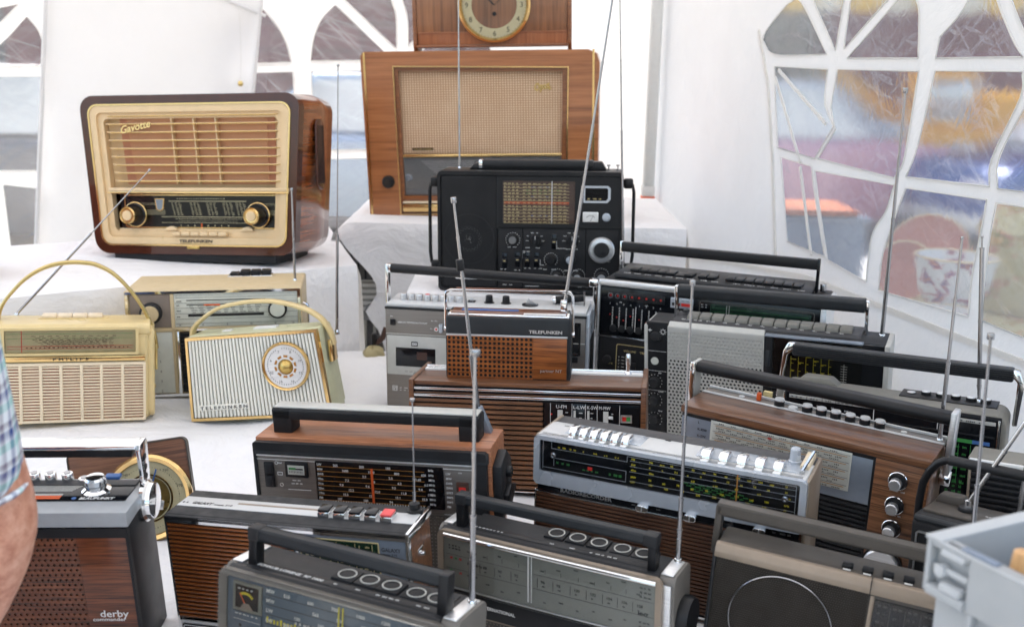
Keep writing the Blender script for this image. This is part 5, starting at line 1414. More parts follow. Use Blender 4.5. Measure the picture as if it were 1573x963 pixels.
T.antenna((300, 70, 160), (366, 70, 690), (3.8, 3.8, 1.8, 1.5), (3, 5), cuts=[0, .2, .375, .7, 1], mat=M.steel)

# 7 -- grey cassette recorder -------------------------------------------------------------
T = radio('cassette', "cassette_recorder", "grey radio cassette recorder with round silver keys and black tube handle")
T.part("cabinet", G().m(M.grey_dark).box(0, 427, 8, 100, 0, 243, 4))
T.part("front_panel", G().m(M.titan).box(1, 424, 0, 9, 1, 242, 2)); T.part("top_deck", G().m(M.silver_top).box(2, 424, 3, 100, 242, 250, 2)); T.part("top_edge", G().m(M.black).box(0, 426, -1, 4, 238, 243, 1))
T.part("side_trim", G().m(M.silver).box(424, 432, 4, 98, 4, 246, 2)); T.part("side_recess", G().m(M.black).box(430, 434, 20, 90, 10, 190, 1))
T.part("groove", G().m(M.silver_mid).box(2, 424, -.8, 1, 184, 186, .4))
cd = T.part("cassette_door", G().m(M.silver_mid).box(4, 150, -5, 1, 96, 182, 3)); T.part("door_window", G().m(M.black_gloss).box(24, 110, -6, -4.6, 116, 157, 1), None, cd); T.part("cassette_label", G().m(M.maroon).box(70, 92, -6.6, -6, 132, 149), None, cd)
T.part("door_badge", G().m(M.black_print).box(58, 72, -6, -5, 161, 171, .5).m(M.white_print).frame(rrect(60, 65, 163.5, 168.5, 1), rrect(61.4, 63.6, 165, 167, .4), -6.5, -6).frame(rrect(65.4, 70.4, 163.5, 168.5, 1), rrect(66.8, 69, 165, 167, .4), -6.5, -6), None, cd)
T.part("memory_switch", G().m(M.black).box(12, 22, -4, 1, 204, 217, 1)); g = G().m(M.white_print).text("MEMORY REWIND/AUTO PLAY", 28, 209, 5, 'F', .3, 0, 0, .02, w=64).words(12, 22, 222, 2, 1).words(100, 116, 216, 2, 2).words(98, 106, 199, 2, 1)
g.frame(rrect(14, 25, 59, 70, 1), rrect(15, 24, 60, 69, 1), -.6, 0).prism([(16.5, 61), (18, 61), (22, 67), (22, 61), (23, 61), (23, 68), (21.5, 68), (18, 62.5), (18, 68), (16.5, 68)], 'y', -.6, 0).words(30, 50, 65, 2.4, 2).words(30, 58, 60, 2, 3)
T.part("panel_print", g); g = G().m(M.grey_print).words(44, 84, 104, 2, 4, -5).frame(rrect(62, 74, 98, 102.6, .5), rrect(63, 73, 99, 101.6, .5), -5.6, -5); T.part("door_print", g, None, cd)
T.part("record_lamp", G().m(M.white_plastic).cyl((111, -1, 199), (111, 1, 199), 4.4, 4.4, 16).m(M.red).lathe([(0, 0), (2.6, 0), (0, 2)], (111, -1, 199), 'y-', 12)); T.part("mode_switch", G().m(M.silver).box(118, 126, -8, 1, 194, 212, 1.5))
for i in range(8):
    k_ = T.part("round_key", G().m(M.alu).cyl((30 + i * 17.4, 42, 249), (30 + i * 17.4, 42, 263), 7.4, 7, 20, 1.2))
    T.part("key_cap", G().m(M.red_soft if i == 3 else M.alu_bright).cyl((30 + i * 17.4, 42, 263), (30 + i * 17.4, 42, 263.6), 5.4, 5.4, 18), None, k_)
for x in (214, 250): T.part("top_knob", G().m(M.black).cyl((x, 50, 249), (x, 50, 266), 8.5, 7, 18, 1).cyl((x, 50, 249), (x, 50, 251), 11, 11, 20))
T.part("slide_switch", G().m(M.black).box(168, 184, 44, 58, 249, 252, .5).m(M.alu).box(172, 180, 48, 54, 252, 258, 1)); T.part("lever", G().m(M.alu).prism([(0, 252), (22, 252), (4, 262)], 'y', 44, 47).m(M.black).cyl((298, 44, 249), (298, 44, 252), 14, 14, 20) if False else G().m(M.black).cyl((302, 46, 249), (302, 46, 252), 17, 17, 24).m(M.alu).prism([(292, 252), (318, 252), (298, 265)], 'y', 44, 48, .6))
T.part("microphone_tube", G().m(M.black).cyl((350, 70, 258), (412, 84, 262), 8, 8, 18, 1).m(M.chrome).cyl((346, 69, 258), (352, 70.3, 258.4), 8.6, 8.6, 18)); T.part("stub_aerial", G().m(M.steel).cyl((414, 62, 249), (414, 62, 278), 1.6, 1.6, 8).cyl((414, 62, 276), (414, 62, 281), 2.6, 2.6, 10))
sp = T.part("speaker_frame", G().m(M.chrome).frame(rrect(396, 415, 160, 230, 2), rrect(400, 411, 165, 225, 1), -4, 1).m(M.black).box(400, 411, -.6, .6, 165, 225)); T.part("front_socket", G().m(M.black).box(398, 410, -2, 1, 144, 156, 1))
T.part("lower_groove", G().m(M.grey_dark).box(30, 120, -1, 1, 4, 14, .5))
T.part("handle_arm", G().m(M.chrome).prism([(40, 240), (60, 240), (58, 322), (42, 322)], 'x', -10, -3, 2)); T.part("handle_arm", G().m(M.chrome).prism([(40, 205), (60, 205), (60, 290), (64, 306), (38, 306), (42, 290)], 'x', 434, 442, 2)); T.part("handle_corner", G().m(M.chrome).box(424, 444, 38, 64, 296, 312, 4)); T.part("handle_corner", G().m(M.chrome).box(-10, 2, 42, 58, 306, 324, 2))
T.part("handle_grip", G().m(M.black).cyl((1, 50, 315), (426, 50, 303), 10, 10, 18, 1))

# 8 -- small wood fronted portable, standing on the brown radio -----------------------------
T = radio('partner', "pocket_radio", "small slate grey portable with round holes in its wood front, standing on the slatted radio")
T.part("body", G().m(M.slate).box(0, 209, 0, 55, 0, 111, 5, 3), ang=45)
T.part("wood_front", G().m(M.zebra).box(147.3, 203, -2, 1, 6, 76.6, .4)); T.part("perforated_front", G().m(M.zebra).perf(3, 147.2, 5.5, 76.8, 19, 9, 2.75, 2.2, -2, False, 12).box(3, 147.2, -2, -1.9, 3, 5.4)); T.part("hole_backing", G().m(M.black_matt).box(3, 147, -.3, .2, 4, 77))
T.part("chrome_rail", G().m(M.alu).box(2, 204, -3, 0, 76.8, 80, .6)); T.part("brand_letters", G().m(M.alu_bright).text("TELEFUNKEN", 140, 84, 7.4, 'F', .4, 0, 0, .03, w=55)); T.part("model_letters", G().m(M.alu).text("partner NT", 159, 18.5, 7, 'F', .4, -2, 0, .01, w=36))
T.part("top_chrome", G().m(M.chrome).box(4, 206, 2, 50, 109, 113, 1.5)); T.part("top_wood", G().m(M.rose).box(8, 202, 8, 44, 112.6, 114.2, .4)); T.part("top_slider", G().m(M.blue_print).box(24, 120, 24, 32, 114, 115.4, .4)); T.part("top_strip", G().m(M.alu_bright).box(130, 200, 6, 14, 113.6, 115, .4))
T.part("wire_handle", G().m(M.chrome).tube([(-4, 30, 80), (-4, 30, 138), (-2, 30, 144), (4, 30, 147), (200, 30, 149), (206, 30, 147), (210, 30, 142), (211, 30, 76)], 0, 8, (3.2, 2.2))); T.part("handle_wood", G().m(M.rose).box(14, 188, 27, 33, 149.6, 151.4, .5))
for x, z in ((-4, 80), (211, 76)): T.part("handle_pivot", G().m(M.chrome).cyl((x - 3, 30, z), (x + 3, 30, z), 5, 5, 14, .8))
T.part("aerial_block", G().m(M.chrome).box(190, 201, 20, 36, 112, 136, 2))
T.antenna((197, 30, 130), (264, 30, 618), (4.2, 3.6, 3.0, 2.4, 2.0), None, M.steel, False)
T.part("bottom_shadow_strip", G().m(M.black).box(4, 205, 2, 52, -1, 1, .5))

# 9 -- brown slatted radio ------------------------------------------------------------------
T = radio('itt', "table_radio", "walnut brown radio with slatted front and chrome rails, carrying the small portable")
T.part("cabinet", G().m(M.black_matt).box(8, 412, 6, 140, 2, 192, 1)); T.part("top_board", G().m(M.walnut).box(8, 411, -2, 84, 192, 200, 1)); T.part("rear_deck", G().m(M.black).box(8, 411, 84, 144, 190, 198, 1)); T.part("end_panel", G().m(M.walnut_z).box(0, 8.5, -6, 147, 0, 202, 1)); T.part("end_panel", G().m(M.walnut_z).box(411, 420, -6, 147, 0, 202, 1))
T.part("white_rail", G().m(M.white_plastic).box(9, 411, 86, 104, 198, 203, 1)); T.part("chrome_trim", G().m(M.chrome).box(9, 411, 104, 108, 198, 206, .6)); T.part("rail_letters", G().m(M.black_print).text("ITT SCHAUB-LORENZ", 14, 91, 6, 'T', .2, 203, 0, .01, w=60))
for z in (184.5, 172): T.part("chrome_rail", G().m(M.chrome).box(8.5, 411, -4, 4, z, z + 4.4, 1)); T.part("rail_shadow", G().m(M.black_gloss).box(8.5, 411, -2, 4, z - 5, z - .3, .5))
T.part("wood_rail", G().m(M.slat_wood).box(8.5, 411, -2, 4, 177.4, 179.4, .3))
T.rep("slat", G().m(M.slat_wood).box(8.6, 240, -3, 5, 0, 5.6, .8), [(0, 0, 8 + 9.05 * k) for k in range(18)])
T.part("chrome_rail", G().m(M.chrome).box(8.5, 411, -4, 4, 2, 5, 1))
pn = T.part("control_panel", G().m(M.black_gloss).box(241, 411, 0, 6, 6, 167, .5)); g = G().m(M.white_print)
for tx, x, w in (("U-FM", 263, 18), ("L-LW", 293, 21), ("K-SW", 317, 19), ("M-MW", 338, 20)): g.text(tx, x, 158, 8.6, 'F', .3, 0, 0, .0, w=w)
for x in (253, 291, 314.5, 335, 374): g.rect(x, x + .7, 70, 167, 0)
for x in (280, 304, 324, 360): 
    for r in range(5): g.words(x, x + 8, 150 - 9 * r, 1.8, 1, 0)
T.part("panel_print", g, None, pn); 
for x, w in ((266, 9), (294, 4), (318, 4), (346, 9)): T.part("scale_strip", G().m(M.silver_mid).box(x, x + w, -1, 0, 60, 155, .3), None, pn)
T.part("slider_dot", G().m(M.white_plastic).box(355, 363, -3, 0, 142, 147, 1)); T.part("battery_meter", G().m(M.alu).frame(rrect(376, 396, 136, 150, 1), rrect(379, 393, 139, 147, .5), -2, 0).m(M.red).box(379, 386, -.8, 0, 139, 147).m(M.green_print).box(386, 393, -.8, 0, 139, 147)); T.part("red_arrow", G().m(M.red).box(254, 256.5, -1, 0, 146, 148))
T.part("aerial_foot", G().m(M.chrome).lathe([(0, 0), (7, 0), (6, 3), (3.6, 5), (3.6, 16), (4.6, 18), (4.6, 34), (3.4, 37), (0, 37)], (384, 92, 202.5), 'z', 20))

# 10 -- black receiver with eight red lamps ---------------------------------------------------
T = radio('satellit', "world_receiver", "wide black receiver with a row of eight small red lamps and black square handle")
T.part("cabinet", G().m(M.black).box(0, 446, 4, 140, 44, 316, 4)); T.part("top_chrome", G().m(M.alu_bright).box(-2, 448, -2, 10, 306, 318, 2)); T.part("side_chrome", G().m(M.alu_bright).box(-3, 2, -2, 12, 44, 310, 1)); T.part("side_chrome", G().m(M.alu_bright).box(440, 452, -3, 134, 44, 314, 3))
T.part("front_upper", G().m(M.black_gloss).box(3, 440, 0, 5, 204, 304, .5)); T.part("mid_chrome", G().m(M.chrome).box(2, 440, -2, 4, 199, 203, 1)); T.part("front_lower", G().m(M.black_matt).box(3, 440, 0, 5, 46, 198, .5))
T.part("lamp_strip", G().m(M.charcoal).box(19, 138, -1.4, 0, 279, 296, .8))
for i in range(8):
    l_ = T.part("lamp_ring", G().m(M.steel).lathe([(4, 0), (5.6, 0), (5.6, 2), (4, 2)], (25 + i * 15, -1.4, 287.5), 'y-', 18)); T.part("lamp", G().m(M.red).lathe([(0, 0), (2.2, 0), (0, 1.4)], (25 + i * 15, -1.6, 287.5), 'y-', 10), None, l_)
g = G().m(M.white_print)
for i in range(8):
    x = 26 + i * 14.5 + (4 if i > 3 else 0); g.text(str(i % 4 + 1), x - 3, 269, 4.5, 'F', .3, 0)
    for k in range(14): g.rect(x + 3, x + 5.4, 262 - k * 3.2, 263.2 - k * 3.2, 0)
    g.m(M.red).prism([(x - 2, 246 - 5 * (i % 3)), (x + 1, 247.5 - 5 * (i % 3)), (x - 2, 249 - 5 * (i % 3))], 'y', -.7, -.2).m(M.white_print)
g.rect(78.4, 79.6, 216, 268, 0); g.text("FM", 44, 273, 4, 'F', .3, 0).text("AM", 98, 272, 4, 'F', .3, 0)
g.m(M.cream_print).frame(rrect(42, 230, 96, 187, 4), rrect(43.2, 228.8, 97.2, 185.8, 3.4), -.6, 0).text("VOLUME", 58, 172, 6, 'F', .3, 0, 0, 0, w=26).text("TREBLE", 92, 172, 6, 'F', .3, 0, 0, 0, w=22).text("BATT.", 18, 142, 5, 'F', .3, 0, w=18)
for k in range(9): g.m(M.white_print).rect(54, 60, 160 - 7 * k, 161 - 7 * k, 0); g.text(str(9 - k), 47, 158 - 7 * k, 5, 'F', .3, 0)
T.part("panel_print", g)
for i in range(6): T.part("thumb_wheel", G().m(M.charcoal).cyl((33 + i * 18, -3, 219), (33 + i * 18, 1, 219), 7, 8, 16, .8))
T.part("volume_slider", G().m(M.charcoal).box(72, 86, -8, 1, 132, 152, 2)); T.part("balance_knob", G().m(M.charcoal).lathe(knob_prof(9, 8), (24, 0, 152), 'y-', 18))
T.part("badge", G().m(M.silver).box(150, 196, -2, 0, 276, 297, .6).m(M.black_print).text("WORLD", 152, 281, 7, 'F', .3, -2, 0, .04, w=20).m(M.red).text("BAND", 176, 281, 7, 'F', .3, -2, 0, .04, w=18)) if False else T.part("badge", G().m(M.silver).box(150, 196, -2, 0, 276, 297, .6).m(M.grey_print).words(153, 192, 291, 2, 4, -2).m(M.black_print).box(153, 170, -2.4, -2, 281, 287).m(M.red).box(172, 193, -2.4, -2, 281, 287))
dp = T.part("dial_window", G().m(M.green_dial).box(230, 424, -1, 1, 206, 292, .5)); g = G().m(M.grey_print).frame(rrect(208, 430, 204, 297, 5), rrect(209.2, 428.8, 205.2, 295.8, 4), -.8, .1).m(M.white_print).words(212, 228, 288, 2.4, 2, 0).words(212, 228, 283, 2.4, 2, 0)
for k in range(9): g.m(M.green_print).rect(234, 420, 285 - 8 * k, 285.5 - 8 * k, -1)
g.m(M.white_print).rect(262, 263, 206, 292, -1).rect(267, 268, 206, 292, -1); T.part("dial_print", g, None, dp); T.part("dial_glass", G().m(M.pane).box(210, 428, -4, -3.4, 206, 295), None, dp)
tb_ = T.part("key_deck", G().m(M.charcoal).prism([(34, 318), (36, 326), (150, 330), (150, 318)], 'x', 18, 414, 2)); g = G().m(M.white_print)
for i, tx in enumerate(("KW8", "KW7", "KW6", "KW5", "KW4", "KW3", "KW2")): g.text(tx, 36 + i * 22, 44, 7, 'T', .4, 327, 0, .02, w=14)
for tx, x in (("SSB", 196), ("DX", 218), ("UKW", 262), ("KW0-8", 284), ("KW1", 310), ("MW2", 336), ("MW1", 360), ("LW", 388)): g.text(tx, x, 44, 7, 'T', .4, 327, 0, .02, w=14 if len(tx) < 5 else 20)
T.part("deck_letters", g, None, tb_)
for i in range(17):
    x = 44 + i * 19 + (9 if i > 6 else 0) + (18 if i > 8 else 0)
    T.part("piano_key", G().m(M.black).box(x, x + 17.5, 62, 100, 328, 333 - 3 * (i == 5), 1.5))
T.part("handle_bar", G().m(M.black).box(13, 416, 92, 108, 362, 382, 2)); 
for x in (10, 414): T.part("handle_arm", G().m(M.chrome if x < 20 else M.black_gloss).box(x, x + 6, 94, 106, 316, 384, 1.5))
T.part("side_arm", G().m(M.chrome).prism([(-2, 195), (10, 195), (10, 290), (2, 304), (2, 318), (-16, 318), (-16, 312), (-6, 296)], 'x', -12, -5, 2)); T.part("stub_knob", G().m(M.steel).cyl((428, 110, 317), (428, 110, 333), 6, 6, 16, 1))
T.antenna((6, 140, 318), (-32, 140, 900), (3.6, 3, 2.2, 1.7), (2, 4), None, True)

# 11 -- grey perforated receiver ---------------------------------------------------------------
T = radio('siemens', "portable_radio", "grey radio with perforated metal speaker front and a row of grey push buttons on top")
T.part("cabinet", G().m(M.grey_dark).box(2, 464, 8, 82, 0, 250, 5)); T.part("front_frame", G().m(M.silver_mid).box(0, 8, -2, 80, 0, 250, 3)); T.part("side_trim", G().m(M.silver_mid).box(458, 468, -3, 82, 0, 252, 3))
T.part("control_strip", G().m(M.black).box(4, 48, 0, 10, 2, 256, 2)); T.part("top_cover", G().m(M.charcoal).box(4, 462, 6, 82, 244, 251, 2))
T.part("speaker_sheet", G().m(M.silver_mid).perf(50, 236, 8, 240, 24, 32, 2.6, 2.2, -1, True, 12, top_plain=8)); T.part("speaker_backing", G().m(M.black_matt).box(50, 236, 1.8, 4, 6, 242)); T.part("sheet_top", G().m(M.silver_mid).prism([(-1, 238), (-1, 250), (8, 257), (14, 257), (14, 238)], 'x', 49, 238, 2)); T.part("sheet_edge", G().m(M.silver_mid).box(236, 239, -1, 8, 6, 250, 1)).data; T.part("sheet_edge", G().m(M.silver_mid).box(48, 50.2, -1, 8, 6, 250, 1)); T.part("sheet_edge", G().m(M.silver_mid).box(48, 239, -1, 8, 2, 8.2, 1))
g = G().m(M.white_print).rect(6, 46, 195, 195.6, 0).rect(6, 46, 153, 153.6, 0).rect(6, 46, 111, 111.6, 0)
g.frame(circ(39, 237, 4.6, 16), circ(39, 237, 3.6, 16), -.7, -.1).rect(8, 16, 238, 239.4, 0).rect(11.4, 12.6, 235, 242, 0)
for k in range(8): a = R_(45 * k); g.rect(39 + 6 * math.cos(a) - .6, 39 + 6 * math.cos(a) + .6, 237 + 6 * math.sin(a) - .6, 237 + 6 * math.sin(a) + .6, 0)
for z in (130, 90, 48):
    for k in range(11):
        a = R_(-40 + 26 * k); g.rect(22 + 15 * math.cos(a) - .7, 22 + 15 * math.cos(a) + .7, z + 15 * math.sin(a) - .7, z + 15 * math.sin(a) + .7, 0)
    g.words(30, 44, z + 18, 2.6, 1, 0)
T.part("strip_print", g); T.part("rocker", G().m(M.charcoal).prism(rrect(14, 36, 218, 236, 8), 'y', -6, 1, 2)); T.part("round_badge", G().m(M.pale_dial).lathe([(0, 0), (8, 0), (8, 1), (0, 1.4)], (22, 0, 174), 'y-', 24))
for z in (130, 90, 48):
    T.part("knob", G().m(M.charcoal).lathe(knob_prof(10.5, 11, 1.05), (22, 0, z), 'y-', 24))
T.part("dial_edge", G().m(M.black).box(239, 256, -2, 8, 4, 252, 2)); T.part("tuning_drum", G().m(M.slate).prism(rrect(242, 252, 190, 222, 3), 'y', -5, 0, 1))
dp = T.part("dial_panel", G().m(M.black_gloss).box(256, 458, 0, 8, 4, 250, 1)); g = G().m(M.yellow_print)
for i in range(7):
    x = 276 + i * 14; g.rect(x, x + .6, 60, 214, 0); g.rect(x, x + 10, 214 - 6 * (i % 3), 215 - 6 * (i % 3), 0)
    for k in range(9): g.rect(x, x + 5, 200 - 15 * k, 200.8 - 15 * k, 0)
    g.words(x + 2, x + 11, 206 - 22 * (i % 4), 3.4, 1, 0)
g.m(M.white_print)
for k in range(8): g.rect(382, 394, 168 + 5 * k, 168.8 + 5 * k, 0)
g.rect(387.6, 388.4, 165, 208, 0); T.part("dial_lettering", g, None, dp); T.part("dial_cover", G().m(M.acrylic).prism([(-3, 6), (-3, 246), (3, 251), (3, 250), (-2, 245), (-2, 6)], 'x', 256, 420), None, dp); T.part("cover_edge", G().m(M.steel_dial).box(240, 420, -4, 10, 249, 252.5, 1))
T.rep("metal_tab", G().m(M.silver_mid).box(0, 6, -6, 0, 160, 172, 1), [(352, 0, 0), (366, 0, 0)])
kd = T.part("key_deck", G().m(M.grey_dark).prism([(26, 250), (30, 255), (84, 258), (86, 250)], 'x', 50, 412, 1.5))
g = G().m(M.white_print)
for i in range(13):
    x = 76 + i * 24.6; T.part("push_button", G().m(M.olive_top).prism([(40, 254), (42, 263), (66, 265), (68, 254)], 'x', x, x + 22.6, 2))
    if i < 3: g.words(x - 8, x + 14, 34, 3, 2, 256, .3, 'T'); g.words(x - 8, x + 12, 30.5, 3, 2, 256, .3, 'T')
    else: g.words(x, x + 12, 34, 3, 1, 256, .3, 'T'); g.rect(x + 2, x + 9, 31, 32, 256, .3, 'T')
T.part("deck_print", g, None, kd); T.part("slide_cap", G().m(M.charcoal).box(60, 72, 62, 76, 261, 265, 2))
for x, m_ in ((46, M.chrome), (414, M.chrome)): T.part("handle_arm", G().m(m_).box(x, x + 7, 54, 68, 250, 318, 2))
T.part("handle_bar", G().m(M.slate).prism(rrect(48, 74, 294, 320, 8), 'x', 53, 414, 2))
T.antenna((446, 60, 252), (458, 60, 700), (5.0, 4.2, 3.6, 3.0), (4.6, 9), M.steel)

# 12 -- black receiver with ribbed handle and chrome arms ----------------------------------------
T = radio('chrome', "portable_radio", "black and grey radio with ribbed handle on curved chrome arms, by the right tent wall")
T.part("cabinet", G().m(M.olive_top).prism(rrect(0, 367, 0, 218, (18, 14, 10, 10)), 'y', 0, 78, 5, 3), ang=45); T.part("front_recess", G().m(M.black).box(14, 360, -1.5, 2, 30, 216, 2)); fs_ = T.part("fascia", G().m(M.black_gloss).box(18, 357, -3, -1, 34, 212, 1))
T.part("label_strip", G().m(M.silver_mid).box(24, 352, -4, -3, 202, 208, .3)); g = G().m(M.black_print)
for x in (54, 80, 103, 130, 214): g.rect(x, x + .8, 202, 208, -4)
for x0, x1 in ((28, 50), (60, 76), (86, 98), (106, 126), (150, 196), (226, 280), (290, 346)): g.words(x0, x1, 203.4, 2.6, 3, -4)
g.m(M.white_print)
for x0, x1, z in ((40, 54, 190), (72, 80, 192), (72, 80, 184), (96, 104, 192), (96, 104, 184), (118, 134, 190), (118, 136, 181), (86, 88, 180)): g.words(x0, x1, z, 2.6, 1, -3)
g.rect(165, 166.4, 184, 202, -3).rect(265.5, 266.8, 182, 200, -3).m(M.red).box(58, 66, -3.6, -3, 186, 191); T.part("fascia_print", g, None, fs_)
T.part("slider_slot", G().m(M.charcoal).box(170, 352, -4, -3, 181, 184, .4)); T.part("left_chrome", G().m(M.chrome).box(14, 17, -4, 0, 60, 212, .8)); T.part("right_chrome", G().m(M.chrome).box(355, 358.5, -5, 0, 120, 212, 1))
g = G().m(M.green_print).rect(282, 320, 168, 174, -3)
for r in range(6): g.words(284, 318, 158 - r * 12, 4, 3, -3)
for x in (300, 318, 330): g.rect(x, x + .8, 100, 165, -3)
for r in range(4): g.words(286, 316, 100 - r * 9, 5, 3, -3)
g.m(M.blue_print).rect(320, 346, 168, 174, -3).m(M.yellow_print).rect(284, 330, 77, 78, -3).rect(284, 330, 72, 72.6, -3); T.part("green_scale", g, None, fs_)
kd = T.part("key_plate", G().m(M.black).box(196, 348, 40, 84, 217, 220, 1)); 
for i in range(6):
    x = 212 + i * 23.4; T.part("round_button", G().m(M.black).cyl((x, 64, 219.5), (x, 64, 225 if i else 221), 8, 8, 20).m(M.alu_bright).cyl((x, 64, 225 if i else 221), (x, 64, 227 if i else 222), 7, 6.4, 20, .5))
T.part("tape_hump", G().m(M.olive_top).prism([(20, 216), (34, 229), (80, 229), (96, 217)], 'y', 46, 74, 3))
T.part("handle_arm", G().m(M.chrome).prism([(-15, 184), (-9, 184), (2, 262), (12, 270), (14, 284), (2, 284), (-6, 268)], 'y', 50, 70, 2)); T.part("handle_arm", G().m(M.chrome).prism([(371, 190), (379, 190), (384, 256), (376, 280), (364, 282), (364, 272), (373, 262)], 'y', 50, 70, 2))
hb = T.part("handle_bar", G().m(M.slate).box(10, 367, 48, 72, 262, 284, 4)); T.rep("grip_rib", G().m(M.black).box(12, 366, 46.6, 49, -.8, .8, .4), [(0, 0, z) for z in (266, 269.5, 273, 276.5, 280)], hb)
T.antenna((318, 62, 222), (300, 62, 490), (3.6, 4.4, 4.4, 4.4, 1.8), (2, 3), M.steel, True, [0, .08, .1, .5, .94, 1])

# 13 -- walnut radio with chrome and black round keys ---------------------------------------------
T = radio('walnut', "table_radio", "walnut radio with eight round white capped keys and three silver knobs beside its dial")
T.part("top_board", G().m(M.walnut).box(0, 386, -3, 80, 204, 216, 1)); T.part("cabinet", G().m(M.walnut).box(2, 384, 6, 110, 0, 204, 1)); T.part("top_deck", G().m(M.titan).box(2, 384, 80, 111, 208, 216.5, .6)); T.part("white_line", G().m(M.white_plastic).box(2, 386, 80, 85, 216, 218, .4)); T.part("white_line", G().m(M.white_plastic).box(2, 384, 108, 112, 214, 220, .5)); T.part("shadow_gap", G().m(M.black).box(2, 384, -1, 6, 198, 204, .5))
dp = T.part("dial_plate", G().m(M.steel_dial).box(2, 306, 0, 7, 126, 200, .6)); T.part("scale_plate", G().m(M.pale_dial).box(52, 275, -1.5, 0, 140, 201, .4), None, dp); g = G().m(M.grey_print)
for z in (196, 184, 172, 160, 148): g.rect(56, 272, z, z + .5, -1.5).m(M.amber_print).rect(60, 268, z - 2.8, z - 2.0, -1.5).m(M.grey_print); g.words(62, 268, z - 7, 2.4, 12, -1.5); g.words(66, 262, z + 1.4, 1.8, 10, -1.5)
g.m(M.black_print)
for k, tx in enumerate(("L", "K-KW", "K-SW", "M", "U")): g.text(tx, 30, 190 - 11 * k, 6, 'F', .3, 0)
g.m(M.red).rect(146, 152, 192, 195, -1.5); T.part("scale_print", g, None, dp); T.part("dial_glass", G().m(M.pane).box(53, 274, -4, -3.4, 140, 200), None, dp)
T.part("grille_backing", G().m(M.black_matt).box(2, 306, 4, 7, 4, 126)); T.rep("slat", G().m(M.charcoal).box(3, 306, -1, 5, 0, 4.4, .8), [(0, 0, 6 + 7.4 * k) for k in range(16)]); T.part("divider", G().m(M.black).box(306, 309.5, -2, 6, 4, 203, .5))
T.part("knob_panel", G().m(M.zebra_dark).box(309.5, 386, -2, 7, 2, 203, .6))
for z, tx in ((178, "LAUTSTAERKE"), (140, "KLANG"), (103, "BASS")):
    k_ = T.part("knob", G().m(M.black).lathe([(0, 0), (13, 0), (13, 8), (11.5, 12), (0, 12)], (345, -2, z), 'y-', 32)); T.part("knob_ring", G().m(M.chrome).lathe([(11.2, 3), (13.8, 3), (13.8, 7), (11.2, 9)], (345, -2, z), 'y-', 32), None, k_); T.part("knob_cap", G().m(M.alu).lathe([(0, 12), (8.6, 12), (8.6, 21), (7.4, 22.5), (0, 22)], (344, -2, z - 2), 'y-', 28), None, k_)
    T.part("knob_legend", G().m(M.white_print).words(334, 358, z - 19, 2.6, 3, -2))
k_ = T.part("tuning_disc", G().m(M.alu).lathe([(0, 0), (26, 0), (26, 10), (24, 12), (0, 12)], (338, -4, 42), 'y-', 44)); T.part("disc_collar", G().m(M.black).lathe([(24, 0), (29, 0), (29, 6), (24, 6)], (338, -2, 42), 'y-', 44), None, k_)
for i in range(8):
    x = 130 + i * 22.7; hgt = 2 if i == 1 else 11
    k_ = T.part("round_key", G().m(M.black).cyl((x, 89, 216), (x, 89, 216 + hgt), 8.2, 8.2, 20)); T.part("key_cap", G().m(M.white_plastic).cyl((x, 89, 216 + hgt), (x, 89, 219.5 + hgt), 8.0, 7.2, 20, .8).m(M.chrome).cyl((x, 89, 215.4 + hgt), (x, 89, 216.6 + hgt), 8.5, 8.5, 20), None, k_)
for x in (64, 324): T.part("screw", G().m(M.white_plastic).cyl((x, 96, 216), (x, 96, 218), 5, 4.4, 16))
T.part("red_peg", G().m(M.orange_print).box(89, 96, 94, 102, 216, 229, 1.5)); T.part("cream_tag", G().m(M.cream_print).box(92, 106, 118, 126, 214, 226, 1))
g = G().m(M.grey_print)
for i in range(8): g.words(124 + i * 22.7, 138 + i * 22.7, 81.6, 1.6, 1, 218, .2, 'T')
T.part("key_legend", g)
T.part("handle_bar", G().m(M.black).prism(rrect(66, 96, 250, 268, 8), 'x', -9, 392, 2)); T.part("handle_arm", G().m(M.silver_mid).prism([(66, 190), (96, 190), (96, 268), (66, 268)], 'x', -16, -9, 2)); T.part("handle_arm_face", G().m(M.chrome).box(-17, -9, 62, 66, 190, 268, 1)); T.part("handle_arm", G().m(M.alu).prism([(66, 176), (96, 176), (96, 272), (66, 272)], 'x', 391, 400, 2)); T.part("handle_pivot", G().m(M.chrome).cyl((386, 80, 166), (402, 80, 166), 12, 12, 20, 1.5))
T.antenna((376, 96, 217), (366, 96, 520), (4.0, 3.0, 2.2), (2.4, 5), M.steel, True, [0, .40, .72, 1])

# 14 -- silver topped radio recorder -----------------------------------------------------------
T = radio('recorder', "radio_recorder", "radio recorder with pale silver top, chrome keys and wide black dial with yellow figures")
T.part("cabinet", G().m(M.walnut_z).box(1, 385, 8, 104, 0, 222, 2)); 
T.part("silver_bezel", G().m(M.silver).frame(rrect(0, 386, 156, 230, 8), rrect(9, 377, 176, 224, 3), -3, 14), ang=50); T.part("silver_top", G().m(M.silver_top).prism([(2, 222), (4, 230), (60, 230), (74, 226), (74, 218), (2, 218)], 'x', 3, 383, 2)); T.part("rear_top", G().m(M.grey_dark).box(2, 384, 74, 106, 214, 226, 3)); T.part("side_edge", G().m(M.taupe).box(-2, 4, 6, 104, 150, 228, 3)); T.part("side_edge", G().m(M.taupe).box(382, 388, 6, 104, 10, 228, 3))
dp = T.part("dial_panel", G().m(M.black_gloss).box(8, 378, 2, 8, 174, 226)); g = G().m(M.silver)
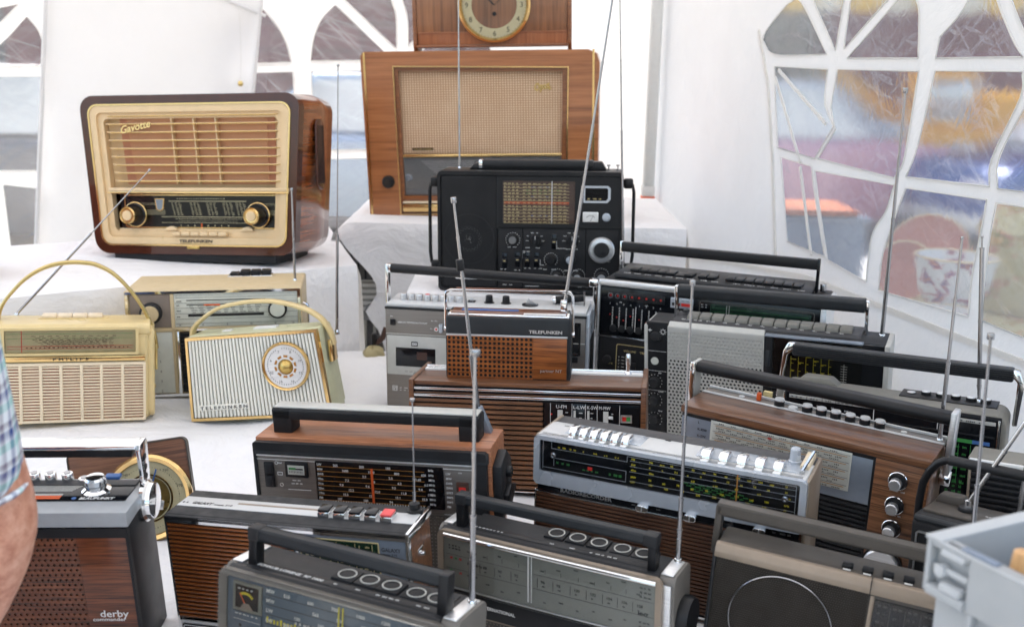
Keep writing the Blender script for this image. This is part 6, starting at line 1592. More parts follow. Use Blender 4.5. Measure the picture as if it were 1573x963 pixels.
def pline(g, pts, y=2):
    for (xa, za), (xb, zb) in zip(pts, pts[1:]):
        if abs(xa - xb) < .01: g.rect(xa - .3, xa + .3, min(za, zb), max(za, zb), y)
        else: g.rect(min(xa, xb) - .3, max(xa, xb) + .3, za - .3, za + .3, y)
pline(g, [(13, 180), (13, 222), (26, 222), (26, 212), (140, 212), (140, 220), (372, 220), (372, 176)]); pline(g, [(30, 198), (139, 198), (139, 182), (13, 182)]); pline(g, [(30, 204), (30, 186)])
for z in (214, 206, 198, 184): g.rect(144, 372, z, z + .5, 2)
g.m(M.yellow_print)
for x0, x1 in ((36, 50), (54, 66), (74, 76), (90, 96), (106, 112), (122, 130)): g.words(x0, x1, 214, 2.6, 2, 2)
for r, (lb, z) in enumerate((("FM", 216), ("SW", 208), ("49m", 200), ("MW", 190), ("LW", 183))):
    g.text(lb, 146, z - .6, 4.2, 'F', .3, 2, 0, .02)
    vals = (("FM", "87.5", "88", "90", "92", "94", "96", "98", "100", "102", "104", "108"), ("6", "7", "7.1", "8", "9", "10", "12", "14", "16", "18"), ("49m", "5.90", "6.0", "6.05", "6.1", "6.2"), ("53", "60", "70", "80", "90", "100", "120", "140", "160"), ("150", "160", "180", "200", "220", "240", "300", "340"))[r]
    for k, tv in enumerate(vals): g.text(tv, 172 + k * (180 / len(vals)), z - .6 - (k % 2) * 1.4, 4, 'F', .3, 2, 0, .02)
    g.text(("U", "M", "MHz", "kHz", "M")[r], 358, z - .6, 4, 'F', .3, 2)
g.m(M.green_print).words(34, 58, 190, 3.4, 3, 2).words(74, 100, 187, 2.2, 4, 2).words(114, 136, 187, 4, 3, 2)
for r in range(4): g.words(220 + 6 * r, 300 + 8 * r, 196 - 3 * r, 1.6, 7, 2)
T.part("dial_lettering", g, None, dp); T.part("record_lamp", G().m(M.red).box(82, 89, .8, 2, 189, 194, .5), None, dp); T.part("tuning_pointer", G().m(M.amber_print).box(294, 295.4, .4, 1.4, 176, 222), None, dp); T.part("dial_glass", G().m(M.pane).box(9, 377, -.8, -.3, 175, 225), None, dp)
for x, z in ((30, 203), (359, 201)): T.part("screw_cap", G().m(M.steel).lathe([(0, 0), (4.6, 0), (4.4, 2), (2.4, 2.6), (0, 1.6)], (x, -1, z), 'y-', 18))
for n0, x0, p in ((6, 47, 15.8), (5, 240, 24.4)):
    nn = n0; x1 = x0 + p * nn
    T.part("key_well", G().m(M.silver).prism([(x0 - 12, 229.6), (x0 - 4, 231.4), (x1 + 2, 231.4), (x1 + 12, 229.6)], 'y', 22, 62, .6))
    for i in range(nn):
        x = x0 + i * p; w = min(12.4, p * .66)
        k_ = T.part("chrome_key", G().m(M.chrome).prism([(10, 229), (12, 237), (20, 242), (36, 241), (44, 231)], 'x', x, x + w, 1.4)); T.part("key_face", G().m(M.alu_bright).box(x + 1, x + w - 1, 5, 11, 229, 232, .6), None, k_)
T.part("microphone_slot", G().m(M.black).box(176, 184, 60, 64, 230, 231, .3)); T.part("top_print", G().m(M.grey_print).words(26, 36, 50, 2.4, 1, 230, .3, 'T').words(356, 368, 44, 2.4, 1, 230, .3, 'T')); T.part("top_knob", G().m(M.silver).lathe([(0, 0), (9, 0), (9, 4), (7.4, 5), (7, 20), (5.6, 22), (0, 22)], (358, 58, 230), 'z', 22)); T.part("aerial_clip", G().m(M.cream_pale).box(368, 380, 40, 96, 226, 236, 2)); T.part("stowed_aerial", G().m(M.chrome).cyl((376, 96, 235), (374, 20, 235), 3, 3, 10))
T.part("slider_strip", G().m(M.black_gloss).box(6, 380, 0, 8, 146, 158, .5)); T.part("brand_letters", G().m(M.alu).text("RADIORECORDER", 42, 149, 8, 'F', .4, 0, 0, .02, w=78)); g = G().m(M.grey_print).words(150, 160, 150, 2.4, 1, 0).words(186, 196, 150, 2.4, 1, 0).words(268, 280, 150, 2.4, 1, 0).words(346, 376, 150, 3, 3, 0)
for k in range(12): g.rect(206 + k * 6, 206.6 + k * 6, 155, 157, 0); g.rect(290 + k * 5, 290.6 + k * 5, 155, 157, 0)
T.part("strip_print", g)
for x in (168, 236, 330): T.part("slider_knob", G().m(M.chrome).prism([(x - 9, 150), (x - 6, 147), (x + 6, 147), (x + 9, 150), (x + 9, 154), (x + 6, 157), (x - 6, 157), (x - 9, 154)], 'y', -12, 0, 1.4).m(M.alu_bright).box(x - .8, x + .8, -12.6, -11.6, 147.6, 156.4))
T.part("chrome_line", G().m(M.chrome).box(5, 240, -1, 4, 143, 145, .4)); T.part("chrome_upright", G().m(M.chrome).box(2, 4.6, -1, 6, 4, 146, .4)); T.part("grille_backing", G().m(M.black_matt).box(5, 381, 3, 8, 4, 144)); T.rep("slat", G().m(M.slat_dark).box(5, 380, -.6, 4, 0, 3.8, .7), [(0, 0, 7 + 5.7 * k) for k in range(24)]); T.part("chrome_base", G().m(M.chrome).box(2, 384, -1, 6, 1, 5, .6))

# 15 -- teak receiver with flat black handle -----------------------------------------------------
T = radio('orange', "portable_radio", "teak topped radio with wide flat black handle and orange pointer on its black dial")
T.part("wood_case", G().m(M.teak).box(0, 358, 4, 83, 0, 213, 2)); T.part("front_hood", G().m(M.slate).prism([(4, 206), (-4, 200), (-6, 190), (6, 190)], 'x', 1, 355, 1)); T.part("front_frame", G().m(M.charcoal).frame(rrect(-1, 353, 0, 208, 4), rrect(4, 334, 4, 194, 2), -5, 6))
fp = T.part("front_panel", G().m(M.titan).box(4, 334, -4, 4, 4, 194, .6)); T.part("silver_line", G().m(M.alu_bright).box(4, 334, -5, -3, 187, 189, .4)); T.part("silver_line", G().m(M.alu_bright).box(4, 334, -5, -3, 181.5, 182.4, .2))
T.part("power_rocker", G().m(M.black).box(14, 30, -6, 0, 138, 178, 2)); T.part("rocker_key", G().m(M.charcoal).box(16, 28, -8, -4, 160, 176, 2)); T.part("rocker_key", G().m(M.charcoal).box(16, 28, -8, -4, 141, 157, 2))
mt = T.part("tuning_meter", G().m(M.black).box(48, 84, -7, 0, 156, 180, 2)); g = G().m(M.pale_dial).box(53, 79, -7.6, -6.8, 161, 175.5, .4).m(M.green_print).box(55, 66, -8, -7.4, 169, 172).m(M.black_print).box(66, 77, -8, -7.4, 169, 171)
for k in range(9): g.box(56 + 2.4 * k, 56.6 + 2.4 * k, -8, -7.5, 164, 167)
T.part("meter_face", g, None, mt); T.part("meter_glass", G().m(M.pane).box(50, 82, -9.4, -9, 158, 178), None, mt)
g = G().m(M.white_print).words(36, 46, 176, 2.4, 1, -4).words(58, 74, 150, 2.2, 2, -4).words(56, 76, 145, 2.2, 3, -4).rect(50, 86, 136, 136.8, -4).frame(circ(34.5, 177, 2.6, 12), circ(34.5, 177, 2, 12), -4.7, -4.1).frame(rrect(35, 43, 158, 163, .5), rrect(35.8, 42.2, 158.8, 162.2, .3), -4.7, -4.1).frame(circ(40, 143, 2.8, 12), circ(40, 143, 2.2, 12), -4.7, -4.1).words(312, 324, 176, 2.4, 1, -4).rect(288, 330, 112, 112.7, -4)
T.part("panel_print", g, None, fp)
dp = T.part("dial_panel", G().m(M.black_gloss).prism(rrect(96, 290, 120, 184, (3, 2, 2, 2)), 'y', -6, 0)); g = G()
rows = [("LW", ("255", "200", "150"), "kHz"), ("MW", ("1600", "1000", "800", "600"), "kHz"), ("SW5", ("", "2.5", "2.0", "1.65"), "MHz"), ("49m", ("7.3", "6.8", "6.2", "6.0"), "MHz"), ("31m", ("9.8", "9.6", "9.5", "9.4"), "MHz"), ("25m", ("12.2", "12.0", "11.8", "11.6"), "MHz"), ("19m", ("15.5", "15.3", "15.1", "15.0"), "MHz"), ("FM", ("107", "100", "94", "88"), "MHz")]
for k, (a, vals, u) in enumerate(rows):
    z = 177.5 - 7.4 * k; g.m(M.amber_print).rect(99, 262, z - 1.6, z - 1.1, -6).m(M.white_print).text(a, 99, z, 4.6, 'F', .3, -6, 0, .02).text(u, 268, z, 4.6, 'F', .3, -6, 0, .02)
    for i, tv in enumerate(vals):
        if tv: g.text(tv, 124 + i * 40 + (k * 13) % 22, z - .6, 5, 'F', .3, -6, 0, .02)
for k in range(8): g.text(("LW", "MW", "SW5", "SW4", "SW3", "SW2", "SW1", "FM")[k], 293, 173 - 7.2 * k, 4.6, 'F', .3, -4, 0, .02)
g.dashes(104, 262, 122, 2, 40, .3, -6); T.part("dial_lettering", g, None, dp); T.part("tuning_pointer", G().m(M.orange_print).box(181.5, 185, -8, -6.8, 124, 177, .3), None, dp); T.part("dial_glass", G().m(M.pane).box(97, 289, -10, -9.5, 121, 183), None, dp)
T.part("band_switch", G().m(M.maroon).box(308, 326, -6, 0, 136, 163, 1).m(M.red).box(312, 322, -6.6, -5.8, 150, 156)); 
T.part("speaker_mesh", G().m(M.taupe_dark).perf(6, 332, 10, 110, 58, 18, 1.7, 1.6, -5, False, 4)); T.part("side_handle_boss", G().m(M.charcoal).prism([(6, 96), (64, 116), (70, 176), (44, 198), (8, 184)], 'x', 357, 372, 4)); T.part("side_lever", G().m(M.black).prism([(14, 110), (58, 134), (58, 140), (30, 150), (12, 140)], 'x', 371, 380, 2)); T.part("side_knob", G().m(M.black).cyl((371, 40, 165), (379, 40, 165), 9, 8, 18, 1))
for x in (20, 306): T.part("handle_post", G().m(M.black_matt).prism([(x, 211), (x + 30, 211), (x + 31, 250), (x, 250)], 'y', 24, 56, 3))
T.part("handle_bar", G().m(M.black_matt).prism([(24, 234), (56, 234), (56, 248), (50, 252), (30, 252), (24, 248)], 'x', 20, 337, 1.5)); T.part("handle_plate", G().m(M.silver_mid).box(22, 335, 27, 53, 250.5, 253, .8))
T.part("aerial_wedge", G().m(M.steel_dial).prism([(318, 212), (345, 212), (330, 250), (326, 252)], 'y', 62, 76, 1))
T.antenna((326, 70, 214), (303, 70, 548), (5.2, 5.2, 3.4, 2.8, 2.3), (4.2, 8), M.steel, False, [0, .12, .34, .70, .86, 1])
ow = T.part("aerial_collar", G().m(M.black).cyl((308, 70, 452), (307, 70, 468), 5.6, 5.6, 16, .8))

# 16 -- radio with brown slats and five keys --------------------------------------------------------
T = radio('galaxy', "portable_radio", "radio with orange brown slatted front, white top strip and one red key")
T.part("cabinet", G().m(M.walnut).box(1, 337, 6, 77, 0, 172, 1)); T.part("top_cover", G().m(M.charcoal_leather).prism([(-1, 170), (-1, 175), (3, 178), (74, 178), (78, 174), (78, 170)], 'x', 0, 338, 1)); T.part("top_plate", G().m(M.silver_top).box(2, 336, 25, 53, 177.6, 179, .4)); T.part("top_groove", G().m(M.taupe).box(84, 206, 40, 44, 178.8, 179.5, .2))
T.part("top_letters", G().m(M.black_print).text("GALAXY", 20, 32, 9, 'T', .2, 179, .25, .02, w=30).text("mesa 510", 53, 32, 6, 'T', .2, 179, .25, 0, w=26).words(6, 17, 33, 4, 2, 179, .2, 'T'))
T.part("chrome_trim", G().m(M.chrome).frame(rrect(0, 338, 0, 176, 2), rrect(3, 335, 26, 168, 1), -3, 3)); T.part("end_trim", G().m(M.chrome).box(335.5, 340, -3, 78, 168, 179, 1)); T.part("front_edge", G().m(M.charcoal_leather).box(0, 337, -3, 4, 170.5, 177, 1.2)); T.part("end_trim", G().m(M.chrome).box(336, 339, 0, 6, 0, 170, .6))
T.part("grille_backing", G().m(M.black_matt).box(3, 182, 1, 6, 28, 168)); T.rep("slat", G().m(M.zebra).box(3, 181, -2.5, 2.5, 0, 3.3, .7), [(0, 0, 31 + 5.95 * k) for k in range(23)])
dpn = T.part("dial_surround", G().m(M.steel_dial).box(183, 335, -1, 6, 26, 168, .6)); T.part("chrome_upright", G().m(M.chrome).box(186, 190, -3, 0, 27, 168, .6)); T.part("dial_frame", G().m(M.cream_print).frame(rrect(192, 299, 60, 163, 1), rrect(193, 298, 61, 162, 1), -2.6, -1))
dp = T.part("dial_panel", G().m(M.green_dial).box(193, 298, -2, 0, 61, 162, .4)); g = G().m(M.cream_print)
for tx, x in (("U", 200), ("K", 222), ("M", 246), ("L", 272)): g.text(tx, x, 151, 9, 'F', .3, -2, 0, .03); g.words(x + 9, x + 17, 155, 2.6, 1, -2)
for x in (218, 242, 267, 290): g.rect(x, x + .7, 64, 160, -2)
for r in range(12):
    for x in (199, 222, 246, 271): 
        g.words(x, x + 14, 145 - r * 6.6, 2, 2, -2)
        if r % 4 == 3: g.rect(x - 2, x + 16, 143.6 - r * 6.6, 144.1 - r * 6.6, -2)
g.text("600", 252, 126, 4.6, 'F', .3, -2, 0, .02); T.part("dial_lettering", g, None, dp); T.part("dial_glass", G().m(M.pane).box(193, 298, -5, -4.6, 61, 162), None, dp)
T.part("model_letters", G().m(M.black_print).text("GALAXY", 302, 152, 7.6, 'F', .3, -1, 0, .0, w=25).text("mesa 510", 303, 147, 4, 'F', .3, -1, 0, 0, w=19))
for i in range(5):
    x = 206 + i * 21.3
    k_ = T.part("chrome_key", G().m(M.chrome).prism([(24, 178), (25, 185), (42, 186), (44, 178)], 'x', x, x + 16, 1)); T.part("key_cap", G().m(M.red_soft if i == 4 else M.black_gloss).prism([(25, 185), (25.4, 188), (42, 189), (42.4, 186)], 'x', x + .5, x + 15.5, .8), None, k_); 
T.part("badge_plate", G().m(M.white_plastic).box(4, 180, -3, 0, 3, 26, .4)); T.part("badge", G().m(M.black_print).prism(rrect(6, 84, 6, 22, 3), 'y', -4.4, -3).m(M.white_print).frame(rrect(8, 82, 8, 20, 2.4), rrect(8.8, 81.2, 8.8, 19.2, 2), -4.8, -4.3).text("NORDMENDE", 11, 10.6, 8, 'F', .4, -4.4, 0, .03, w=66)); T.part("lower_panel", G().m(M.black).box(182, 335, -2, 0, 3, 26, .4))
T.part("end_socket", G().m(M.chrome).cyl((336, 40, 132), (342, 40, 132), 4, 3, 12).box(336, 338, 30, 46, 136, 141, .5)); T.part("aerial_foot", G().m(M.black).lathe([(0, 0), (10, 0), (10, 4), (7, 5), (7, 12), (5, 13), (0, 13)], (325, 60, 178), 'z', 22))
T.antenna((325, 60, 188), (333, 60, 327), (2.7, 2.1, 1.5, 1.2), (3.4, 4), M.steel, False, [0, .12, .26, .56, 1])

# 17, 18 -- the two grey receivers with ring keys -----------------------------------------------------
def ring_radio(key, name_label, W, H, D, dial_mat, keys, front):
    T = radio(key, "portable_radio", name_label)
    e = W - 20
    T.part("cabinet", G().m(M.ring_grey).box(2, e, 6, D, -8, H - 1, 4)); T.part("top_panel", G().m(M.charcoal).box(0, e, 10, D, H - 6, H + 1, 2)); T.part("top_lip", G().m(M.charcoal).prism([(-2, H - 6), (12, H + 1.5), (16, H + 1.5), (16, H - 10)], 'x', -2, e + 1, 1))
    T.part("end_cap", G().m(M.ring_grey).prism(rrect(8, D + 3, -8, H + 2, 12), 'x', e, W + 2, 2)); T.part("end_cap_face", G().m(M.alu_bright).box(e + 2, W - 2, 14, D - 8, H + 1, H + 3.4, 1.2)); T.part("end_cap_side", G().m(M.alu).box(e + 2, W - 2, 5, 9, 20, H - 8, 1)); T.part("end_cap", G().m(M.ring_grey).prism(rrect(8, D + 3, -8, H + 2, 12), 'x', -8, 2, 2)); T.part("end_cap_face", G().m(M.alu_bright).box(-6, 8, 20, D - 4, H + .6, H + 3, 1.2))
    return T, e
T, e = ring_radio('rp1000', "nearest grey radio with small meter dial and five ring marked keys", 287, 186, 79, M.blue_dial, 5, 0)
T.part("window_shell", G().m(M.acrylic).prism([(-8, 184), (4, 188), (6, 186), (-5, 181), (-6, -6), (-9, -6)], 'x', -4, 274, .6)); T.part("window_edge", G().m(M.ring_grey).frame(rrect(-7, 278, -8, 187, 10), rrect(4, 272, -4, 180, 4), -2, 5)); 
dp = T.part("dial_plate", G().m(M.blue_dial).box(4, 272, -.5, 5, -6, 181, .6)); mt = T.part("meter", G().m(M.grey_dial).box(13, 52, -3, 0, 142, 176, .8)); T.part("meter_face", G().m(M.black_gloss).box(17, 48, -3.6, -2.8, 146, 173), None, mt)
g = G().m(M.yellow_print)
for k in range(8):
    a0 = R_(40 + 11 * k); p = [(31 + r * math.cos(a0 + q), 152 + r * math.sin(a0 + q)) for r, q in ((14, 0), (14, .14), (11, .14), (11, 0))]; g.prism(p, 'y', -4, -3.6)
g.m(M.white_print).words(21, 44, 168.4, 2, 4, -3.6).m(M.orange_print).prism([(32, 149), (33, 149.6), (24, 164), (23.4, 163.4)], 'y', -4.4, -4).m(M.mauve).prism([(24, 146), (42, 146), (36, 153), (29, 153)], 'y', -4.6, -4); T.part("meter_scale", g, None, mt)
T.part("legend_plate", G().m(M.blue_dial).box(13, 52, -3, 0, 112, 141, .6)); g = G().m(M.white_print).words(17, 50, 138, 1.8, 6, -3).rect(15, 51, 132, 132.4, -3)
g.m(M.black_print).lathe([(0, 0), (2, 0), (0, 1)], (24, -3, 125), 'y-', 8).m(M.maroon).lathe([(0, 0), (2, 0), (0, 1)], (42, -3, 122), 'y-', 8); T.part("legend_print", g)
g = G()
rows = (("MW", ("510", "600", "700", "1000", "1200", "1600")), ("MW", ("", "565", "500", "350", "300", "250")), ("LW", ("150", "160", "462", "400", "353", "300")), ("LW", ("2000", "170", "176", "188", "200", "")), ("FM", ("88", "92", "96", "100", "104", "108")), ("FM", ("10", "20", "30", "40", "50", "60")))
for k, (lb, vals) in enumerate(rows):
    z = 172 - 11.5 * k; g.m(M.black_print).rect(56, 270, z - 3.4, z - 2.8, -.5).m(M.white_print).text(lb, 57, z - .5, 6, 'F', .3, -.5, 0, .02)
    for i, tv in enumerate(vals):
        if tv: g.text(tv, 80 + i * 31 + 7 * (k % 3), z - 1.2 - .5 * (i % 2), 5.6, 'F', .3, -.5, 0, .01)
g.text("Ganzwelle Finale 1", 96, 143, 5.4, 'F', .3, -.5, 0, .01, w=66) if False else g.words(96, 162, 143, 3.6, 12, -.5)
T.part("dial_lettering", g, None, dp); g = G().m(M.yellow_print)
for k in range(22): g.box(58 + k * 4.6, 60.2 + k * 4.6, -1, -.5, 136, 141 if k % 4 else 143)
T.part("yellow_scale", g, None, dp); T.part("tuning_pointer", G().m(M.yellow_print).box(152.6, 154, -4, -3, 60, 178).box(157.6, 159, -4, -3, 60, 178), None, dp)
T.part("speaker_mesh", G().m(M.ring_grey).perf(6, 270, -4, 60, 50, 12, 1.6, 1.6, -4, True, 4))
kd = T.part("key_deck", G().m(M.charcoal).prism([(24, 184), (26, 187.6), (70, 189), (72, 184)], 'x', 16, 262, 1.5)); T.part("deck_front", G().m(M.black).prism([(18, 184), (19, 188), (32, 188.8), (32, 184)], 'x', 12, 264, 1)); T.part("deck_letters", G().m(M.white_print).text("SCHAUB LORENZ  RP 1000", 26, 22, 7.2, 'T', .3, 188.2, 0, .03, w=88).words(128, 136, 23, 3, 1, 188.4, .3, 'T').words(156, 164, 23, 3, 1, 188.4, .3, 'T').words(182, 214, 23, 3, 4, 188.4, .3, 'T').words(232, 250, 23, 3, 2, 188.4, .3, 'T'))
def ring_keys(T, xs, y0, y1, z, low):
    for i, x in enumerate(xs):
        dz_ = -1.2 if i in low else 0
        k_ = T.part("piano_key", G().m(M.black_matt).prism([(y0, z - 6), (y0, z + dz_), (y1, z + 1.6 + dz_), (y1, z - 6)], 'x', x - 14, x + 14, 1.6)); yc = (y0 + y1) / 2
        T.part("key_ring", G().m(M.silver_mid).lathe([(9.4, 0), (11, 0), (11, .8), (9.4, .8)], (x, yc, z + .9 + dz_), (0, -.06, 1), 28), None, k_)
ring_keys(T, (131, 160, 188, 219, 245), 34, 61, 191, (3, 4))
T.part("end_cap_band", G().m(M.alu_bright).box(262, 284, 4, 12, 150, 186, 3)) if False else None
T.part("handle_arm", G().m(M.black).box(15, 27, 20, 36, 184, 228, 2)); T.part("handle_arm", G().m(M.black).box(258, 270, 19, 37, 182, 232, 2)); T.part("handle_bar", G().m(M.slate).prism(rrect(20, 36, 217, 231, 2), 'x', 22, 262, 1.5)); T.part("handle_joint", G().m(M.charcoal).box(14, 30, 19, 37, 216, 232, 2))
T.antenna((280, 60, 190), (267, 60, 459), (4.4, 4.2, 3.0, 2.4, 2.2), (5.6, 7), M.steel, True, [0, .18, .36, .62, .84, 1])

T, e = ring_radio('golf', "grey radio with sage dial, white pointer and five ring marked keys", 323, 147, 65, M.grey_dial, 5, 1)
T.part("window_edge", G().m(M.taupe).frame(rrect(-3, 312, -8, 149, 10), rrect(6, 304, 60, 143, 4), -2, 5)); T.part("chrome_lip", G().m(M.chrome).tube([(8, -3, 143.5), (305, -3, 143.5)], 3.2, 10))
dp = T.part("dial_plate", G().m(M.grey_dial).box(6, 304, -.5, 5, 62, 143, .4)); g = G().m(M.amber_print).rect(10, 302, 138.6, 139.4, -.5).m(M.grey_print).rect(10, 302, 116, 116.5, -.5).rect(10, 302, 96, 96.5, -.5).m(M.black_print)
for k, tv in enumerate(("88", "90", "92", "96", "98", "100", "102", "104", "106", "108")):
    x = (66, 88, 112, 150, 172, 196, 218, 240, 260, 280)[k]; g.text(tv, x, 106, 5.6, 'F', .3, -.5, 0, .01); g.words(x + 2, x + 8, 101, 2, 1, -.5); g.rect(x - 5, x - 4.5, 99, 112, -.5)
    g.words(x, x + 8, 122 + 6 * (k % 3), 2.4, 1, -.5); g.words(x + 4, x + 12, 84 - 5 * (k % 2), 2.2, 1, -.5); g.rect(x + 6, x + 6.4, 120, 126, -.5)
g.text("FM-MHz", 42, 106, 5.6, 'F', .3, -.5, 0, .01, w=22).text("MHZ", 282, 96, 6.4, 'F', .3, -.5, 0, .02); g.words(14, 34, 128, 2.4, 4, -.5).words(14, 34, 124, 2.4, 4, -.5).words(42, 60, 124, 2.4, 3, -.5).words(42, 60, 90, 2.4, 3, -.5)
for z in (132, 126, 120, 86, 80): g.words(284, 300, z, 2.4, 3, -.5)
g.m(M.red).words(16, 21, 110, 3.4, 1, -.5).words(30, 35, 110, 3.4, 1, -.5).words(30, 35, 90, 3.4, 1, -.5).m(M.green_print).words(23, 28, 110, 3, 1, -.5).words(16, 21, 92, 3, 1, -.5); T.part("dial_lettering", g, None, dp)
T.part("tuning_pointer", G().m(M.white_plastic).box(132, 134, -3, -1.6, 76, 141, .3).box(137, 138, -3, -1.6, 76, 141, .2), None, dp); T.part("dial_glass", G().m(M.pane).box(8, 303, -4.2, -3.8, 66, 142), None, dp)
T.part("lower_edge", G().m(M.alu).box(6, 304, -3, 2, 72 - 3.5, 72 - 2, .4)); T.part("name_band", G().m(M.black).box(2, 306, -3, 4, 36, 66, .8)); T.part("name_letters", G().m(M.white_print).text("GOLF 2000", 14, 50, 9.4, 'F', .4, -3, 0, .03, w=44).text("INTERNATIONAL", 62, 50, 6.4, 'F', .4, -3, 0, .02, w=52)); T.part("speaker_mesh", G().m(M.taupe_dark).perf(4, 304, -6, 34, 60, 8, 1.6, 1.6, -3, True, 4))
kd = T.part("key_deck", G().m(M.charcoal).prism([(26, 146), (28, 149), (66, 151), (68, 146)], 'x', 30, 286, 1.5)); T.part("deck_front", G().m(M.black).prism([(20, 145), (21, 149), (32, 150), (32, 145)], 'x', 26, 290, 1)); T.part("deck_letters", G().m(M.white_print).words(40, 84, 24, 3, 8, 149.6, .3, 'T').words(150, 158, 24, 3, 1, 149.6, .3, 'T').words(178, 188, 24, 3, 1, 149.6, .3, 'T').words(206, 246, 24, 3, 5, 149.6, .3, 'T'))
ring_keys(T, (148, 178, 208, 240, 269), 38, 63, 152.5, (3, 4))
T.part("handle_arm", G().m(M.black).box(14, 26, 18, 34, 146, 192, 2)); T.part("handle_arm", G().m(M.black).box(285, 296, 18, 34, 140, 193, 2)); T.part("handle_bar", G().m(M.slate).prism(rrect(18, 34, 180, 193, 2), 'x', 24, 288, 1.5)); T.part("handle_joint", G().m(M.charcoal).box(13, 30, 17, 35, 179, 194, 2)); T.part("handle_joint", G().m(M.charcoal).box(279, 297, 17, 35, 178, 194, 2))
T.part("side_knob", G().m(M.black).lathe([(0, 0), (26, 0), (27, 6), (25, 14), (0, 14)], (325, 40, 86), 'x', 30))
T.antenna((313, 52, 152), (318, 52, 500), (4.0, 3.6, 2.6, 2.2, 1.9), (3.4, 6), M.steel, True, [0, .12, .24, .44, .66, 1])

# 19 -- brown grey radio with round chrome ringed speaker ----------------------------------------------
T = radio('brown', "portable_radio", "brown grey radio with a thin chrome ring round its speaker, beside the grey crate")
T.part("cabinet", G().m(M.taupe_dark).prism([(0, -10), (0, 150), (6, 164), (14, 168), (56, 168), (62, 160), (62, -10)], 'x', 0, 318, 3)); T.part("top_bezel", G().m(M.taupe).prism([(-3, 150), (-3, 158), (2, 167), (8, 168.6), (8, 150)], 'x', -2, 320, 1.5)); T.part("side_edge", G().m(M.charcoal).box(-4, 1, -2, 60, -10, 160, 2)); T.part("bezel_joint", G().m(M.charcoal).box(184.4, 185.4, -3.6, 9, 148, 169.2, .2))
T.part("speaker_cloth", G().m(M.brown_grille).perf(2, 184, -8, 150, 60, 52, 1.0, 1, -1.5, True, 4)); T.part("speaker_ring", G().m(M.steel).lathe([(61.4, 0), (63.4, 0), (63.4, 2), (62.4, 3), (61.4, 2)], (87, -1.5, 82), 'y-', 72)); T.part("right_panel", G().m(M.taupe_dark).box(186, 318, -2, 4, -8, 150, 1)); T.part("panel_frame", G().m(M.taupe).box(186, 191, -3, 2, -8, 149, .8))
dp = T.part("dial_panel", G().m(M.black_gloss).box(192, 316, -3, 0, 40, 146, .6)); g = G().m(M.grey_print)
for k in range(7):
    x = 196 + k * 17; g.rect(x + 14, x + 14.6, 60, 140, -3); g.words(x, x + 12, 138, 3, 2, -3)
    for r in range(6): g.text(("87", "104", "100", "96", "92", "88")[r], x + 1, 128 - r * 11 - (k % 2) * 3, 4.6, 'F', .3, -3) if k in (1, 3, 5) else g.words(x, x + 12, 128 - r * 11, 3, 2, -3)
T.part("dial_lettering", g, None, dp); T.part("dial_glass", G().m(M.pane).box(192, 316, -5, -4.6, 41, 145), None, dp)
for i in range(6):
    x = 148 + i * 23.5; k_ = T.part("push_key", G().m(M.black).box(x, x + 13, 14, 25, 167, 173, 1.5)); T.part("key_mark", G().m(M.white_print).box(x + 2, x + 11, 9, 12, 168, 168.8, .2), None, k_)
T.part("handle_arm", G().m(M.taupe_dark).box(-12, -3, 26, 46, 140, 206, 2)); T.part("handle_bar", G().m(M.taupe_dark).prism(rrect(26, 46, 192, 208, 2), 'x', -11, 330, 1.5)); T.part("handle_arm", G().m(M.taupe_dark).box(322, 331, 26, 46, 140, 206, 2))
T.antenna((290, 48, 168), (264, 40, 468), (3.6, 3.6, 2.6, 2.2), (4, 7), M.steel, True, [0, .25, .42, .7, 1])

# 20 -- rosewood fronted radio with silver sloping top ------------------------------------------------
T = radio('derby', "portable_radio", "radio with rosewood punched front, silver sloping top and flat chrome handle beside the person")
T.part("body", G().m(M.black).prism([(0, -14), (0, 178), (10, 184), (86, 184), (93, 170), (93, -14)], 'x', -90, 235, 3)); T.part("top_shell", G().m(M.lip_silver).prism([(-4, 181), (-4, 202), (96, 196), (96, 182)], 'x', -94, 238, 2))
T.part("wood_front", G().m(M.rose).box(171, 233, -2, 1, -12, 167, .5)); T.part("perforated_front", G().m(M.rose).perf(-84, 171, -12, 167, 34, 25, 1.9, 2.0, -2, True, 8)); T.part("hole_backing", G().m(M.gold_dark).box(-84, 171, .6, .9, -12, 167)); T.part("front_edge", G().m(M.black).frame(rrect(-88, 237, -15, 180, 3), rrect(-85, 233.4, -12.6, 167.4, 1), -5, 2))
T.part("name_letters", G().m(M.alu_bright).text("derby", 186, 52, 14, 'F', .4, -2, 0, .01, w=36).text("commander", 176, 46, 7, 'F', .4, -2, 0, .01, w=42))
sp = T.part("top_panel", G().m(M.black_gloss).prism([(28, 198.6), (28, 201.6), (86, 198.2), (86, 195)], 'x', -84, 226, .4)); T.part("grey_band", G().m(M.grey_dark).prism([(70, 199.6), (70, 200.2), (86, 199.2), (86, 198.4)], 'x', -84, 225, .1)); 
def tz(y): return 201.7 - (y - 28) * .0586
g = G()
for k in range(5): g.m(M.silver_mid).prism([(54 + k * 3.4, tz(54 + k * 3.4)), (54 + k * 3.4, tz(54 + k * 3.4) + .3), (56.2 + k * 3.4, tz(56 + k * 3.4) + .3), (56.2 + k * 3.4, tz(56 + k * 3.4))], 'x', -70, 150 + k * 2)
T.part("band_scale", g, None, sp); g = G()
for k in range(3): g.m(M.orange_print if k < 2 else M.silver_mid).prism([(32 + k * 5, tz(32 + k * 5)), (32 + k * 5, tz(32 + k * 5) + .3), (36 + k * 5, tz(36 + k * 5) + .3), (36 + k * 5, tz(36 + k * 5))], 'x', 100 if k < 2 else -60, 142)
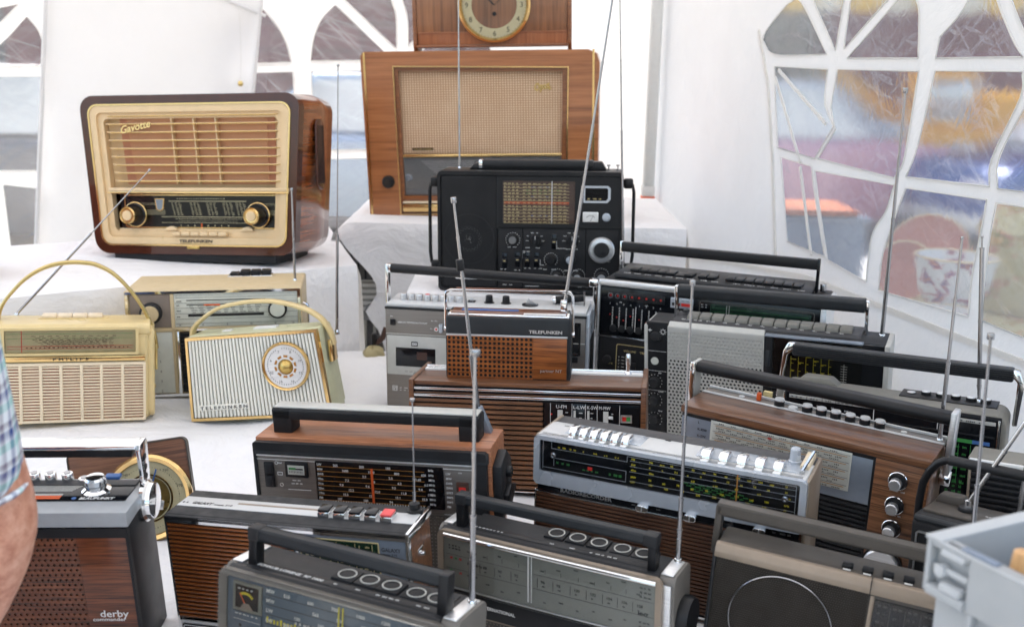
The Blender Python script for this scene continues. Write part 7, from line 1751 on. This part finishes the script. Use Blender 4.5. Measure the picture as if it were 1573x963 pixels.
T.part("red_scale", g, None, sp); T.part("brand_mark", G().m(M.blue_print).cyl((160, 33, tz(33)), (160, 33, tz(33) + .5), 3, 3, 16).m(M.white_print).text("BLAUPUNKT", 167, 30, 7, 'T', .2, tz(31), .15, .04, w=44), None, sp); T.part("band_letters", G().m(M.white_print).text("TO", 82, 76, 6, 'T', .2, tz(74), .2, .0).text("K2", 104, 76, 6, 'T', .2, tz(74), .2, .0).text("K1-O-U", 126, 76, 6, 'T', .2, tz(74), .2, .0, w=26), None, sp)
k_ = T.part("tuning_knob", G().m(M.chrome).lathe([(0, 0), (18, 0), (18, 5), (15, 7), (13, 8), (13, 20), (11, 23), (0, 24)], (182, 52, 199), 'z', 36)); T.part("knob_groove", G().m(M.steel).lathe([(12.8, 12), (13.4, 12), (13.4, 13.4), (12.8, 13.4)], (182, 52, 199), 'z', 36), None, k_)
for i, x in enumerate((47, 67, 89, 110, 132, 153)):
    hgt = 7 if i == 5 else 14
    k_ = T.part("chrome_key", G().m(M.chrome).cyl((x, 86, 194), (x, 86, 196 + hgt), 7.6, 7.2, 20, 1.4)); T.part("key_dimple", G().m(M.steel).lathe([(0, .2), (3.6, .2), (4.4, .8), (3.4, .9), (0, .5)], (x, 86, 196 + hgt), 'z', 16), None, k_)
T.part("blue_key", G().m(M.blue_print).box(176, 196, 92, 104, 195, 200, 1.5)); T.part("lock_hole", G().m(M.gold).cyl((192, 72, 198.6), (192, 72, 199.8), 2, 2, 12))
T.part("handle_bar", G().m(M.chrome).box(-92, 232, 66, 94, 251, 257, 1.5)); T.part("handle_lining", G().m(M.black).box(-88, 226, 68, 92, 240, 251, 1.5))
ar = T.part("handle_arm", G().m(M.chrome).prism([(60, 182), (86, 182), (92, 214), (96, 252), (92, 257), (70, 257), (66, 250), (68, 214)], 'x', 232, 238, 1.4))
for y, z in ((80, 236), (79, 222), (77, 210)): T.part("arm_hole", G().m(M.black).lathe([(0, 0), (4, 0), (4, .6), (0, .6)], (238, y, z), 'x', 16), None, ar)
T.part("handle_pivot", G().m(M.chrome).lathe([(0, 0), (27, 0), (27, 5), (24, 8), (23, 13), (20, 14), (0, 14)], (236, 66, 180), 'x', 36)); T.part("handle_bar_end", G().m(M.chrome).prism([(60, 182), (86, 182), (92, 214), (96, 252), (92, 257), (70, 257), (66, 250), (68, 214)], 'x', -98, -92, 1.4))

# 21 -- dark radio with looped bar handle ----------------------------------------------------------------
T = radio('dark', "portable_radio", "dark leatherette radio with grey top and thick bent bar handle, behind the grey crate")
T.part("cabinet", G().m(M.black_leather).prism([(0, -22), (0, 150), (8, 161), (88, 161), (90, 150), (90, -22)], 'x', 0, 319, 4, 3)); T.part("front_lip", G().m(M.slate).tube([(4, 2, 157), (315, 2, 157)], 5, 10)); T.part("top_plate", G().m(M.taupe_dark).box(6, 313, 22, 88, 160, 165, 2)); T.part("rear_hump", G().m(M.taupe_dark).prism([(6, 164), (14, 178), (44, 178), (56, 164)], 'y', 66, 88, 3))
T.part("top_letters", G().m(M.white_print).text("AUTOMATIC", 82, 46, 6, 'T', .3, 165, .2, .01, w=34) if False else G().m(M.white_print).words(82, 112, 48, 3.4, 6, 165, .3, 'T')); T.part("aerial_seat", G().m(M.black).cyl((56, 56, 164), (56, 56, 171), 13, 12, 26, 1.5).m(M.chrome).lathe([(0, 7), (5, 7), (5, 16), (0, 18)], (56, 56, 164), 'z', 16))
T.part("bar_handle", G().m(M.black).tube([(-12, 60, 120), (-12, 60, 160), (-9, 60, 190), (-2, 60, 208), (8, 60, 222), (20, 60, 229), (40, 60, 231), (160, 60, 232), (290, 60, 230), (316, 60, 224), (326, 60, 200), (330, 60, 120)], 5.6, 12)); T.part("handle_grip", G().m(M.charcoal).tube([(24, 60, 230), (300, 60, 230)], 7.4, 12)); 
for x in (-14, 322): T.part("handle_boss", G().m(M.charcoal).box(x, x + 14, 50, 70, 112, 136, 4))
T.part("front_panel", G().m(M.black).box(10, 309, -3, 1, -20, 138, 2)); T.part("front_trim", G().m(M.alu).frame(rrect(8, 311, -21, 140, 4), rrect(10, 309, -19, 138, 3), -4, 0))
T.antenna((58, 56, 180), (170, 64, 420), (4.2, 3.4, 2.8), (3, 6), M.steel, False); T.antenna((118, 70, 165), (132, 70, 480), (4.2, 4.2, 2.8, 2.2), (3, 6), M.steel, True, [0, .1, .25, .6, 1])

# 22 -- slatted black radio at the right edge --------------------------------------------------------------
T = radio('slat', "table_radio", "radio with dark slatted front and pale top at the right edge, mostly hidden")
T.part("cabinet", G().m(M.grey_dark).box(0, 317, 4, 62, 0, 212, 3)); T.part("top_cover", G().m(M.olive_top).prism([(2, 210), (2, 217), (58, 220), (62, 214), (62, 210)], 'x', -2, 319, 2)); T.part("front_chrome", G().m(M.alu_bright).box(0, 317, -2, 6, 204, 216, 1.5)); T.part("grille_backing", G().m(M.black_matt).box(4, 313, 1, 5, 6, 203)); T.rep("slat", G().m(M.charcoal).box(4, 313, -3, 3, 0, 5, 1.2), [(0, 0, 10 + 8.6 * k) for k in range(22)]); T.part("end_strip", G().m(M.taupe).box(0, 4, -2, 5, 4, 204, .8))

# 23 -- barometer leaning behind -------------------------------------------------------------------------
T = Thing("barometer", "square walnut barometer with gilt ringed round dial leaning behind the rosewood radio", "barometer", (-.592, 1.60, .751), (R_(-14), R_(-8.5), R_(4)))
T.part("board", G().m(M.plate_wood).prism(rrect(-92, 96, 0, 142, 10, 5), 'y', 0, 16, 3)); T.part("board_edge", G().m(M.taupe_dark).frame(rrect(-93, 97, -1, 143, 11, 5), rrect(-91, 95, 1, 141, 9, 5), -.6, 14))
c_ = (27, 0, 54)
T.part("gilt_ring", G().m(M.gold).lathe([(60, 0), (70, 0), (70, 7), (66, 13), (60, 10), (58, 4)], c_, 'y-', 56)); dl = T.part("dial", G().m(M.gold_dial).lathe([(34, 2), (60, 2), (60, 5), (34, 5)], c_, 'y-', 48)); T.part("inner_ring", G().m(M.gold).lathe([(36, 4), (39, 4), (39, 7), (36, 7)], c_, 'y-', 44)); T.part("works_plate", G().m(M.gold_dark).lathe([(0, 0), (36, 0), (36, 2), (0, 2)], c_, 'y-', 36)); T.part("works_bridge", G().m(M.alu).prism([(9, 38), (47, 32), (51, 46), (15, 64)], 'y', -5, -2, 1)); T.part("works_drum", G().m(M.steel_dial).lathe([(0, 0), (12, 0), (12, 6), (0, 7)], (35, -2, 52), 'y-', 24))
g = G().m(M.grey_print)
for k in range(72):
    a = R_(5 * k); r = 49; x, z = c_[0] + r * math.cos(a), c_[2] + r * math.sin(a); g.box(x - .4, x + .4, -6, -5.2, z - .4 - (k % 4 == 0), z + .4 + (k % 4 == 0))
for k, tx in enumerate(("720", "730", "740", "750", "760", "770", "780")):
    a = R_(200 - 37 * k); g.text(tx, c_[0] + 53 * math.cos(a), c_[2] + 53 * math.sin(a) - 3, 6, 'F', 5.4, 0, align='CENTER')
T.part("dial_figures", g, None, dl); T.part("pointer", G().m(M.blue_print).prism([(26, 52), (28, 52), (47, 98), (45, 99)], 'y', -9, -8)); T.part("glass", G().m(M.pane).lathe([(60, 9), (30, 13), (0, 14)], c_, 'y-', 40))
